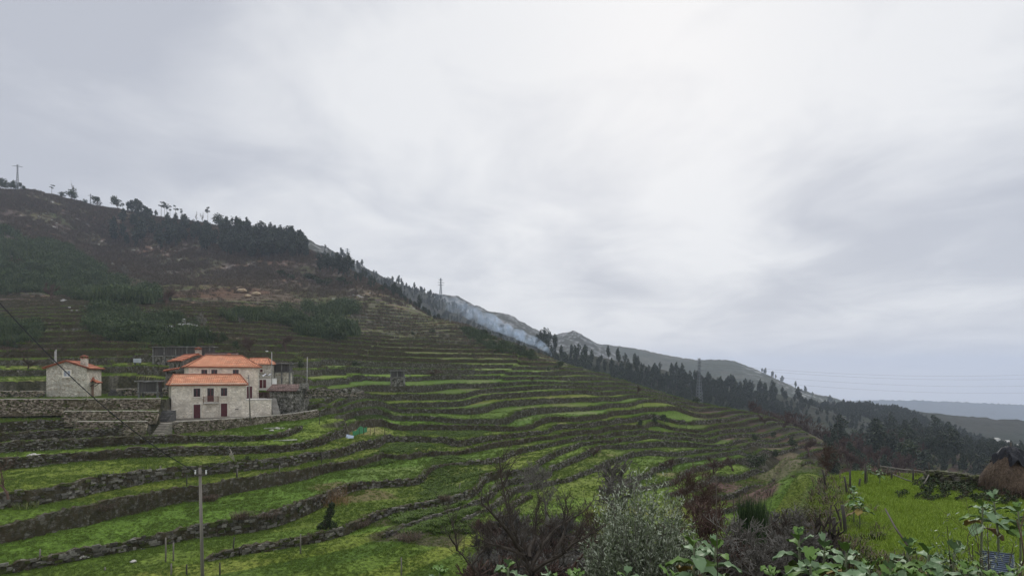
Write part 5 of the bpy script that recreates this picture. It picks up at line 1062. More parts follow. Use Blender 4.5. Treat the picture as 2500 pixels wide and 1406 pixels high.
def mass(R, n, u0, u1, v0, v1, sc, label, seed, dens=None):
    X, Y, Z_ = R; r = random.Random(seed); pts = []; nr_ = int(X.shape[0]*3/4)
    while len(pts) < n:
        u, v = r.uniform(u0, u1), r.uniform(v0, v1); i, j = min(int(v*(nr_-1)), X.shape[0]-1), min(int(u*(X.shape[1]-1)), X.shape[1]-1); x, y, z = X[i, j], Y[i, j], Z_[i, j]
        if dens is not None and r.random() > dens(x/y*F+CX, HY-z/y*F): continue
        pts.append((x+r.uniform(-3, 3), y+r.uniform(-3, 3), z-.8))
    scatter('distant_wood', pts, [sc*r.uniform(.6, 1.2) for _ in pts], PW, label, seed=seed, tilt=np.zeros((len(pts), 2)))
def place(me, name, px, py, d, h, base_h, label, cat, grp=None, wsc=1., z=None):
    x, y, _z = P(px, py, d); z = _z if z is None else z; o = obj(name, me, None, (x, y, z)); s = h/base_h; o.scale = (s*wsc, s*wsc, s); o.rotation_euler = (0, 0, random.uniform(0, 6.28)); return tag(o, label, cat, grp)
def on(px, py, dmin=0):      # ground point on the main hillside
    x, y, z = ground(px, py, dmin); return y
def T(me, name, px, py, hp, base_h, label, cat, grp=None, wsc=1., dmin=0):
    """tree whose foot is the hillside ground seen at (px,py); hp = its height in photo rows"""
    x, y, z = ground(px, py, dmin); o = obj(name, me, None, (x, y, z-.1)); s = hp/F*y/base_h; o.scale = (s*wsc, s*wsc, s); o.rotation_euler = (0, 0, random.uniform(0, 6.28)); return tag(o, label, cat, grp)
def crest(px, back=0):
    """first skyline of the main hillside in a column"""
    j = int(np.clip(round((px-COLS[0])/2.7), 0, nc-1)); c = PROJ[:, j].copy(); c[ROWS > 800] = 9999; i = int(np.argmin(c)); i = max(0, i-back); return GX[i, j], GY[i, j], GZ[i, j]
def TC(me, name, px, hp, base_h, label, cat, grp=None, wsc=1., back=1):
    x, y, z = crest(px, back); o = obj(name, me, None, (x, y, z-.3)); s = (hp/F*y+.3)/base_h; o.scale = (s*wsc, s*wsc, s); o.rotation_euler = (0, 0, random.uniform(0, 6.28)); return tag(o, label, cat, grp)
rr = random.Random(5)
# skyline trees on the left crest
for i, (px, hp) in enumerate([(2,34),(14,30),(26,28),(38,24),(52,22),(60,14)]): TC(RND[i % 4], 'broadleaf_tree', px, hp, 9, 'dark bushy tree in the clump at the far left skyline', 'tree', 'clump of trees on the left skyline', .9)
TC(PIN[0], 'evergreen_tree', 127, 27, 14, 'lone small pine between the two left skyline pylons', 'pine', None, 1.3)
TC(BAR[0], 'bare_tree', 177, 52, 10, 'thin dead tree rising above a dark bush on the left skyline', 'bare tree', None, .5)
TC(RND[1], 'broadleaf_tree', 175, 34, 9, 'large dark bush below the thin dead tree on the skyline', 'tree', None, 1.1)
TC(RND[2], 'broadleaf_tree', 150, 18, 9, 'small dark bush on the skyline, left of the dead tree', 'tree', None, 1.1)
TC(RND[3], 'broadleaf_tree', 207, 14, 9, 'tiny dark bush on the skyline left of the second cross pole', 'tree')
TC(RND[0], 'broadleaf_tree', 237, 28, 9, 'loose dark tree on the skyline right of the second cross pole', 'tree', None, 1.1)
TC(RND[2], 'broadleaf_tree', 286, 36, 9, 'round dark tree standing proud on the left skyline', 'tree', None, 1.05)
for i, (px, hp) in enumerate([(312,20),(322,26),(334,32),(344,24),(354,18),(368,15),(380,12)]): TC(EUC2[i % 3], 'eucalyptus_tree', px, hp+8, 18, 'dark tree in the wood sloping down the left skyline', 'tree', 'dark trees sloping down the left skyline', 1.4, 3)
for i, (px, hp) in enumerate([(393,33),(401,30),(406,29),(416,26),(428,28),(441,24)]): TC(PIN[i % 3], 'evergreen_tree', px, hp*1.3, 14, ['leftmost and tallest','second','third','fourth','fifth','rightmost'][i]+' of the slender pines in a row on the skyline', 'pine', 'row of slender pines on the skyline', 1.0)
for i, (px, hp) in enumerate([(480,32),(494,30)]): TC(BAR[i+1], 'bare_tree', px, hp, 10, ['left','right'][i]+' one of two thin bare trees beside the skyline pine', 'bare tree', 'bare trees on the skyline', .55)
TC(PIN[1], 'evergreen_tree', 508, 46, 14, 'single tall pine between the bare trees and the big round oak', 'pine', None, .9)
TC(RND[1], 'broadleaf_tree', 537, 36, 9, 'big round dark oak on the skyline above the woods', 'tree', None, 1.35)
TC(PIN[2], 'evergreen_tree', 567, 30, 14, 'pine with tufted crown beside the spreading bare tree', 'pine', None, .8)
TC(BAR[3], 'bare_tree', 588, 34, 10, 'spreading bare tree silhouetted on the skyline', 'bare tree', 'bare trees on the skyline', 1.0)
for i, px in enumerate([608, 621, 648]): TC(RND[i], 'broadleaf_tree', px, [16,16,14][i], 9, ['left','middle','right'][i]+' one of three small trees right of the bare skyline tree', 'tree', 'small trees on the skyline')
for i, px in enumerate([668, 676]): TC(BAR[i], 'bare_tree', px, 26-6*i, 10, ['taller','shorter'][i]+' faint bare tree near the pale rocky crest', 'bare tree', 'bare trees on the skyline', .6)
# woods on the upper slope
def wood(poly, n, hp, meshes, label, grp, cat='tree', name='eucalyptus_tree', seed=1, bh=18, ws=1.15, fn=None):
    r = random.Random(seed); xs = [p[0] for p in poly]; ys = [p[1] for p in poly]; k = 0; pts = []
    while k < n:
        px, py = r.uniform(min(xs), max(xs)), r.uniform(min(ys), max(ys)); c = False; m_ = len(poly)
        for i in range(m_):
            x0, y0 = poly[i]; x1, y1 = poly[(i+1) % m_]
            if (y0 > py) != (y1 > py) and px < (x1-x0)*(py-y0)/(y1-y0)+x0: c = not c
        if not c: continue
        if any(abs(px-a)+2*abs(py-b) < 3.5 for a, b in pts): k += .1; continue
        pts.append((px, py)); (fn or T)(meshes[r.randint(0, len(meshes)-1)], name, px, py, hp*r.uniform(.7, 1.2), bh, label, cat, grp, ws*r.uniform(.85, 1.2)); k += 1
G_up = 'dark trees of the upper slope woods'
def hillmass(poly, n, sc, label, seed):
    r = random.Random(seed); pts = []; xs = [p[0] for p in poly]; ys = [p[1] for p in poly]
    while len(pts) < n:
        px, py = r.uniform(min(xs), max(xs)), r.uniform(min(ys), max(ys)); c = False
        for i in range(len(poly)):
            x0, y0 = poly[i]; x1, y1 = poly[(i+1) % len(poly)]
            if (y0 > py) != (y1 > py) and px < (x1-x0)*(py-y0)/(y1-y0)+x0: c = not c
        if c: x, y, z = ground(px, py); pts.append((x, y, z-.6))
    scatter('upper_wood', pts, [sc*r.uniform(.5, 1.2) for _ in pts], PW, label, seed=seed, tilt=np.zeros((len(pts), 2)))
hillmass([(512,580),(600,572),(690,588),(750,610),(752,636),(690,634),(640,636),(560,628),(512,614)], 85, .85, 'dense dark understorey of the main upper wood', 74)
hillmass([(330,540),(440,552),(505,575),(505,606),(430,606),(380,590),(330,575)], 25, .7, 'dark understorey of the scattered upper wood', 75)
hillmass([(860,655),(1060,735),(1075,765),(1000,745),(930,715),(860,690)], 80, .45, 'dark scrub wood along the descending crest', 76)
wood([(270,560),(330,545),(440,560),(505,580),(505,618),(430,620),(330,612),(275,606)], 34, 46, EUC2+EUC, 'dark tree in the scattered wood below the skyline pines', G_up, seed=2)
wood([(512,585),(600,578),(690,592),(750,612),(752,640),(690,640),(640,642),(560,632),(512,618)], 66, 50, EUC, 'tall dark eucalyptus in the dense wood below the round oak', 'tall eucalyptus of the dense upper wood', seed=3, ws=1.25)
wood([(500,560),(560,560),(650,575),(660,588),(520,588)], 16, 26, EUC2, 'dark tree at the top edge of the dense wood', G_up, seed=4)
for i, (px, py, hp) in enumerate([(778,658,42),(790,662,44),(801,664,46),(812,668,42),(827,676,58),(838,678,48),(850,682,64),(783,668,36)]): T(EUC2[i % 3], 'eucalyptus_tree', px, py, hp, 18, 'dark tree in the small dense clump right of the upper woods', 'tree', 'clump right of the upper woods', 1.25)
for i, (px, py, hp, w_) in enumerate([(690,680,22,1.6),(712,685,16,1.6),(760,690,24,2.2),(790,700,22,2.4),(838,702,28,1.6),(930,712,14,1.5),(905,700,14,1.5)]): T(RND[i % 4], 'bush', px, py, hp, 9, 'low dark bush on the brown slope below the woods', 'bush', 'low dark bushes below the woods', w_)
for i, (px, hp, k) in enumerate([(890,30,0),(915,28,1),(968,24,2),(955,30,1)]): TC([BAR[k]][0] if i != 2 else RND[0], 'bare_tree' if i != 2 else 'broadleaf_tree', px, hp, 10 if i != 2 else 9, ['first faint bare tree right of the dark clump','dark tuft tree with bare crown on the descending skyline','small dark tree on the descending skyline','faint bare tree left of the tall skyline pine'][i], 'tree', None, .7)
TC(EUC2[1], 'eucalyptus_tree', 1022, 36, 18, 'tall dark pine-like tree at the end of the descending skyline', 'tree', None, .9)
for i in range(26):
    px = rr.uniform(940, 1075); TC(EUC2[i % 3], 'evergreen_tree', px, rr.uniform(9, 18), 18, 'small dark tree along the descending skyline', 'tree', 'small trees along the descending skyline', 1.5, 1+i % 4)  # eucalyptus meshes stand for these small trees
# trees on the ridges behind
def RT(R, meshes, n, u0, u1, v0, v1, h, label, grp, name='eucalyptus_tree', bh=18, ws=1.1, seed=1, dens=None, cat='tree'):
    """stand trees on a back ridge; u along it 0-1, v row index fraction (1 = crest)"""
    X, Y, Z_ = R; r = random.Random(seed); k = 0; nr_ = int(X.shape[0]*3/4)
    while k < n:
        u, v = r.uniform(u0, u1), r.uniform(v0, v1); i, j = min(int(v*(nr_-1)), X.shape[0]-1), min(int(u*(X.shape[1]-1)), X.shape[1]-1)
        x, y, z = X[i, j], Y[i, j], Z_[i, j]
        if dens is not None and r.random() > dens(x/y*F+CX, HY-z/y*F): k += .02; continue
        o = obj(name, meshes[r.randint(0, len(meshes)-1)], None, (x, y, z-.4)); s = h*r.uniform(.45, 1.2)/bh; o.scale = (s*ws, s*ws, s); o.rotation_euler = (0, 0, r.uniform(0, 6.28)); tag(o, label, cat, grp); k += 1
belt = lambda px, py: 1.0 if 1335 < px < 1910 else .12
RT(R3, EUC, 118, .05, .83, .72, 1.0, 14, 'tall eucalyptus in the hazy belt behind the terraced spur', 'eucalyptus belt behind the terraced spur', seed=11, dens=belt, ws=.85)
RT(R3, EUC2, 46, .05, .95, .55, .85, 13, 'lower dark tree on the wooded slope behind the spur', 'lower trees behind the spur', 'evergreen_tree', seed=12, dens=belt)  # lower trees reuse the eucalyptus meshes
for i, (px, hp) in enumerate([(1320,44),(1330,50),(1340,52),(1312,34),(1228,30),(1352,40)]):
    X, Y, Z_ = R3; nr_ = int(X.shape[0]*3/4); j = int(np.argmin(np.abs(X[nr_-1]/Y[nr_-1]*F+CX-px))); x, y, z = X[nr_-1, j], Y[nr_-1, j], Z_[nr_-1, j]
    o = obj('eucalyptus_tree', EUC[i % 6], None, (x, y, z-2)); s = ((hp)/F*y+4)/18; o.scale = (s*.8, s*.8, s); tag(o, 'dark ragged tree silhouetted above the smoke', 'tree', 'ragged trees above the smoke')
mass(R3, 900, .04, .97, .45, .97, .42, 'distant wood filling the slope behind the terraced spur', 71, lambda px, py: (1.0 if 1335 < px < 1920 else .3)*(.3+1.4*float(fbm(np.array([px]), np.array([py*3]), 60, 2, 7)[0] > .48)))
mass(R5, 2600, .05, .97, .3, .99, .5, 'dark distant wood over the right hill', 72, lambda px, py: .35+.65*float(fbm(np.array([px]), np.array([py*3]), 70, 2, 8)[0] > .47))
mass(R1, 420, .25, .97, .5, .97, .6, 'distant wood on the slope behind the left crest', 73)
RT(R4, EUC2, 20, .55, .95, .97, 1.0, 17, 'tiny tree on the skyline of the round hill', 'tiny trees on the round hill skyline', 'evergreen_tree', seed=13)  # trees on these ridges are eucalyptus meshes, not pines
RT(R1, EUC2, 44, .3, .95, .7, 1.0, 15, 'small dark tree on the wooded slope behind the left crest', 'trees on the slope behind the left crest', 'evergreen_tree', seed=14)
RT(R5, EUC, 40, .12, .8, .93, 1.0, 10, 'dark tree along the crest of the right wooded hill', 'trees on the crest of the right hill', 'evergreen_tree', seed=15)
RT(R5, EUC2, 60, .1, .9, .4, .93, 11, 'dark tree on the slope of the right wooded hill', 'trees on the slope of the right hill', 'evergreen_tree', seed=16)
# large trees of the valley side at right, on the main ground
for i in range(96):
    px = rr.uniform(2040, 2560) if i % 3 else rr.uniform(2120, 2420); base = 1085+(px-2060)*.13; py = base+rr.uniform(0, 45)
    d_ = rr.uniform(190, 400); x = (px-CX)/F*d_; z = float(zat(x, d_)); h_ = rr.uniform(6, 14)*(1.0 if i % 3 else 1.2)*(1 if px < 2330 else .45)
    me = (RND+EUC2+EUC2+EUC)[rr.randint(2, 15)]; isr = me.name.startswith('broad'); s = h_*(.75 if isr else 1)/(9 if isr else 18); o = obj('broadleaf_tree' if isr else 'evergreen_tree', me, None, (x, d_, z-.4)); o.scale = (s*1.25, s*1.25, s); tag(o, 'large dark tree in the valley wood beyond the meadow', 'tree', 'valley wood beyond the meadow')  # the trees that are not broadleaf use eucalyptus meshes
pts = []
while len(pts) < 1500:
    px, d_ = rr.uniform(2010, 2700), rr.uniform(120, 620)**1.0; x = (px-CX)/F*d_
    if x < 62+(.05*(d_-120)) or fbm(np.array([x]), np.array([d_]), 40, 2, 6)[0] < .36: continue
    pts.append((x, d_, float(zat(x, d_))-.5))
scatter('distant_wood', pts, [rr.uniform(.14, .48) for _ in pts], PW, 'dark young wood covering the valley floor beyond the meadow', seed=78, tilt=np.zeros((len(pts), 2)))
PTW = [proto('thicket_tree', m_) for m_ in BARR]; pts = []
while len(pts) < 700:
    px, d_ = rr.uniform(1780, 2260), rr.uniform(150, 480); x = (px-CX)/F*d_
    if (d_ < 270 and px < 2055) or (d_ >= 270 and px < 1830): continue
    pts.append((x, d_, float(zat(x, d_))-.4))
scatter('leafless_wood', pts, [rr.uniform(.7, 1.5) for _ in pts], PTW, 'purplish brown leafless wood on the valley side', seed=79, tilt=np.zeros((len(pts), 2)))
# leafless thicket on the valley side: greyish and reddish bare trees
for i in range(60):
    px = rr.uniform(1830, 2230); py = rr.uniform(985, 1120); d_ = rr.uniform(250, 330) if px > 2050 else rr.uniform(262, 400); x = (px-CX)/F*d_; z = float(zat(x, d_)); o = obj('bare_tree', BARR[i % 3], None, (x, d_, z-.3)); s = rr.uniform(5, 9)/5; o.scale = (s*1.2, s*1.2, s); tag(o, 'leafless brown tree in the thicket beyond the spur', 'bare tree', 'leafless thicket beyond the spur')
# bushes and small trees on the terraces
for px, py, hp, ws, me, lab in [(1365,905,26,1.3,0,'large round dark bush on the terraces below the smoke'),(1338,908,14,1.,1,'small dark bush left of the large round bush'),(1302,868,16,1.6,2,'dark bush on the rim just below the smoke'),(1270,862,20,1.8,3,'wide dark bush on the rim left of the smoke'),
    (1185,822,18,1.8,0,'dark bush on the upper rim, leftmost of the rim bushes'),(1225,845,16,2.0,1,'dark bush midway along the upper rim'),(1563,1045,22,1.,2,'leftmost dark round bush of three on the spur terraces'),(1597,1040,20,1.1,3,'middle dark round bush of three on the spur terraces'),(1622,1038,28,1.1,0,'tallest right dark round bush on the spur terraces'),
    (1700,988,20,1.7,1,'dark bush at the foot of the large lattice pylon'),(1846,1082,22,1.2,2,'dark round bush beside the brown spur field'),(1845,1150,44,1.4,3,'large dark bush below the long spur wall'),(1888,1072,20,1.2,0,'dark shrub on the straw coloured spur edge'),(1895,1120,26,.9,1,'upright dark shrub right of the spur'),(1935,1100,34,.9,2,'tall dark shrub among the small right terraces'),
    (625,898,14,1.2,1,'dark bush behind the right rear house'),(520,840,30,1.1,2,'light green bush right of the long granary'),(545,842,32,1.,3,'rounded green bush above the rear houses'),(575,865,30,1.,0,'olive green bush just behind the rear roofs'),(870,905,20,1.5,1,'dark bush on the middle terraces left of the lone granary'),(1010,828,12,1.3,2,'small dark bush high on the middle slope'),(1055,818,12,1.8,3,'wide dark bush high on the middle slope'),(820,830,34,2.1,0,'big rounded dark bush in the middle of the slope'),
    (1210,865,10,1.6,2,'low dark bush on the terraces below the rim'),(605,1132,22,1.0,3,'small dark gorse bush on the wall behind the near pole'),(735,905,26,.9,1,'dark bush behind the old stone barn')]:
    lt = 'light green' in lab or 'olive' in lab; T(RND[me], 'bush', px, py, hp, 9, lab, 'bush', None, ws)
SH = [round_mesh(s+160, 4, 3.6, L_light, 'shrub', .2, 20, .1) for s in range(2)]
for px, py, hp, lab in [(735,900,34,'light yellow green tree behind the old barn'),(717,898,24,'small pale shrub right of the street lamp'),(273,900,22,'small orange tinged citrus tree between the left houses')]: T(SH[len(lab) % 2], 'shrub', px, py, hp, 4, lab, 'shrub', None, 1.0)
L_red = [leaf_mat('reddish_leaf', (.20,.085,.06)), leaf_mat('reddish_leaf_b', (.14,.065,.05))]
for i, (px, py, hp, ws, lab) in enumerate([(125,732,42,1.,'small bare tree at the foot of the left broom thicket'),(300,688,42,1.6,'pale spreading bare tree above the broom thicket'),(408,752,50,1.2,'reddish bare tree right of the large broom thicket'),(500,812,56,1.2,'grey bare tree above the long granary, right end'),(615,872,60,1.2,'brown bare tree directly behind the rear roofs'),(700,862,46,1.2,'brown bare tree on the slope right of the rear houses'),(585,800,24,1.3,'grey bare shrub below the flat broom patch'),(70,905,34,1.6,'reddish bare tree left of the small house'),(1000,925,20,2.0,'grey leafless bush beside the lone granary'),(1060,922,22,2.2,'wide leafless bush right of the lone granary'),(1555,965,26,1.2,'small bare tree on the upper spur rim'),(1300,935,12,2.6,'low brown bramble mound on the upper spur terraces'),(1450,1115,28,1.6,'reddish bush on the curving field wall'),(1510,1092,24,1.2,'brown leafless shrub on a spur terrace'),(1640,1150,34,1.6,'brown leafless tree on the lower spur'),(1745,1160,46,1.6,'reddish leafless tree cluster above the dug field'),(1790,1150,40,1.6,'brown leafless tree left of the large dark bush'),(1975,1115,48,1.3,'bare brown tree at the right end of the spur'),(1915,1050,40,1.6,'hazy reddish bare tree behind the spur grass'),(1870,1040,30,1.8,'hazy brown bare tree on the upper spur end')]):
    me = BARR[i % 3] if 'grey' not in lab and 'pale' not in lab else BAR[i % 4]; T(me, 'bare_tree', px, py, hp, 5 if me in BARR else 10, lab, 'bare tree', None, ws)
# ------------------------------------------------------------------ pylons
M_steel = mat('galvanised_steel', (.20,.22,.23), .6, 3, .2, metal=.2)
def lattice(name, loc, h, w0, w1, arms, label, r=.12, levels=10, cat='pylon'):
    e = empty(name, loc, .4); tag(e, label, cat, 'electricity pylons'); b = MB()
    def wd_(f): return w0+(w1-w0)*min(1, f/.75)**.8
    for sx in (-1, 1):
        for sy in (-1, 1): b.tube([(sx*wd_(f)/2, sy*wd_(f)/2, h*f-(2 if f == 0 else 0)) for f in np.linspace(0, 1, 9)], r, 4)
    for k in range(levels):
        f0, f1 = k/levels, (k+1)/levels; a, c = wd_(f0)/2, wd_(f1)/2
        for (p, q) in (((-1, -1), (1, -1)), ((1, -1), (1, 1)), ((1, 1), (-1, 1)), ((-1, 1), (-1, -1))):
            b.tube([(p[0]*a, p[1]*a, h*f0), (q[0]*c, q[1]*c, h*f1)], r*.6, 3); b.tube([(q[0]*a, q[1]*a, h*f0), (p[0]*c, p[1]*c, h*f1)], r*.6, 3)
    b.build('tower', M_steel, e)
    for f, L_ in arms:
        b = MB(); b.tube([(-L_, 0, h*f), (0, 0, h*f+.8)], r, 4); b.tube([(L_, 0, h*f), (0, 0, h*f+.8)], r, 4); b.tube([(-L_, 0, h*f), (L_, 0, h*f)], r, 4); b.build('cross_arm', M_steel, e)
    return e
x, y, z = crest(43, 3); lattice('pylon', (x, y, z-1), 70/F*y, 2.4, .8, [(.93, 4.0)], 'lattice pylon with one cross arm at the far left skyline', .14, 12)
x, y, z = crest(221, 1); lattice('pylon', (x, y, z-.5), 32/F*y, 1.0, .5, [(.85, 2.4)], 'small cross shaped power pole on the left skyline', .12, 5)
x, y, z = P(1707, 992, 420); lattice('pylon', (x, y, z), 118/F*420, 4.0, 1.1, [(.74, 2.4), (.83, 2.6), (.91, 2.2)], 'large dark lattice pylon rising behind the terraced spur', .13, 16)
x, y, z = P(1076, 722, 1020); lattice('pylon', (x, y, z), 43/F*1020, 4.0, 1.3, [(.60, 5.0), (.74, 6.0), (.88, 4.0)], 'pale tree shaped pylon above the notch of the skyline', .3, 9)
x, y, z = P(848, 640, 960); lattice('pylon', (x, y, z), 34/F*960, 3.2, 1.1, [(.6, 4.0), (.75, 5.0), (.9, 3.6)], 'faint pale pylon behind the dark clump', .25, 8)
M_wire = mat('distant_wire', (.12,.12,.13), .7)
for i, (y0, y1) in enumerate([(888, 896), (893, 907), (905, 926), (918, 944)]):
    cable('power_cable', P(1700+i*6, y0-2, 420), P(2720, y1+6, 500), 7, .05, ['topmost','second','third','lowest'][i]+' thin cable crossing the pale sky at right', 30, M_wire)
# ------------------------------------------------------------------ village houses far right
vm = 0
for i, (px, py, w_, hh_) in enumerate([(2418,1082,16,7),(2436,1076,13,6),(2428,1091,12,6),(2462,1082,17,6),(2455,1090,12,5),(2484,1091,14,5),(2256,1084,6,5),(2446,1086,9,5)]):
    d_ = 600.; x, y, z = P(px, py-4, d_); e = empty('village_house', (x-w_/F*d_/2, y, z-1), .15*((i*37) % 5-2)); tag(e, ['white house with red roof, first of the far village','white house with pale roof behind the first village house','white low house in front of the first village house','wide pale roofed house at the right of the far village','small white house between the village groups','white low house at the right edge of the far village','tiny lone white house in the valley wood','small pale house in the middle of the far village'][i], 'house', 'far village houses')
    w2, h2_ = w_/F*d_, hh_/F*d_; walls_box(w2, w2*.7, -6, h2_*.55, M_white, e); hip_m = MB(); hip_m.add([(-.3,-.3,h2_*.55),(w2+.3,-.3,h2_*.55),(w2+.3,w2*.7+.3,h2_*.55),(-.3,w2*.7+.3,h2_*.55),(w2*.3,w2*.35,h2_),(w2*.7,w2*.35,h2_)], [(0,1,5,4),(1,2,5),(2,3,4,5),(3,0,4),(0,3,2,1)])
    hip_m.build('roof', [M_tile2, M_slab][i in (1, 3, 5)], e)
# ------------------------------------------------------------------ smoke
sm = bpy.data.materials.new('smoke'); sm.use_nodes = True; t_ = sm.node_tree; t_.nodes.clear(); N_ = t_.nodes.new
pv = N_('ShaderNodeVolumePrincipled'); mo = N_('ShaderNodeOutputMaterial'); tc_ = N_('ShaderNodeTexCoord'); no = N_('ShaderNodeTexNoise'); mr = N_('ShaderNodeMapRange'); sp_ = N_('ShaderNodeSeparateXYZ'); mr2 = N_('ShaderNodeMapRange'); mm2 = N_('ShaderNodeMath')
no.inputs['Scale'].default_value = .2; no.inputs['Detail'].default_value = 5; no.inputs['Distortion'].default_value = .6; t_.links.new(tc_.outputs['Object'], no.inputs['Vector']); mr.inputs['From Min'].default_value = .40; mr.inputs['From Max'].default_value = .66; mr.inputs['To Max'].default_value = .20; t_.links.new(no.outputs['Fac'], mr.inputs['Value'])
t_.links.new(tc_.outputs['Object'], sp_.inputs[0]); mr2.inputs['From Min'].default_value = -62; mr2.inputs['From Max'].default_value = 0; mr2.inputs['To Min'].default_value = .05; mr2.inputs['To Max'].default_value = 1.3; t_.links.new(sp_.outputs[0], mr2.inputs['Value']); mm2.operation = 'MULTIPLY'; t_.links.new(mr.outputs[0], mm2.inputs[0]); t_.links.new(mr2.outputs[0], mm2.inputs[1]); t_.links.new(mm2.outputs[0], pv.inputs['Density'])
pv.inputs['Color'].default_value = (.66, .80, 1, 1); pv.inputs['Anisotropy'].default_value = .3; t_.links.new(pv.outputs[0], mo.inputs['Volume'])
b = MB(); pts = []; rad = []; o0 = Vector(P(1346, 864, 305))
for px, py, r_ in ((1347, 868, .5), (1338, 855, 1.5), (1315, 838, 2.3), (1280, 824, 2.7), (1235, 803, 3.3), (1185, 780, 4.0), (1125, 752, 4.6), (1080, 735, 4.2), (1050, 722, 1.5)): pts.append(Vector(P(px, py, 305+(1347-px)*.25))-o0); rad.append(r_)
pp = []; rp = []
for i in range(len(pts)-1):
    for k in range(4): pp.append(pts[i].lerp(pts[i+1], k/4)+Vector((0, 0, rr.uniform(-.6, .6)*rad[i]*.2))); rp.append((rad[i]*(1-k/4)+rad[i+1]*k/4)*rr.uniform(.85, 1.15))
b.tube(pp, rp, 16); so = b.build('smoke_plume', sm, None, True); so.location = o0; tag(so, 'thin blue white smoke drifting up from behind the terraced rim', None, None, 'stuff')
# ------------------------------------------------------------------ foreground and small things
fr_ = random.Random(77)
def gz(x, y): return float(zat(x, y))
# --- olive shrub
L_ol = [leaf_mat('olive_leaf_silver', (.36,.40,.29), .5, spec=.35), leaf_mat('olive_leaf_green', (.16,.20,.10), .5, spec=.35), leaf_mat('olive_leaf_dark', (.085,.11,.058), .5, spec=.3)]
def leafy_shoots(nsh, rad, h, nleaf, ll, lw, mats, seed, lean=.55, start=.25, wts=(.3, .4, .3), up=.6):
    r = np.random.default_rng(seed); V = []; MI = []; tw = MB()
    for k in range(nsh):
        a = r.uniform(0, 6.283); o = math.sqrt(r.uniform(0, 1)); rx = rad*o; hh = h*(1.02-.45*o**2)*r.uniform(.55, 1.08)
        if r.uniform() < .25: hh *= .6
        b0 = np.array([rx*.25*math.cos(a), rx*.25*math.sin(a), 0.]); b1 = np.array([rx*.8*math.cos(a), rx*.8*math.sin(a), hh*.55]); b2 = np.array([rx*1.1*math.cos(a+r.uniform(-.3, .3)), rx*1.1*math.sin(a+r.uniform(-.3, .3)), hh])
        if k % 3 == 0: tw.tube([tuple(b0), tuple(b1), tuple(b2)], [.014, .009, .004], 3, cap=False)
        for q in range(nleaf):
            f = start+(1-start)*r.uniform(0, 1)**.8; p = (1-f)**2*b0+2*f*(1-f)*b1+f*f*b2; tg = 2*(1-f)*(b1-b0)+2*f*(b2-b1); tg /= np.linalg.norm(tg)
            d = r.normal(size=3)*.55+tg*up+np.array([0, 0, .15]); d /= np.linalg.norm(d); s_ = np.cross(d, r.normal(size=3)); s_ /= np.linalg.norm(s_); L_ = ll*r.uniform(.7, 1.25); w2 = lw*r.uniform(.8, 1.2)*.5; p = p+r.normal(size=3)*.025
            V += [p, p+d*L_*.5+s_*w2, p+d*L_, p+d*L_*.5-s_*w2]
            t_ = r.uniform(); MI.append(0 if t_ < wts[0]*(.4+1.2*f) else 1 if t_ < wts[0]+wts[1] else 2)
    return np.array(V), np.array(MI), tw
def shoot_plant(name, x, y, z, args, mats, label, cat, twm, grp=None, parts=('foliage', 'stems')):
    e = empty(name, (x, y, z)); tag(e, label, cat, grp); V, MI, tw = leafy_shoots(*args[:6], mats, *args[6:]) ; me = np_mesh(parts[0], V, np.arange(len(V)).reshape(-1, 4), mats, False, MI); obj(parts[0], me, e); tw.build(parts[1], twm, e); return e
x, y, z = P(1562, 1420, 12.0); zg = gz(x, y)
shoot_plant('olive_tree', x, y, -5.3, (620, 1.14, 3.25, 42, .078, .019), L_ol, 'bushy young olive tree with silvery leaves at the bottom centre', 'olive tree', M_barkgy) if False else None
e = empty('olive_tree', (x, y, -5.3)); tag(e, 'bushy young olive tree with silvery leaves at the bottom centre', 'olive tree')
V, MI, tw = leafy_shoots(900, 1.16, 3.35, 48, .088, .025, L_ol, 501, start=.2); obj('foliage', np_mesh('foliage', V, np.arange(len(V)).reshape(-1, 4), L_ol, False, MI), e); tw.tube([(0,0,-.6),(.05,0,.5),(0,.05,1.2)], [.07,.06,.04], 6); tw.build('trunk', M_barkgy, e)
def olive_small(px, py, d, h, rad, n, lab, seed):
    x, y, z = P(px, py, d); e = empty('olive_sapling', (x, y, z-h)); tag(e, lab, 'olive tree'); V, MI, tw = leafy_shoots(n, rad, h, 16, .07, .018, L_ol, seed, start=.3, wts=(.2,.5,.3)); obj('foliage', np_mesh('foliage', V, np.arange(len(V)).reshape(-1, 4), L_ol, False, MI), e); tw.build('stems', M_barkdk, e)
olive_small(2340, 1255, 9.5, 1.3, .45, 22, 'thin olive sapling in front of the meadow at right', 511); olive_small(2420, 1290, 9.0, 1.1, .4, 26, 'second olive sapling, right of the first, before the meadow', 512)
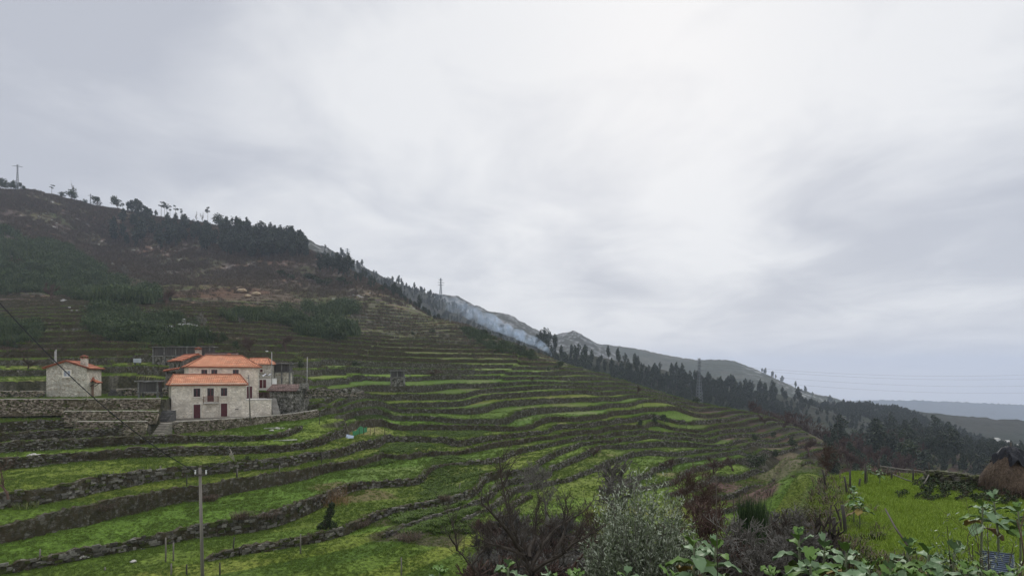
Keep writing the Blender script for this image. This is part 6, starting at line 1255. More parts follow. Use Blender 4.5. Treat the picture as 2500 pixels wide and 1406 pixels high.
# --- kale plants
L_k1 = leaf_mat('kale_leaf', (.12,.21,.045), .6, spec=.22); L_k2 = leaf_mat('kale_leaf_bluish', (.15,.235,.11), .55, spec=.28); L_k3 = leaf_mat('kale_leaf_yellowed', (.26,.20,.055), .7); L_k4 = leaf_mat('kale_leaf_dry', (.24,.17,.10), .8); M_kst = mat('kale_stalk', (.14,.16,.09), .7, 8, .3)
L_kale = [L_k1, L_k2, L_k3, L_k4]
def kale_leaf(r, V, Q, MI, p0, az_, el, L_, W_, mi):
    nu, nv = 7, 4; bs = len(V); d = np.array([math.cos(az_)*math.cos(el), math.sin(az_)*math.cos(el), math.sin(el)]); side = np.array([-math.sin(az_), math.cos(az_), 0]); ph = r.uniform(0, 6.28); droop = r.uniform(.5, 1.5)
    for i in range(nu+1):
        f = i/nu; c = p0+d*L_*f-np.array([0, 0, 1])*droop*L_*.55*f*f; w_ = W_*(.10 if f < .22 else math.sin(math.pi*min(1, (f-.12)/.93))**.6); w_ *= 1+.14*math.sin(f*23+ph)
        for j in range(-nv, nv+1):
            g = j/nv; up_ = .16*W_*abs(g)**1.3+.055*W_*2*math.sin(g*7+f*15+ph)*abs(g); V.append(c+side*w_*.5*g+np.array([0, 0, 1])*up_+side*0)
    m_ = 2*nv+1
    for i in range(nu):
        for j in range(2*nv): Q.append((bs+i*m_+j, bs+i*m_+j+1, bs+(i+1)*m_+j+1, bs+(i+1)*m_+j)); MI.append(mi)
def kale(seed, h, nl, L_, spread=1., dead=.15, blue=.3):
    r = random.Random(seed); V = []; Q = []; MI = []; top = np.array([r.uniform(-.1, .1), r.uniform(-.1, .1), h])
    for k in range(nl):
        f = k/nl; zz_ = h*(1-.42*f)+.03; p0 = np.array([top[0]*zz_/h, top[1]*zz_/h, zz_]); el = 1.25-1.35*f+r.uniform(-.15, .15); t_ = r.random(); mi = (2 if r.random() < .5 else 3) if (f > .6 and t_ < dead*2) else (1 if t_ < blue+dead else 0)
        kale_leaf(r, V, Q, MI, p0, k*2.4+r.uniform(-.3, .3), el, L_*r.uniform(.65, 1.15)*(.55+.6*math.sqrt(f+.05)), L_*.62*r.uniform(.8, 1.15)*(.55+.5*f), mi)
    b = MB(); b.tube([(0, 0, -.3), (top[0]*.4+.02, top[1]*.4, h*.5), tuple(top)], [.028, .024, .018], 7); return np_mesh('leaves', np.array(V), np.array(Q), L_kale, True, MI), b.mesh('stalk', [M_kst], True)
KL = [kale(601, 1.5, 12, .46, dead=.05), kale(602, 1.35, 11, .50, dead=.15), kale(603, 1.2, 12, .42, blue=.5, dead=.03), kale(604, 1.6, 11, .54, dead=.1), kale(605, 1.0, 10, .38, blue=.6, dead=.03)]
KP = [(1955,1302,10.2,0,'large kale with bright leaves, leftmost of the group left of the meadow'),(2010,1318,10.8,3,'tall kale with spreading leaves left of the meadow corner'),(2060,1334,9.6,1,'kale with bluish leaf tip at the meadow corner'),(1985,1352,8.8,1,'kale with a pale curled leaf in front of the leftmost big kale'),(1890,1376,8.8,2,'low kale at the bottom, left of the big kale group'),(2120,1366,8.9,1,'kale with yellow dying leaves at the bottom edge of the meadow'),(2165,1378,8.3,0,'kale below the leaning stick'),(2212,1326,10.4,0,'kale at the foot of the long leaning stick'),(2262,1338,9.8,1,'kale with a pale folded leaf right of the leaning stick'),(2312,1340,9.6,3,'kale with broad dark leaves near the corrugated sheet'),(2350,1362,8.9,2,'bluish kale left of the corrugated sheet'),(2240,1386,8.2,2,'low kale in the bottom row beneath the meadow'),(2300,1388,8.2,4,'small kale at the bottom left of the corrugated sheet'),(2440,1215,15.0,3,'broad leaved kale in the shade at the right edge'),(2395,1232,14.0,1,'kale with pale curled leaf tips near the right edge'),(2492,1240,14.5,0,'kale touching the right picture edge'),(2478,1384,8.2,1,'kale in the bottom right corner'),(2430,1392,8.0,2,'small kale below the corrugated sheet'),
 (1690,1322,9.6,1,'kale beside the olive tree, right side'),(1742,1320,9.8,0,'lone kale right of the olive tree by the tall cane'),(1085,1374,9.6,2,'bluish kale at the bottom, leftmost of the low bottom row'),(1240,1366,9.8,4,'tall dark kale among the bare branches at the bottom'),(1330,1386,9.2,4,'small kale at the bottom left of the olive tree'),(1412,1380,9.2,2,'kale with blue green leaves just left of the olive tree'),(1535,1384,8.8,4,'small kale at the foot of the olive tree'),(1640,1392,8.6,1,'low kale at the bottom right of the olive tree'),(2085,1196,27.0,0,'kale growing among the left meadow posts'),(2100,1225,26.0,1,'tall kale beside the twisted vine post'),(2118,1122+14,37.5,4,'bushy kale between the two tall far posts'),(2148,1150,37.0,4,'small kale beside the tallest far post')]
for px, py, d, k, lab in KP:
    x, y, z = P(px, py+(16 if py > 1340 else 6 if d < 12 else 0), d); hk = [1.5,1.35,1.2,1.6,1.0][k]; g_ = gz(x, y); e = empty('kale_plant', (x, y, z-hk-.05)); 
    if d > 20: e.location.z = g_; sc = max(.7, (z-g_)/hk); e.scale = (1, 1, sc)
    e.rotation_euler = (0, 0, fr_.uniform(0, 6.28)); tag(e, lab, 'kale', 'kale plants'); obj('leaves', KL[k][0], e); s_ = obj('stalk', KL[k][1], e)
# --- green broom with upright stems
L_bs = [leaf_mat('broom_stem_a', (.045,.080,.030)), leaf_mat('broom_stem_b', (.028,.050,.022)), leaf_mat('broom_stem_c', (.07,.11,.04))]
x, y, z = P(1836, 1322, 19.5); o = obj('broom_bush', blades(900, 1.62, .022, .42, .22, L_bs, 701, segs=3, hvar=.45), None, (x, y, z)); tag(o, 'dense dark green broom bush with upright stems, left of the meadow', 'bush')
x, y, z = P(2215, 1330, 9.6)
# --- bare fruit trees and thickets on the bank
def bareF(px, py, d, h, seed, m_, lab, **k):
    """foot at photo (px,py) at distance d, overall height h"""
    x, y, z = P(px, py, d); kw = dict(r0=.05, levels=6, spread=.72, trunk=.34, minr=.0028, kids=(2, 3), twigr=.6, wig=.34, lr=.80); kw.update(k); kw['minr'] = min(kw['minr'], .0045)*(1.6 if d > 18 else 1); me = bare_mesh(seed, h, m_, **kw); o = obj('bare_tree', me, None, (x, y, z)); o.rotation_euler = (0, 0, fr_.uniform(0, 6)); return tag(o, lab, 'bare tree', None)
def limb_tree(paths, d, seed, m_, lab, r0=.05, tw=(5, .55), base=None):
    r = random.Random(seed); o0 = Vector(P(*base, d)); b = MB()
    def twig(p, dr, L_, rad, lv):
        pts = [p]; q = p.copy(); dd = dr.copy()
        for i in range(4): dd = (dd+Vector((r.uniform(-.3, .3), r.uniform(-.3, .3), r.uniform(-.2, .35)))).normalized(); q = q+dd*L_/4; pts.append(q.copy())
        b.tube(pts, [rad*(1-.17*i) for i in range(5)], 3, cap=False)
        if lv:
            for c in range(r.randint(3, 5)):
                i = r.randint(1, 4); nd = (dd+Vector((r.uniform(-1, 1), r.uniform(-1, 1), r.uniform(-.4, .9)))).normalized(); twig(pts[i].copy(), nd, L_*r.uniform(.45, .75), max(.0026, rad*.55), lv-1)
    for path in paths:
        pts = [Vector(P(px, py, d+dd_))-o0 for px, py, dd_ in path]; fine = []
        for i in range(len(pts)-1):
            for k in range(4): fine.append(pts[i].lerp(pts[i+1], k/4)+Vector((r.uniform(-.02, .02), r.uniform(-.02, .02), r.uniform(-.015, .015))))
        fine.append(pts[-1]); n_ = len(fine); b.tube(fine, [r0*(1-.78*i/n_) for i in range(n_)], 6, cap=False)
        for i in range(3, n_):
            for c in range(2 if i % 2 else 1): nd = ((fine[i]-fine[i-1]).normalized()+Vector((r.uniform(-1, 1), r.uniform(-1, 1), r.uniform(-.2, 1)))).normalized(); twig(fine[i].copy(), nd, tw[1]*r.uniform(.5, 1.2)*(1-.3*i/n_), r0*.28, 2)
    o = b.build('bare_tree', m_, None); o.location = o0; return tag(o, lab, 'bare tree', None)
limb_tree([[(1296,1500,0),(1297,1440,0),(1294,1387,0),(1269,1340,.1),(1252,1281,.2),(1228,1193,.3),(1222,1142,.3)],[(1272,1345,.1),(1228,1281,-.5),(1176,1228,-.9)],[(1294,1390,0),(1328,1328,.3),(1352,1293,.6),(1428,1246,1.1)],[(1300,1392,0),(1363,1358,-.3),(1399,1328,-.6),(1440,1305,-.8)],[(1283,1356,0),(1211,1328,.4),(1176,1322,.8)],[(1290,1360,0),(1305,1305,.5),(1311,1250,.9)],[(1297,1400,0),(1345,1375,.8),(1380,1290,1.5),(1386,1240,1.6)]], 12.5, 871, M_barkdk, 'large bare fruit tree with dark spreading branches at the bottom centre left', .05, base=(1296,1440))
limb_tree([[(1185,1470,0),(1165,1399,0),(1117,1340,.1),(1111,1305,.1),(1090,1240,.2)],[(1150,1380,0),(1190,1330,.2),(1204,1290,.2)],[(1117,1342,0),(1095,1300,-.2)]], 13, 872, M_barkdk, 'thin crooked bare tree, leftmost of the foreground trees', .026, (4, .4), base=(1185,1440))
0 and bareF(1335, 1445, 13.0, 2.75, 801, M_barkdk, 'large bare fruit tree with dark spreading branches at the bottom centre left', r0=.075, spread=.62, levels=5, kids=(2, 3), lr=.78, trunk=.28)
bareF(1262, 1420, 14.0, 2.5, 802, M_barkdk, 'slender dark bare tree reaching up left of the large bare fruit tree', spread=.5, levels=5, trunk=.42, lr=.74)
0 and bareF(1150, 1430, 13.0, 1.75, 803, M_barkdk, 'thin crooked bare tree, leftmost of the foreground trees', spread=.5, levels=4)
bareF(1400, 1360, 16.0, 1.7, 804, M_barkrd, 'reddish twiggy bare tree between the fruit tree and the olive', minr=.005)
bareF(1338, 1262, 30.0, 2.9, 805, M_barkgy, 'grey bare tree with short brown trunk above the fruit tree', r0=.09, minr=.012, spread=.7)
bareF(1508, 1250, 26.0, 2.3, 806, M_barkgy, 'pale grey bare shrub behind the top of the olive', minr=.010, trunk=.1)
bareF(1665, 1275, 20.0, 2.0, 807, M_barkrd, 'reddish bare tree, left one behind the olive at right', minr=.008)
bareF(1722, 1290, 21.0, 2.3, 808, M_barkrd, 'reddish bare tree, right one behind the olive at right', minr=.008)
bareF(1700, 1340, 15.0, 1.2, 809, M_barkrd, 'low reddish bare bush right of the olive tree', minr=.006, trunk=.08)
bareF(2022, 1172, 42.0, 2.7, 810, M_barkrd, 'leafless tree with brown seed heads left of the meadow far corner', r0=.08, minr=.014, spread=.6)
bareF(1930, 1335, 20.0, 1.5, 811, M_barkgy, 'grey leafless shrub between the broom bush and the meadow', minr=.007, trunk=.1)
bareF(1840, 1400, 13.0, 1.3, 812, M_barkgy, 'small grey leafless shrub in front of the broom bush', minr=.005, trunk=.1)
bareF(2410, 1400, 10.0, 1.6, 813, M_barkrd, 'bare reddish sapling before the corrugated sheet', levels=2, spread=.3, trunk=.6, kids=(2, 3), r0=.018)
bareF(2480, 1400, 9.6, 1.7, 814, M_barkrd, 'bare dark sapling at the right edge', levels=2, spread=.3, trunk=.6, kids=(2, 3), r0=.018)
bareF(2372, 1345, 11.5, 1.15, 815, M_barkrd, 'thin upright sapling at the lower right of the meadow', levels=2, spread=.3, trunk=.7, kids=(2, 3), r0=.02)
bareF(20, 1200, 26.0, 2.0, 816, M_barkrd, 'bare branch with reddish twigs at the left edge', levels=3, minr=.01)
SHB = [bare_mesh(s+820, 2.2, M_, r0=.035, levels=4, spread=.7, trunk=.08, minr=.009, kids=(4, 6)) for s, M_ in enumerate([M_barkdk, M_barkrd, M_barkgy])]
for i in range(34):
    if i < 20: px, d = fr_.uniform(1180, 1700), fr_.uniform(28, 58)
    elif i < 36: px, d = fr_.uniform(1740, 1960), fr_.uniform(20, 50)
    else: px, d = fr_.uniform(1280, 1720), fr_.uniform(20, 26)
    x = (px-CX)/F*d; o = obj('leafless_shrub', SHB[i % 3], None, (x, d, gz(x, d)-.1)); s = fr_.uniform(.8, 1.5); o.scale = (s*1.1, s*1.1, s); o.rotation_euler = (0, 0, fr_.uniform(0, 6)); tag(o, 'brown leafless shrub in the thicket on the valley bank', 'shrub', 'leafless shrubs of the bank thicket')
L_yg = [leaf_mat('bud_leaf_a', (.16,.18,.035)), leaf_mat('bud_leaf_b', (.10,.12,.03)), leaf_mat('bud_leaf_c', (.075,.06,.04))]
def yshrub(px, d, w_, h, seed, lab):
    x = (px-CX)/F*d; e = empty('budding_shrub', (x, d, gz(x, d)-.1)); tag(e, lab, 'shrub', 'budding shrubs left of the meadow'); V, MI, tw = leafy_shoots(170, w_/2, h, 22, .05, .035, L_yg, seed, start=.3, up=.1); obj('foliage', np_mesh('foliage', V, np.arange(len(V)).reshape(-1, 4), L_yg, False, MI), e); b = bare_mb(seed, h, spread=.7, levels=4, r0=.03, trunk=.1, minr=.006, kids=(3, 5)); b.build('stems', M_barkdk, e)
for i, (px, d, w_, h) in enumerate([(1790,36,3.2,2.0),(1850,34,3.6,2.4),(1905,33,3.4,2.6),(1955,34,3.0,2.4),(1760,28,2.6,1.7),(1880,26,2.6,1.9),(1985,30,2.4,2.0),(1925,26,2.4,1.8)]): yshrub(px, d, w_, h, 840+i, ['farthest left','second from the left','broad middle','tall right','small lower left','low middle','rightmost','low right'][i]+' of the yellowish budding shrubs left of the meadow')
# bramble carpets on the bank (stuff)
def carpet(name, poly, n, sc, protos, label, seed, zo=-.05):
    m_, _ = poly_mask(poly, GX, GY, 1.2); p_ = rand_on_hill(n, m_*(GY > 6), seed, 90); p_[:, 2] += zo; scatter(name, p_, sc*RNG.uniform(.5, 1.3, len(p_)), protos, label, seed=seed)
PRG = [proto('bramble_green', twigs(70, .8, .6, .03, [L_bram[1], L_bram[2], L_bush[0], L_light[1]], s, .45)) for s in (21, 22)]
carpet('bramble_tangle', [(2.5,8),(13.5,8),(13.4,15),(13.2,22),(17.5,34),(21,41),(16,46),(9,34),(6,24),(1.5,14)], 900, .85, PR+PRG, 'brown bramble tangle covering the bank left of the meadow', 51)
carpet('bramble_tangle', [(-4,14),(4,14),(6,24),(9,36),(10,50),(2,54),(-3,46),(-3,30)], 620, .9, PRG+PR, 'dark leafless bramble thicket on the bank below the fields', 52)
carpet('bramble_tangle', [(24,41.5),(33,36),(46,37),(46,46),(30,47),(24,45)], 420, 1.0, PR, 'dead bracken behind the mossy wall and the haystack', 53)
carpet('bramble_tangle', [(27.5,33),(34,30.5),(36,24),(44,24),(44,36),(32,36)], 420, 1.0, PR, 'brown dry vines in front of the haystack', 54)
carpet('weeds', [(21.5,33),(27,31),(28.5,27),(33,27),(30,34),(25,36.5)], 150, .55, [proto('nettle', round_mesh(905, .8, 1.0, L_bush, 'nettle', .10, 60, .0))], 'dark green nettles at the foot of the mossy wall', 55, 0)
PGR = [proto('tall_grass', blades(30, .55, .02, .25, .6, L_lush, s)) for s in (31, 32)]
carpet('weeds', [(13,20),(16,19),(20,30),(23,39),(20.5,40),(16,33)], 900, .7, PGR, 'longer grass along the left meadow edge', 56, 0)
pv_ = [W(7+a, b, -14) for a, b in ((1180,1150),)] 
PSH = [proto('thicket_shrub', bare_mesh(s+870, 1.7, M_, r0=.03, levels=4, spread=.75, trunk=.08, minr=.008, kids=(3, 5))) for s, M_ in enumerate([M_barkdk, M_barkrd, M_barkgy])]
carpet('leafless_thicket', [(-2.5,46),(1,43),(8,41),(11.5,46),(10,56),(3,60),(-2.5,58)], 240, .85, PSH, 'dark leafless thicket in the valley bottom above the bare trees', 57, -.1)
carpet('leafless_thicket', [(6,20),(10,20),(12.2,31),(14.5,38),(11,44),(8,34)], 70, .62, PSH, 'brown leafless thicket between the olive tree and the meadow', 58, -.1)
# --- meadow fence posts
def post(px, ty, by, lab, lean=0., r=.055, m_=None, z=None, grp='rough wooden posts around the meadow', name='fence_post', parent_none=True, cat='post'):
    if z is None: x, y, z_ = ground(px, by)
    else: y = -z*F/(by-HY); x = (px-CX)/F*y; z_ = z
    h = (by-ty)/F*y; b = MB(); b.tube([(0, 0, -.25), (lean*h*.5+fr_.uniform(-.02, .02), 0, h*.5), (lean*h, 0, h)], [r, r*.95, r*.8], 7); o = b.build(name, m_ or M_wood, None, True); o.location = (x, y, z_); tag(o, lab, cat, grp); return o
for px, ty, by, ln, lab in [(2036,1262,1318,.02,'short thick post nearest the kale, at the lower left meadow corner'),(2066,1232,1307,-.12,'dark leaning post right of the short thick post'),(2069,1163,1212,-.15,'leaning post halfway up the left meadow edge'),(2077,1146,1198,-.03,'upright post just behind the leaning edge post'),(2113,1131,1184,0,'tall post on the left of the far meadow edge'),(2146,1120,1168,0,'tallest looking post of the far meadow edge, left end of the rail'),(2177,1150,1172,0,'short post under the rail'),(2229,1146,1176,0,'post at the right end of the rail'),(2016,1146,1180,-.25,'thin leaning stake left of the meadow far corner'),(2098,1168,1190,.1,'small crooked stake among the far left posts')]:
    post(px, ty, by, lab, ln, .075 if 'thick' in lab or 'tall' in lab else .06, None, -6.5)
post(2273, 1128, 1158, 'leaning dark post standing on the mossy wall end', -.2, .07, None, -6.0)
def rail(p0, z0, p1, z1, r, lab, nm='fence_rail'):
    a = Vector(P(p0[0], p0[1], z0)); c = Vector(P(p1[0], p1[1], z1)); b = MB(); md = (a+c)/2+Vector((0, 0, -.04)); b.tube([(0, 0, 0), tuple(md-a), tuple(c-a)], [r, r*1.1, r], 6); o = b.build(nm, M_barkdk if nm in ('stick', 'cane') else M_pole, None, True); o.location = a; tag(o, lab, 'rail', None); return o
rail((2148,1137), 38.6, (2256,1150), 38.2, .035, 'long pale rail between the far meadow posts'); rail((2180,1157), 38, (2236,1178), 37.6, .035, 'fallen pale rail slanting to the ground by the wall'); rail((2161,1241), 13.2, (2215,1330), 10.2, .016, 'long thin dark stick leaning over the meadow', 'stick'); rail((2250,1188), 35.6, (2268,1158), 35.8, .03, 'pale stake leaning on the mossy wall end', 'stake')
b = MB(); b.tube([(0,0,-.2),(.02,0,.4),(-.12,.02,.9),(-.25,0,1.15),(-.1,.05,1.3),(.12,0,1.25)], [.05,.04,.035,.03,.02,.015], 6); b.tube([(-.12,.02,.9),(.1,.05,1.05),(.2,.1,.85)], [.03,.02,.01], 5); o = b.build('vine_stump', M_barkdk, None, True); o.location = (*W(2052,1300,-6.5), -6.5); tag(o, 'twisted old vine stump beside the left meadow posts', 'vine')
rail((1748,1165), 9.0, (1752,1420), 8.6, .0065, 'tall thin cane standing upright right of the olive tree', 'cane'); rail((1790,1218), 14.0, (1797,1330), 14.0, .012, 'thin upright stake left of the broom bush', 'cane')
# mossy wall and haystack
M_mossw = stone_mat('mossy_stone', (.10,.095,.075), (.28,.26,.22), (.008,.008,.005), ((.055,.070,.014),(.10,.12,.03)), .5, 3.0, (1,1,1.5), .12)
wp = [W(2258,1180,-6.5), W(2300,1184,-6.5), W(2345,1190,-6.5), W(2398,1196,-6.5)]
P2 = np.array(wp); seg = np.r_[0, np.cumsum(np.hypot(*np.diff(P2, axis=0).T))]; u = np.linspace(0, seg[-1], 26); x_, y_ = np.interp(u, seg, P2[:,0]), np.interp(u, seg, P2[:,1]); me, c0 = wall_mesh(x_, y_, np.zeros(26), np.ones(26), np.full(26, -6.6), np.full(26, -5.85), [M_mossw], 31, over=.12, nz=5, jit=.05)
ow = obj('mossy_wall', me, None, c0); tag(ow, 'short mossy dry stone wall at the right back of the meadow', 'stone wall', None, 'thing')
sb = MB()
for k in range(95):
    i = fr_.randint(0, 25); s_ = fr_.uniform(.10, .2); z_ = -6.5+fr_.choice([.1,.27,.44,.62,.78])+fr_.uniform(-.04,.04); cx_, cy_ = x_[i]+fr_.uniform(-.3,.3), y_[i]-.14
    V_ = [];  
    for (a,b_,c_) in ((-1,-1,-1),(1,-1,-1),(1,1,-1),(-1,1,-1),(-1,-1,1),(1,-1,1),(1,1,1),(-1,1,1)): V_.append((cx_-c0[0]+a*s_*fr_.uniform(.8,1.2)*1.3, cy_-c0[1]+b_*.12, z_-c0[2]+c_*s_*.42*fr_.uniform(.8,1.2)))
    sb.add(V_, [(0,3,2,1),(4,5,6,7),(0,1,5,4),(1,2,6,5),(2,3,7,6),(3,0,4,7)])
sb.build('face_stones', M_mossw, ow)
hx, hy = W(2466, 1205, -6.5); hs = empty('haystack', (hx, hy, -6.4)); hs.scale = (.93, .93, .97); tag(hs, 'rounded brown haystack with a centre pole and black plastic cover, right edge', 'haystack')
M_hay = mat('old_hay', (.105,.075,.052), .95, 9, .5, .06, 22, stretch=(1,1,.35)); nseg, nrg = 40, 16; V = []; Q = []
for i in range(nrg+1):
    f = i/nrg; rad_ = 1.38*(1-f**2.2)**.6*(1+.06*math.sin(f*5)) if f < 1 else .02
    for j in range(nseg): a = 2*math.pi*j/nseg; k_ = 1+.10*(vnoise(np.array([math.cos(a)*3+9.]), np.array([math.sin(a)*3+f*4]), 5)[0]-.5)*2; V.append((rad_*k_*math.cos(a), rad_*k_*math.sin(a), 2.3*f))
for i in range(nrg):
    for j in range(nseg): Q.append((i*nseg+j, i*nseg+(j+1) % nseg, (i+1)*nseg+(j+1) % nseg, (i+1)*nseg+j))
obj('hay', np_mesh('hay', V, np.array(Q), [M_hay], True), hs)
r_ = np.random.default_rng(9); Vh = []; Qh = []
for k in range(2600):
    i = r_.integers(0, len(V)-nseg); p = np.array(V[i])*np.array([1.0, 1.0, 1])+r_.normal(size=3)*.04; nrm = np.array([p[0], p[1], .3]); nrm /= np.linalg.norm(nrm); d = nrm*.4+r_.normal(size=3)*.5-np.array([0,0,.6]); d /= np.linalg.norm(d); s_ = np.cross(d, nrm)*.012; L_ = r_.uniform(.1,.32); b0 = len(Vh); Vh += [p-s_, p+s_, p+d*L_+s_*.3+nrm*.03, p+d*L_-s_*.3+nrm*.03]; Qh.append((b0,b0+1,b0+2,b0+3))
obj('loose_straw', np_mesh('loose_straw', Vh, np.array(Qh), [L_dry[1]], False), hs)
b = MB(); b.tube([(0,0,1.8),(.02,0,2.5),(.06,0,2.85)], [.06,.055,.045], 8); b.build('pole', M_wood, hs, True)
V = []; Q = []; nu, nv = 26, 10                      # crumpled plastic draped over the top
for i in range(nv+1):
    f = i/nv
    for j in range(nu):
        a = 2*math.pi*j/nu; rr_ = .06+1.05*f*(.5+.85*vnoise(np.array([math.cos(a)*2.2+3]), np.array([math.sin(a)*2.2+7]), 3)[0]); fold = .22*math.sin(a*4+f*3)+.13*math.sin(a*9-f*6)+.07*math.sin(a*17+f*9); zc_ = 2.62-.25*f-.75*f**2.2*(.6+.8*vnoise(np.array([math.cos(a)*2.5+13]), np.array([math.sin(a)*2.5+1]), 8)[0])+fold*f; V.append(((rr_+.05*math.sin(a*9))*math.cos(a), rr_*math.sin(a), zc_))
for i in range(nv):
    for j in range(nu): Q.append((i*nu+j, i*nu+(j+1) % nu, (i+1)*nu+(j+1) % nu, (i+1)*nu+j))
obj('plastic_cover', np_mesh('plastic_cover', V, np.array(Q), [M_black], False), hs)
# corrugated sheet
x, y, z = P(2438, 1372, 10.5); V = []; Q = []; n_ = 60
for i in range(n_+1):
    for k in range(2): V.append((-.27+.54*k, -.02*math.cos(2*math.pi*i/6)+0, .17-.34*i/n_))
Q = [(2*i, 2*i+1, 2*i+3, 2*i+2) for i in range(n_)]
me = np_mesh('corrugated_sheet', V, np.array(Q), [mat('blue_grey_steel', (.16,.20,.27), .4, 3, .25, metal=.4, spec=.5)], True); o = obj('corrugated_sheet', me, None, (x, y, z)); o.rotation_euler = (-.25, .12, 0); sd_ = o.modifiers.new('thick', 'SOLIDIFY'); sd_.thickness = .003; tag(o, 'small blue grey corrugated metal sheet at the bottom right', 'metal sheet')
# --- posts and odd things in the left fields
for px, ty, by, ln, lab in [(733,1303,1350,0,'grey post in the near field right of the utility pole'),(97,1340,1372,.05,'grey post in the near field at far left'),(570,1318,1355,.08,'dark post beside the bent branch'),(457,1163,1191,.03,'short dark post on the field left of the pole top'),(577,1148,1175,0,'thin dark post below the white branch frame'),(405,1312,1372,0,'left post of the wooden frame by the low wall'),(424,1325,1370,0,'right post of the wooden frame by the low wall'),(418,1376,1404,0,'grey post at the bottom edge left of the pole'),(457,1378,1404,0,'black post at the bottom edge near the pole'),(537,1374,1404,0,'black post at the bottom edge right of the pole'),(257,1386,1394,0,'very short grey stump in the bottom left field'),(980,1361,1404,0,'grey post at the bottom edge below the small bramble patch'),(786,1106,1141,0,'dark post on the mid field wall'),(683,1140,1156,0,'small post on the mid field'),(580,1150,1172,0,'second thin post below the white branch frame'),(392,1140,1150,0,'small twig post on the upper left field'),(1121,1178,1198,.2,'small leaning post in the kale field')]:
    post(px, ty, by, lab, ln, .06, M_wood if 'black' in lab or 'dark' in lab else M_pole, None, 'posts in the near fields')
rw = 0
for row, lab in (([(876,1046,1064),(888,1042,1060),(904,1044,1062),(914,1042,1060),(939,1040,1060)],'post of the short row beside the green net'),([(1139,958,968),(1153,959,968),(1166,959,967),(1174,958,966),(1199,955,963)],'post of the row on the bright middle field'),([(1153,1085,1097),(1179,1079,1093),(1200,1074,1088),(1218,1072,1084)],'post of the row above the curving wall'),([(1526,995,1004),(1541,993,1002),(1553,990,999),(1567,987,996)],'post of the row on the spur field'),([(1745,1083,1091),(1762,1080,1089),(1774,1079,1086),(1801,1069,1081),(1661,1036,1046),(1675,1034,1044)],'post of the scattered row on the far spur fields'),([(780,1018,1036),(823,1012,1028),(845,1008,1022)],'post of the row right of the yard wall')):
    for k, (px, ty, by) in enumerate(row): post(px, ty, by, cnt(k).capitalize().lower()+' '+lab+', counted from the left', .0, .05, M_wood, None, 'small vine posts on the terraces', 'vine_post')
for k in range(14):
    px = 235+k*14.5; x, y, z = ground(px, 1168-k*1.4-4); b = MB(); b.tube([(0,0,-.1),(0,0,.35)], .02, 4); o = b.build('vine_stake', M_pole, None); o.location = (x, y, z); tag(o, 'tiny stake in the row along the upper left field wall', 'stake', 'tiny stakes along the field wall')
# bent dark branch, white branch frame
x, y, z = ground(585, 1358); b = MB(); b.tube([(0,0,0),(-.05,0,.55),(.3,0,.95),(.75,0,.75),(1.25,0,.3)], [.05,.05,.045,.035,.02], 6); b.tube([(0,0,.05),(-.5,-.1,-.0),(-.9,-.2,.02)], [.04,.03,.02], 5); o = b.build('bent_branch', M_barkdk, None, True); o.location = (x, y, z); tag(o, 'arched dark dead branch stuck in the near field', 'branch')
x, y, z = ground(575, 1136); b = MB(); 
for a in range(4): b.tube([(0,0,.2),(-.25-.16*a,0,1.0),(-.75+.12*a,0,1.9-.12*a)], [.03,.025,.015], 5)
b.tube([(0,0,-1.2),(0,0,.3)], .04, 5); o = b.build('cut_vine', mat('pale_cut_wood', (.42,.38,.32), .8, 5, .2), None, True); o.location = (x, y, z); tag(o, 'pale pruned vine frame on the wall behind the utility pole', 'vine')
# orange willow and ivy stump
L_or = [leaf_mat('orange_twig', (.30,.165,.065)), leaf_mat('ochre_twig', (.22,.135,.06)), leaf_mat('brown_twig', (.16,.10,.05))]
x, y, z = ground(818, 1232); o = obj('willow_shrub', blades(330, 3.1, .022, 1.7, .8, L_or, 951, segs=3, hvar=.8), None, (x, y, z-.1)); tag(o, 'orange twigged willow shrub above the ivy stump', 'willow')
x, y, z = ground(800, 1292); e = empty('ivy_stump', (x, y, z)); tag(e, 'dark ivy covered leaning tree stump below the orange willow', 'tree stump'); b = MB(); b.tube([(-.3,0,-.2),(0,0,.8),(.35,0,1.7),(.45,0,2.5)], [.28,.22,.18,.07], 7); b.build('trunk', M_barkdk, e, True)
V1 = []; 
for cx_, cz_, rd in ((-.1,.5,.4),(.05,1.0,.38),(.3,1.6,.42),(.42,2.2,.26),(-.5,.2,.4),(.5,.25,.4)): v, q = leafball(420, rd, .07, None, int(cz_*100), 1.2, .4, 0, .7); V1.append(v+np.array([cx_, 0, cz_]))
V1 = np.concatenate(V1); obj('ivy', np_mesh('ivy', V1, np.arange(len(V1)).reshape(-1,4), L_bush, False, np.arange(len(V1)//4) % 3), e)
for px, py, s, lab in [(515,1222,1.0,'purple brown bramble mound on the wall just right of the utility pole'),(880,1285,1.2,'brown bramble mound right of the ivy stump'),(650,1268,1.5,'brown bramble mound hanging over the big wall'),(590,1275,1.1,'smaller bramble mound left of the hanging one'),(1000,1315,1.4,'brown bramble patch in the bottom centre field'),(250,1245,1.3,'brown bramble bank on the big left wall'),(1085,1225,.9,'brown bush on the edge of the kale field'),(860,1195,.9,'dry straw mound on the small terrace')]:
    x, y, z = ground(px, py); o = obj('bramble_bush', twigs(420, 1.0*s, .95, .018, L_bram, int(px), .5), None, (x, y-.3, z)); tag(o, lab, 'bramble bush', 'bramble mounds in the near fields')
x, y, z = ground(65, 1240); o = obj('iris_clump', blades(160, .8, .05, .9, .8, [L_light[0], L_light[1]], 955, segs=3), None, (x, y, z)); tag(o, 'clump of pale strap leaves below the left field wall', 'plant')
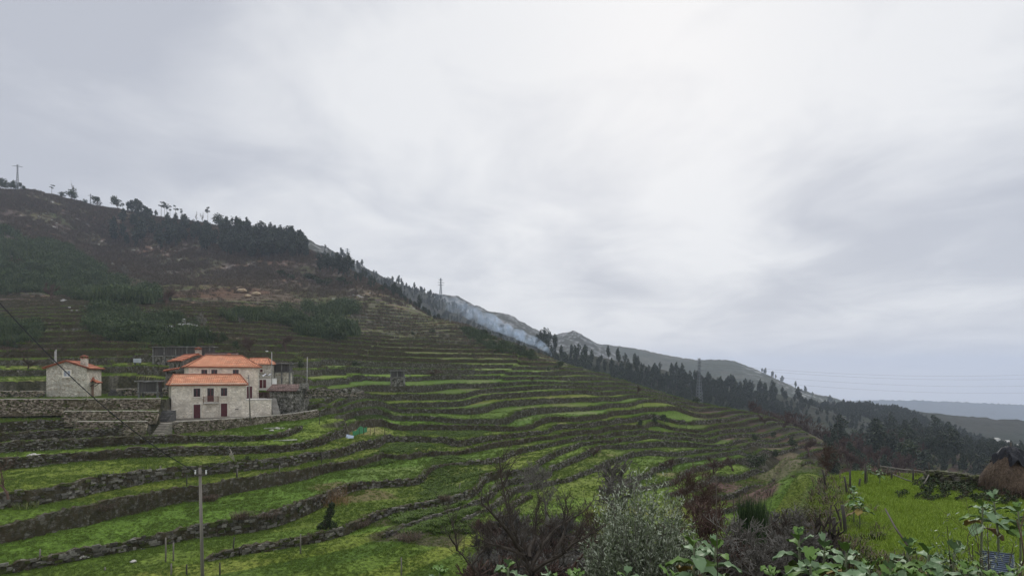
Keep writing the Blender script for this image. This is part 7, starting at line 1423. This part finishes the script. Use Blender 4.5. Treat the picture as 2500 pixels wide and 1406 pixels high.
# stones, sheet, net, barrels, box, planks
M_lst = mat('pale_loose_stone', (.48,.46,.41), .9, 3, .3, .02, 8)
def stone(px, py, s, lab, grp, fl=.5):
    x, y, z = ground(px, py); bm = bmesh.new(); bmesh.ops.create_icosphere(bm, subdivisions=2, radius=s)
    for v in bm.verts: k = 1+fr_.uniform(-.22, .22); v.co = Vector((v.co.x*k*1.3, v.co.y*k, v.co.z*k*fl))
    me = bpy.data.meshes.new('loose_stone'); bm.to_mesh(me); bm.free(); me.materials.append(M_lst); o = obj('loose_stone', me, None, (x, y, z+s*fl*.5)); o.rotation_euler = (0, 0, fr_.uniform(0, 6)); tag(o, lab, 'stone', grp)
for i, (px, py, s) in enumerate([(80,1112,.35),(95,1113,.3),(72,1116,.28),(108,1115,.25),(88,1117,.22)]): stone(px, py, s, 'pale flat stone in the small heap on the left field wall', 'heap of pale stones on the left wall')
for i, (px, py, s) in enumerate([(640,1093,.3),(628,1097,.25),(636,1090,.25),(648,1096,.22)]): stone(px, py, s, 'pale stone in the tumble above the white branch frame', 'tumbled stones on the field wall')
for i, (px, py, s) in enumerate([(676,1047,.35),(690,1046,.25),(707,1049,.3),(718,1052,.22),(665,1052,.3),(150,1058,.35),(700,1060,.2),(205,1363,.3),(215,1362,.25),(325,1372,.2)]): stone(px, py, s, 'pale rubble stone scattered on the grass below the yard wall' if i < 5 or i == 6 else 'pale stone lying in the grass of the left fields', 'rubble below the yard wall' if i < 5 or i == 6 else 'stones in the left fields')
M_ork = mat('ochre_quarry_rock', (.50,.40,.27), .9, 1, .3, .1, 3); M_prk = mat('pale_outcrop_rock', (.40,.39,.37), .9, .6, .35, .1, 2)
def rock(px, py, s, m_, lab, grp=None, fl=.6):
    x, y, z = ground(px, py); bm = bmesh.new(); bmesh.ops.create_icosphere(bm, subdivisions=3, radius=s)
    for v in bm.verts: k = 1+.55*(vnoise(np.array([v.co.x*2/s+px]), np.array([v.co.y*2/s+v.co.z*3/s]), 4)[0]-.5); v.co = Vector((v.co.x*k*1.5, v.co.y*k, v.co.z*k*fl))
    me = bpy.data.meshes.new('rock'); bm.to_mesh(me); bm.free(); me.materials.append(m_); o = obj('rock', me, None, (x, y, z+s*.3)); tag(o, lab, 'rock', grp)
for px, py, s, m_, lab in [(118,640,1.3,M_ork,'ochre broken rock in the broom thicket, left one'),(128,641,1.5,M_ork,'ochre broken rock in the broom thicket, right one'),(176,648,1.4,M_ork,'slanted pale rock just right of the ochre rocks'),(186,655,1.2,M_prk,'grey rock at the lower end of the slanted pale rock'),(345,705,1.5,M_prk,'grey rock outcrop at the thicket edge, upper part'),(366,714,1.8,M_prk,'grey rock outcrop at the thicket edge, lower part'),(1013,745,1.4,M_prk,'bare pale slab on the slope below the skyline trees'),(508,689,.8,M_ork,'small pale block on the brown terraces, left of a pair'),(514,690,.8,M_ork,'small pale block on the brown terraces, right of a pair'),(590,712,1.6,M_ork,'ochre boulder in the landslip scar'),(625,722,1.4,M_ork,'second ochre boulder in the landslip scar'),(605,728,1.1,M_ork,'third small ochre boulder in the landslip scar')]: rock(px, py, s, m_, lab)
for i in range(56):
    poly_ = [(120,740),(420,790)] if i < 26 else [(430,792),(520,815)] if i < 38 else [(15,500),(300,600)]
    px = fr_.uniform(poly_[0][0], poly_[1][0]); py = np.interp(px, [poly_[0][0], poly_[1][0]], [poly_[0][1], poly_[1][1]])+fr_.uniform(-12, 14); rock(px, py, fr_.uniform(.35, .8), M_prk, 'pale stone in the ruined wall above the broom' if i < 38 else 'pale stone scattered high on the left slope', 'stones of the ruined wall' if i < 38 else 'stones high on the left slope')
x, y, z = ground(852, 1070); b = MB(); b.box(-.6,.6,-.02,.02,0,.75); o = b.build('metal_sheet', mat('pale_blue_sheet', (.45,.52,.62), .5, 2, .15), None); o.location = (x, y, z-.05); o.rotation_euler = (-.7, .25, .2); tag(o, 'pale blue metal sheet leaning at the end of the green net', 'metal sheet')
x0, y0, z0 = ground(860, 1066); x1, y1, z1 = ground(895, 1054); b = MB(); n_ = 16; V = []
for i in range(n_+1):
    f = i/n_
    for k in range(5): V.append((x0+(x1-x0)*f-x0, y0+(y1-y0)*f-y0+.1*math.sin(f*20+k), z0+(z1-z0)*f-z0+k*.28*(1-.25*math.sin(f*9))))
b.add(V, [(i*5+k, (i+1)*5+k, (i+1)*5+k+1, i*5+k+1) for i in range(n_) for k in range(4)]); o = b.build('garden_net', mat('green_net', (.04,.22,.09), .7, 3, .3), None, True); o.location = (x0, y0, z0); tag(o, 'sagging green garden net beside the row of posts', 'net')
M_bb = mat('blue_barrel_plastic', (.04,.09,.22), .4, spec=.5)
for i, (px, py, m_) in enumerate([(316,908,M_bb),(323,908,M_bb),(332,904,M_bb),(309,909,mat('grey_blue_plastic', (.25,.32,.42), .5))]):
    x, y, z = P(px, py, 112); z = gz(x, y); e = empty('barrel', (x, y, z)); tag(e, ['second','third','rightmost, highest','leftmost, paler'][i]+' plastic barrel behind the small granary', 'barrel', 'blue plastic barrels'); b = MB(); b.tube([(0,0,0),(0,0,.1),(0,0,.28),(0,0,.6),(0,0,.8),(0,0,.88)], [.26,.29,.3,.3,.29,.26], 12); b.build('drum', m_, e, True); b = MB(); b.tube([(0,0,.28),(0,0,.31)], .315, 12); b.tube([(0,0,.6),(0,0,.63)], .315, 12); b.build('band', m_, e)
x, y, z = P(331, 867, 128); z = gz(x, y); e = empty('metal_box', (x-.5, y, z)); tag(e, 'pale grey metal box on posts left of the long granary', 'box'); b = MB(); b.box(0,1.2,0,.8,.5,1.35); b.build('box', mat('pale_grey_metal', (.42,.45,.50), .5, 2, .15), e); 
for q in (.08, 1.05): b = MB(); b.box(q,q+.08,.1,.7,-.3,.5); b.build('leg', M_iron, e)
for px, py, L_, lab in ((695,1077,3.2,'long pale stone beam lying on the grass below the yard'),(657,1047,1.6,'short pale beam on the rubble below the yard')):
    x, y, z = ground(px, py); b = MB(); b.box(-L_/2,L_/2,-.1,.1,0,.14,j=.02); o = b.build('stone_beam', M_lst, None); o.location = (x, y, z+.05); o.rotation_euler = (0,-.03,.15); tag(o, lab, 'beam')
# ------------------------------------------------------------------ haze
hm = bpy.data.materials.new('haze_air'); hm.use_nodes = True; t_ = hm.node_tree; t_.nodes.clear()
pv = t_.nodes.new('ShaderNodeVolumePrincipled'); mo = t_.nodes.new('ShaderNodeOutputMaterial')
pv.inputs['Color'].default_value = (.74, .83, 1.0, 1); pv.inputs['Density'].default_value = 1.7e-4; pv.inputs['Anisotropy'].default_value = .2
t_.links.new(pv.outputs[0], mo.inputs['Volume'])
hb = np_mesh('haze', [(x, y, z) for z in (-560, 290) for x, y in ((-10500, -40), (10500, -40), (10500, 9500), (-10500, 9500))],
             [[0,3,2,1],[4,5,6,7],[0,1,5,4],[1,2,6,5],[2,3,7,6],[3,0,4,7]], [hm])
tag(obj('haze', hb), 'thin bluish haze filling the valley air', None, None, 'stuff')
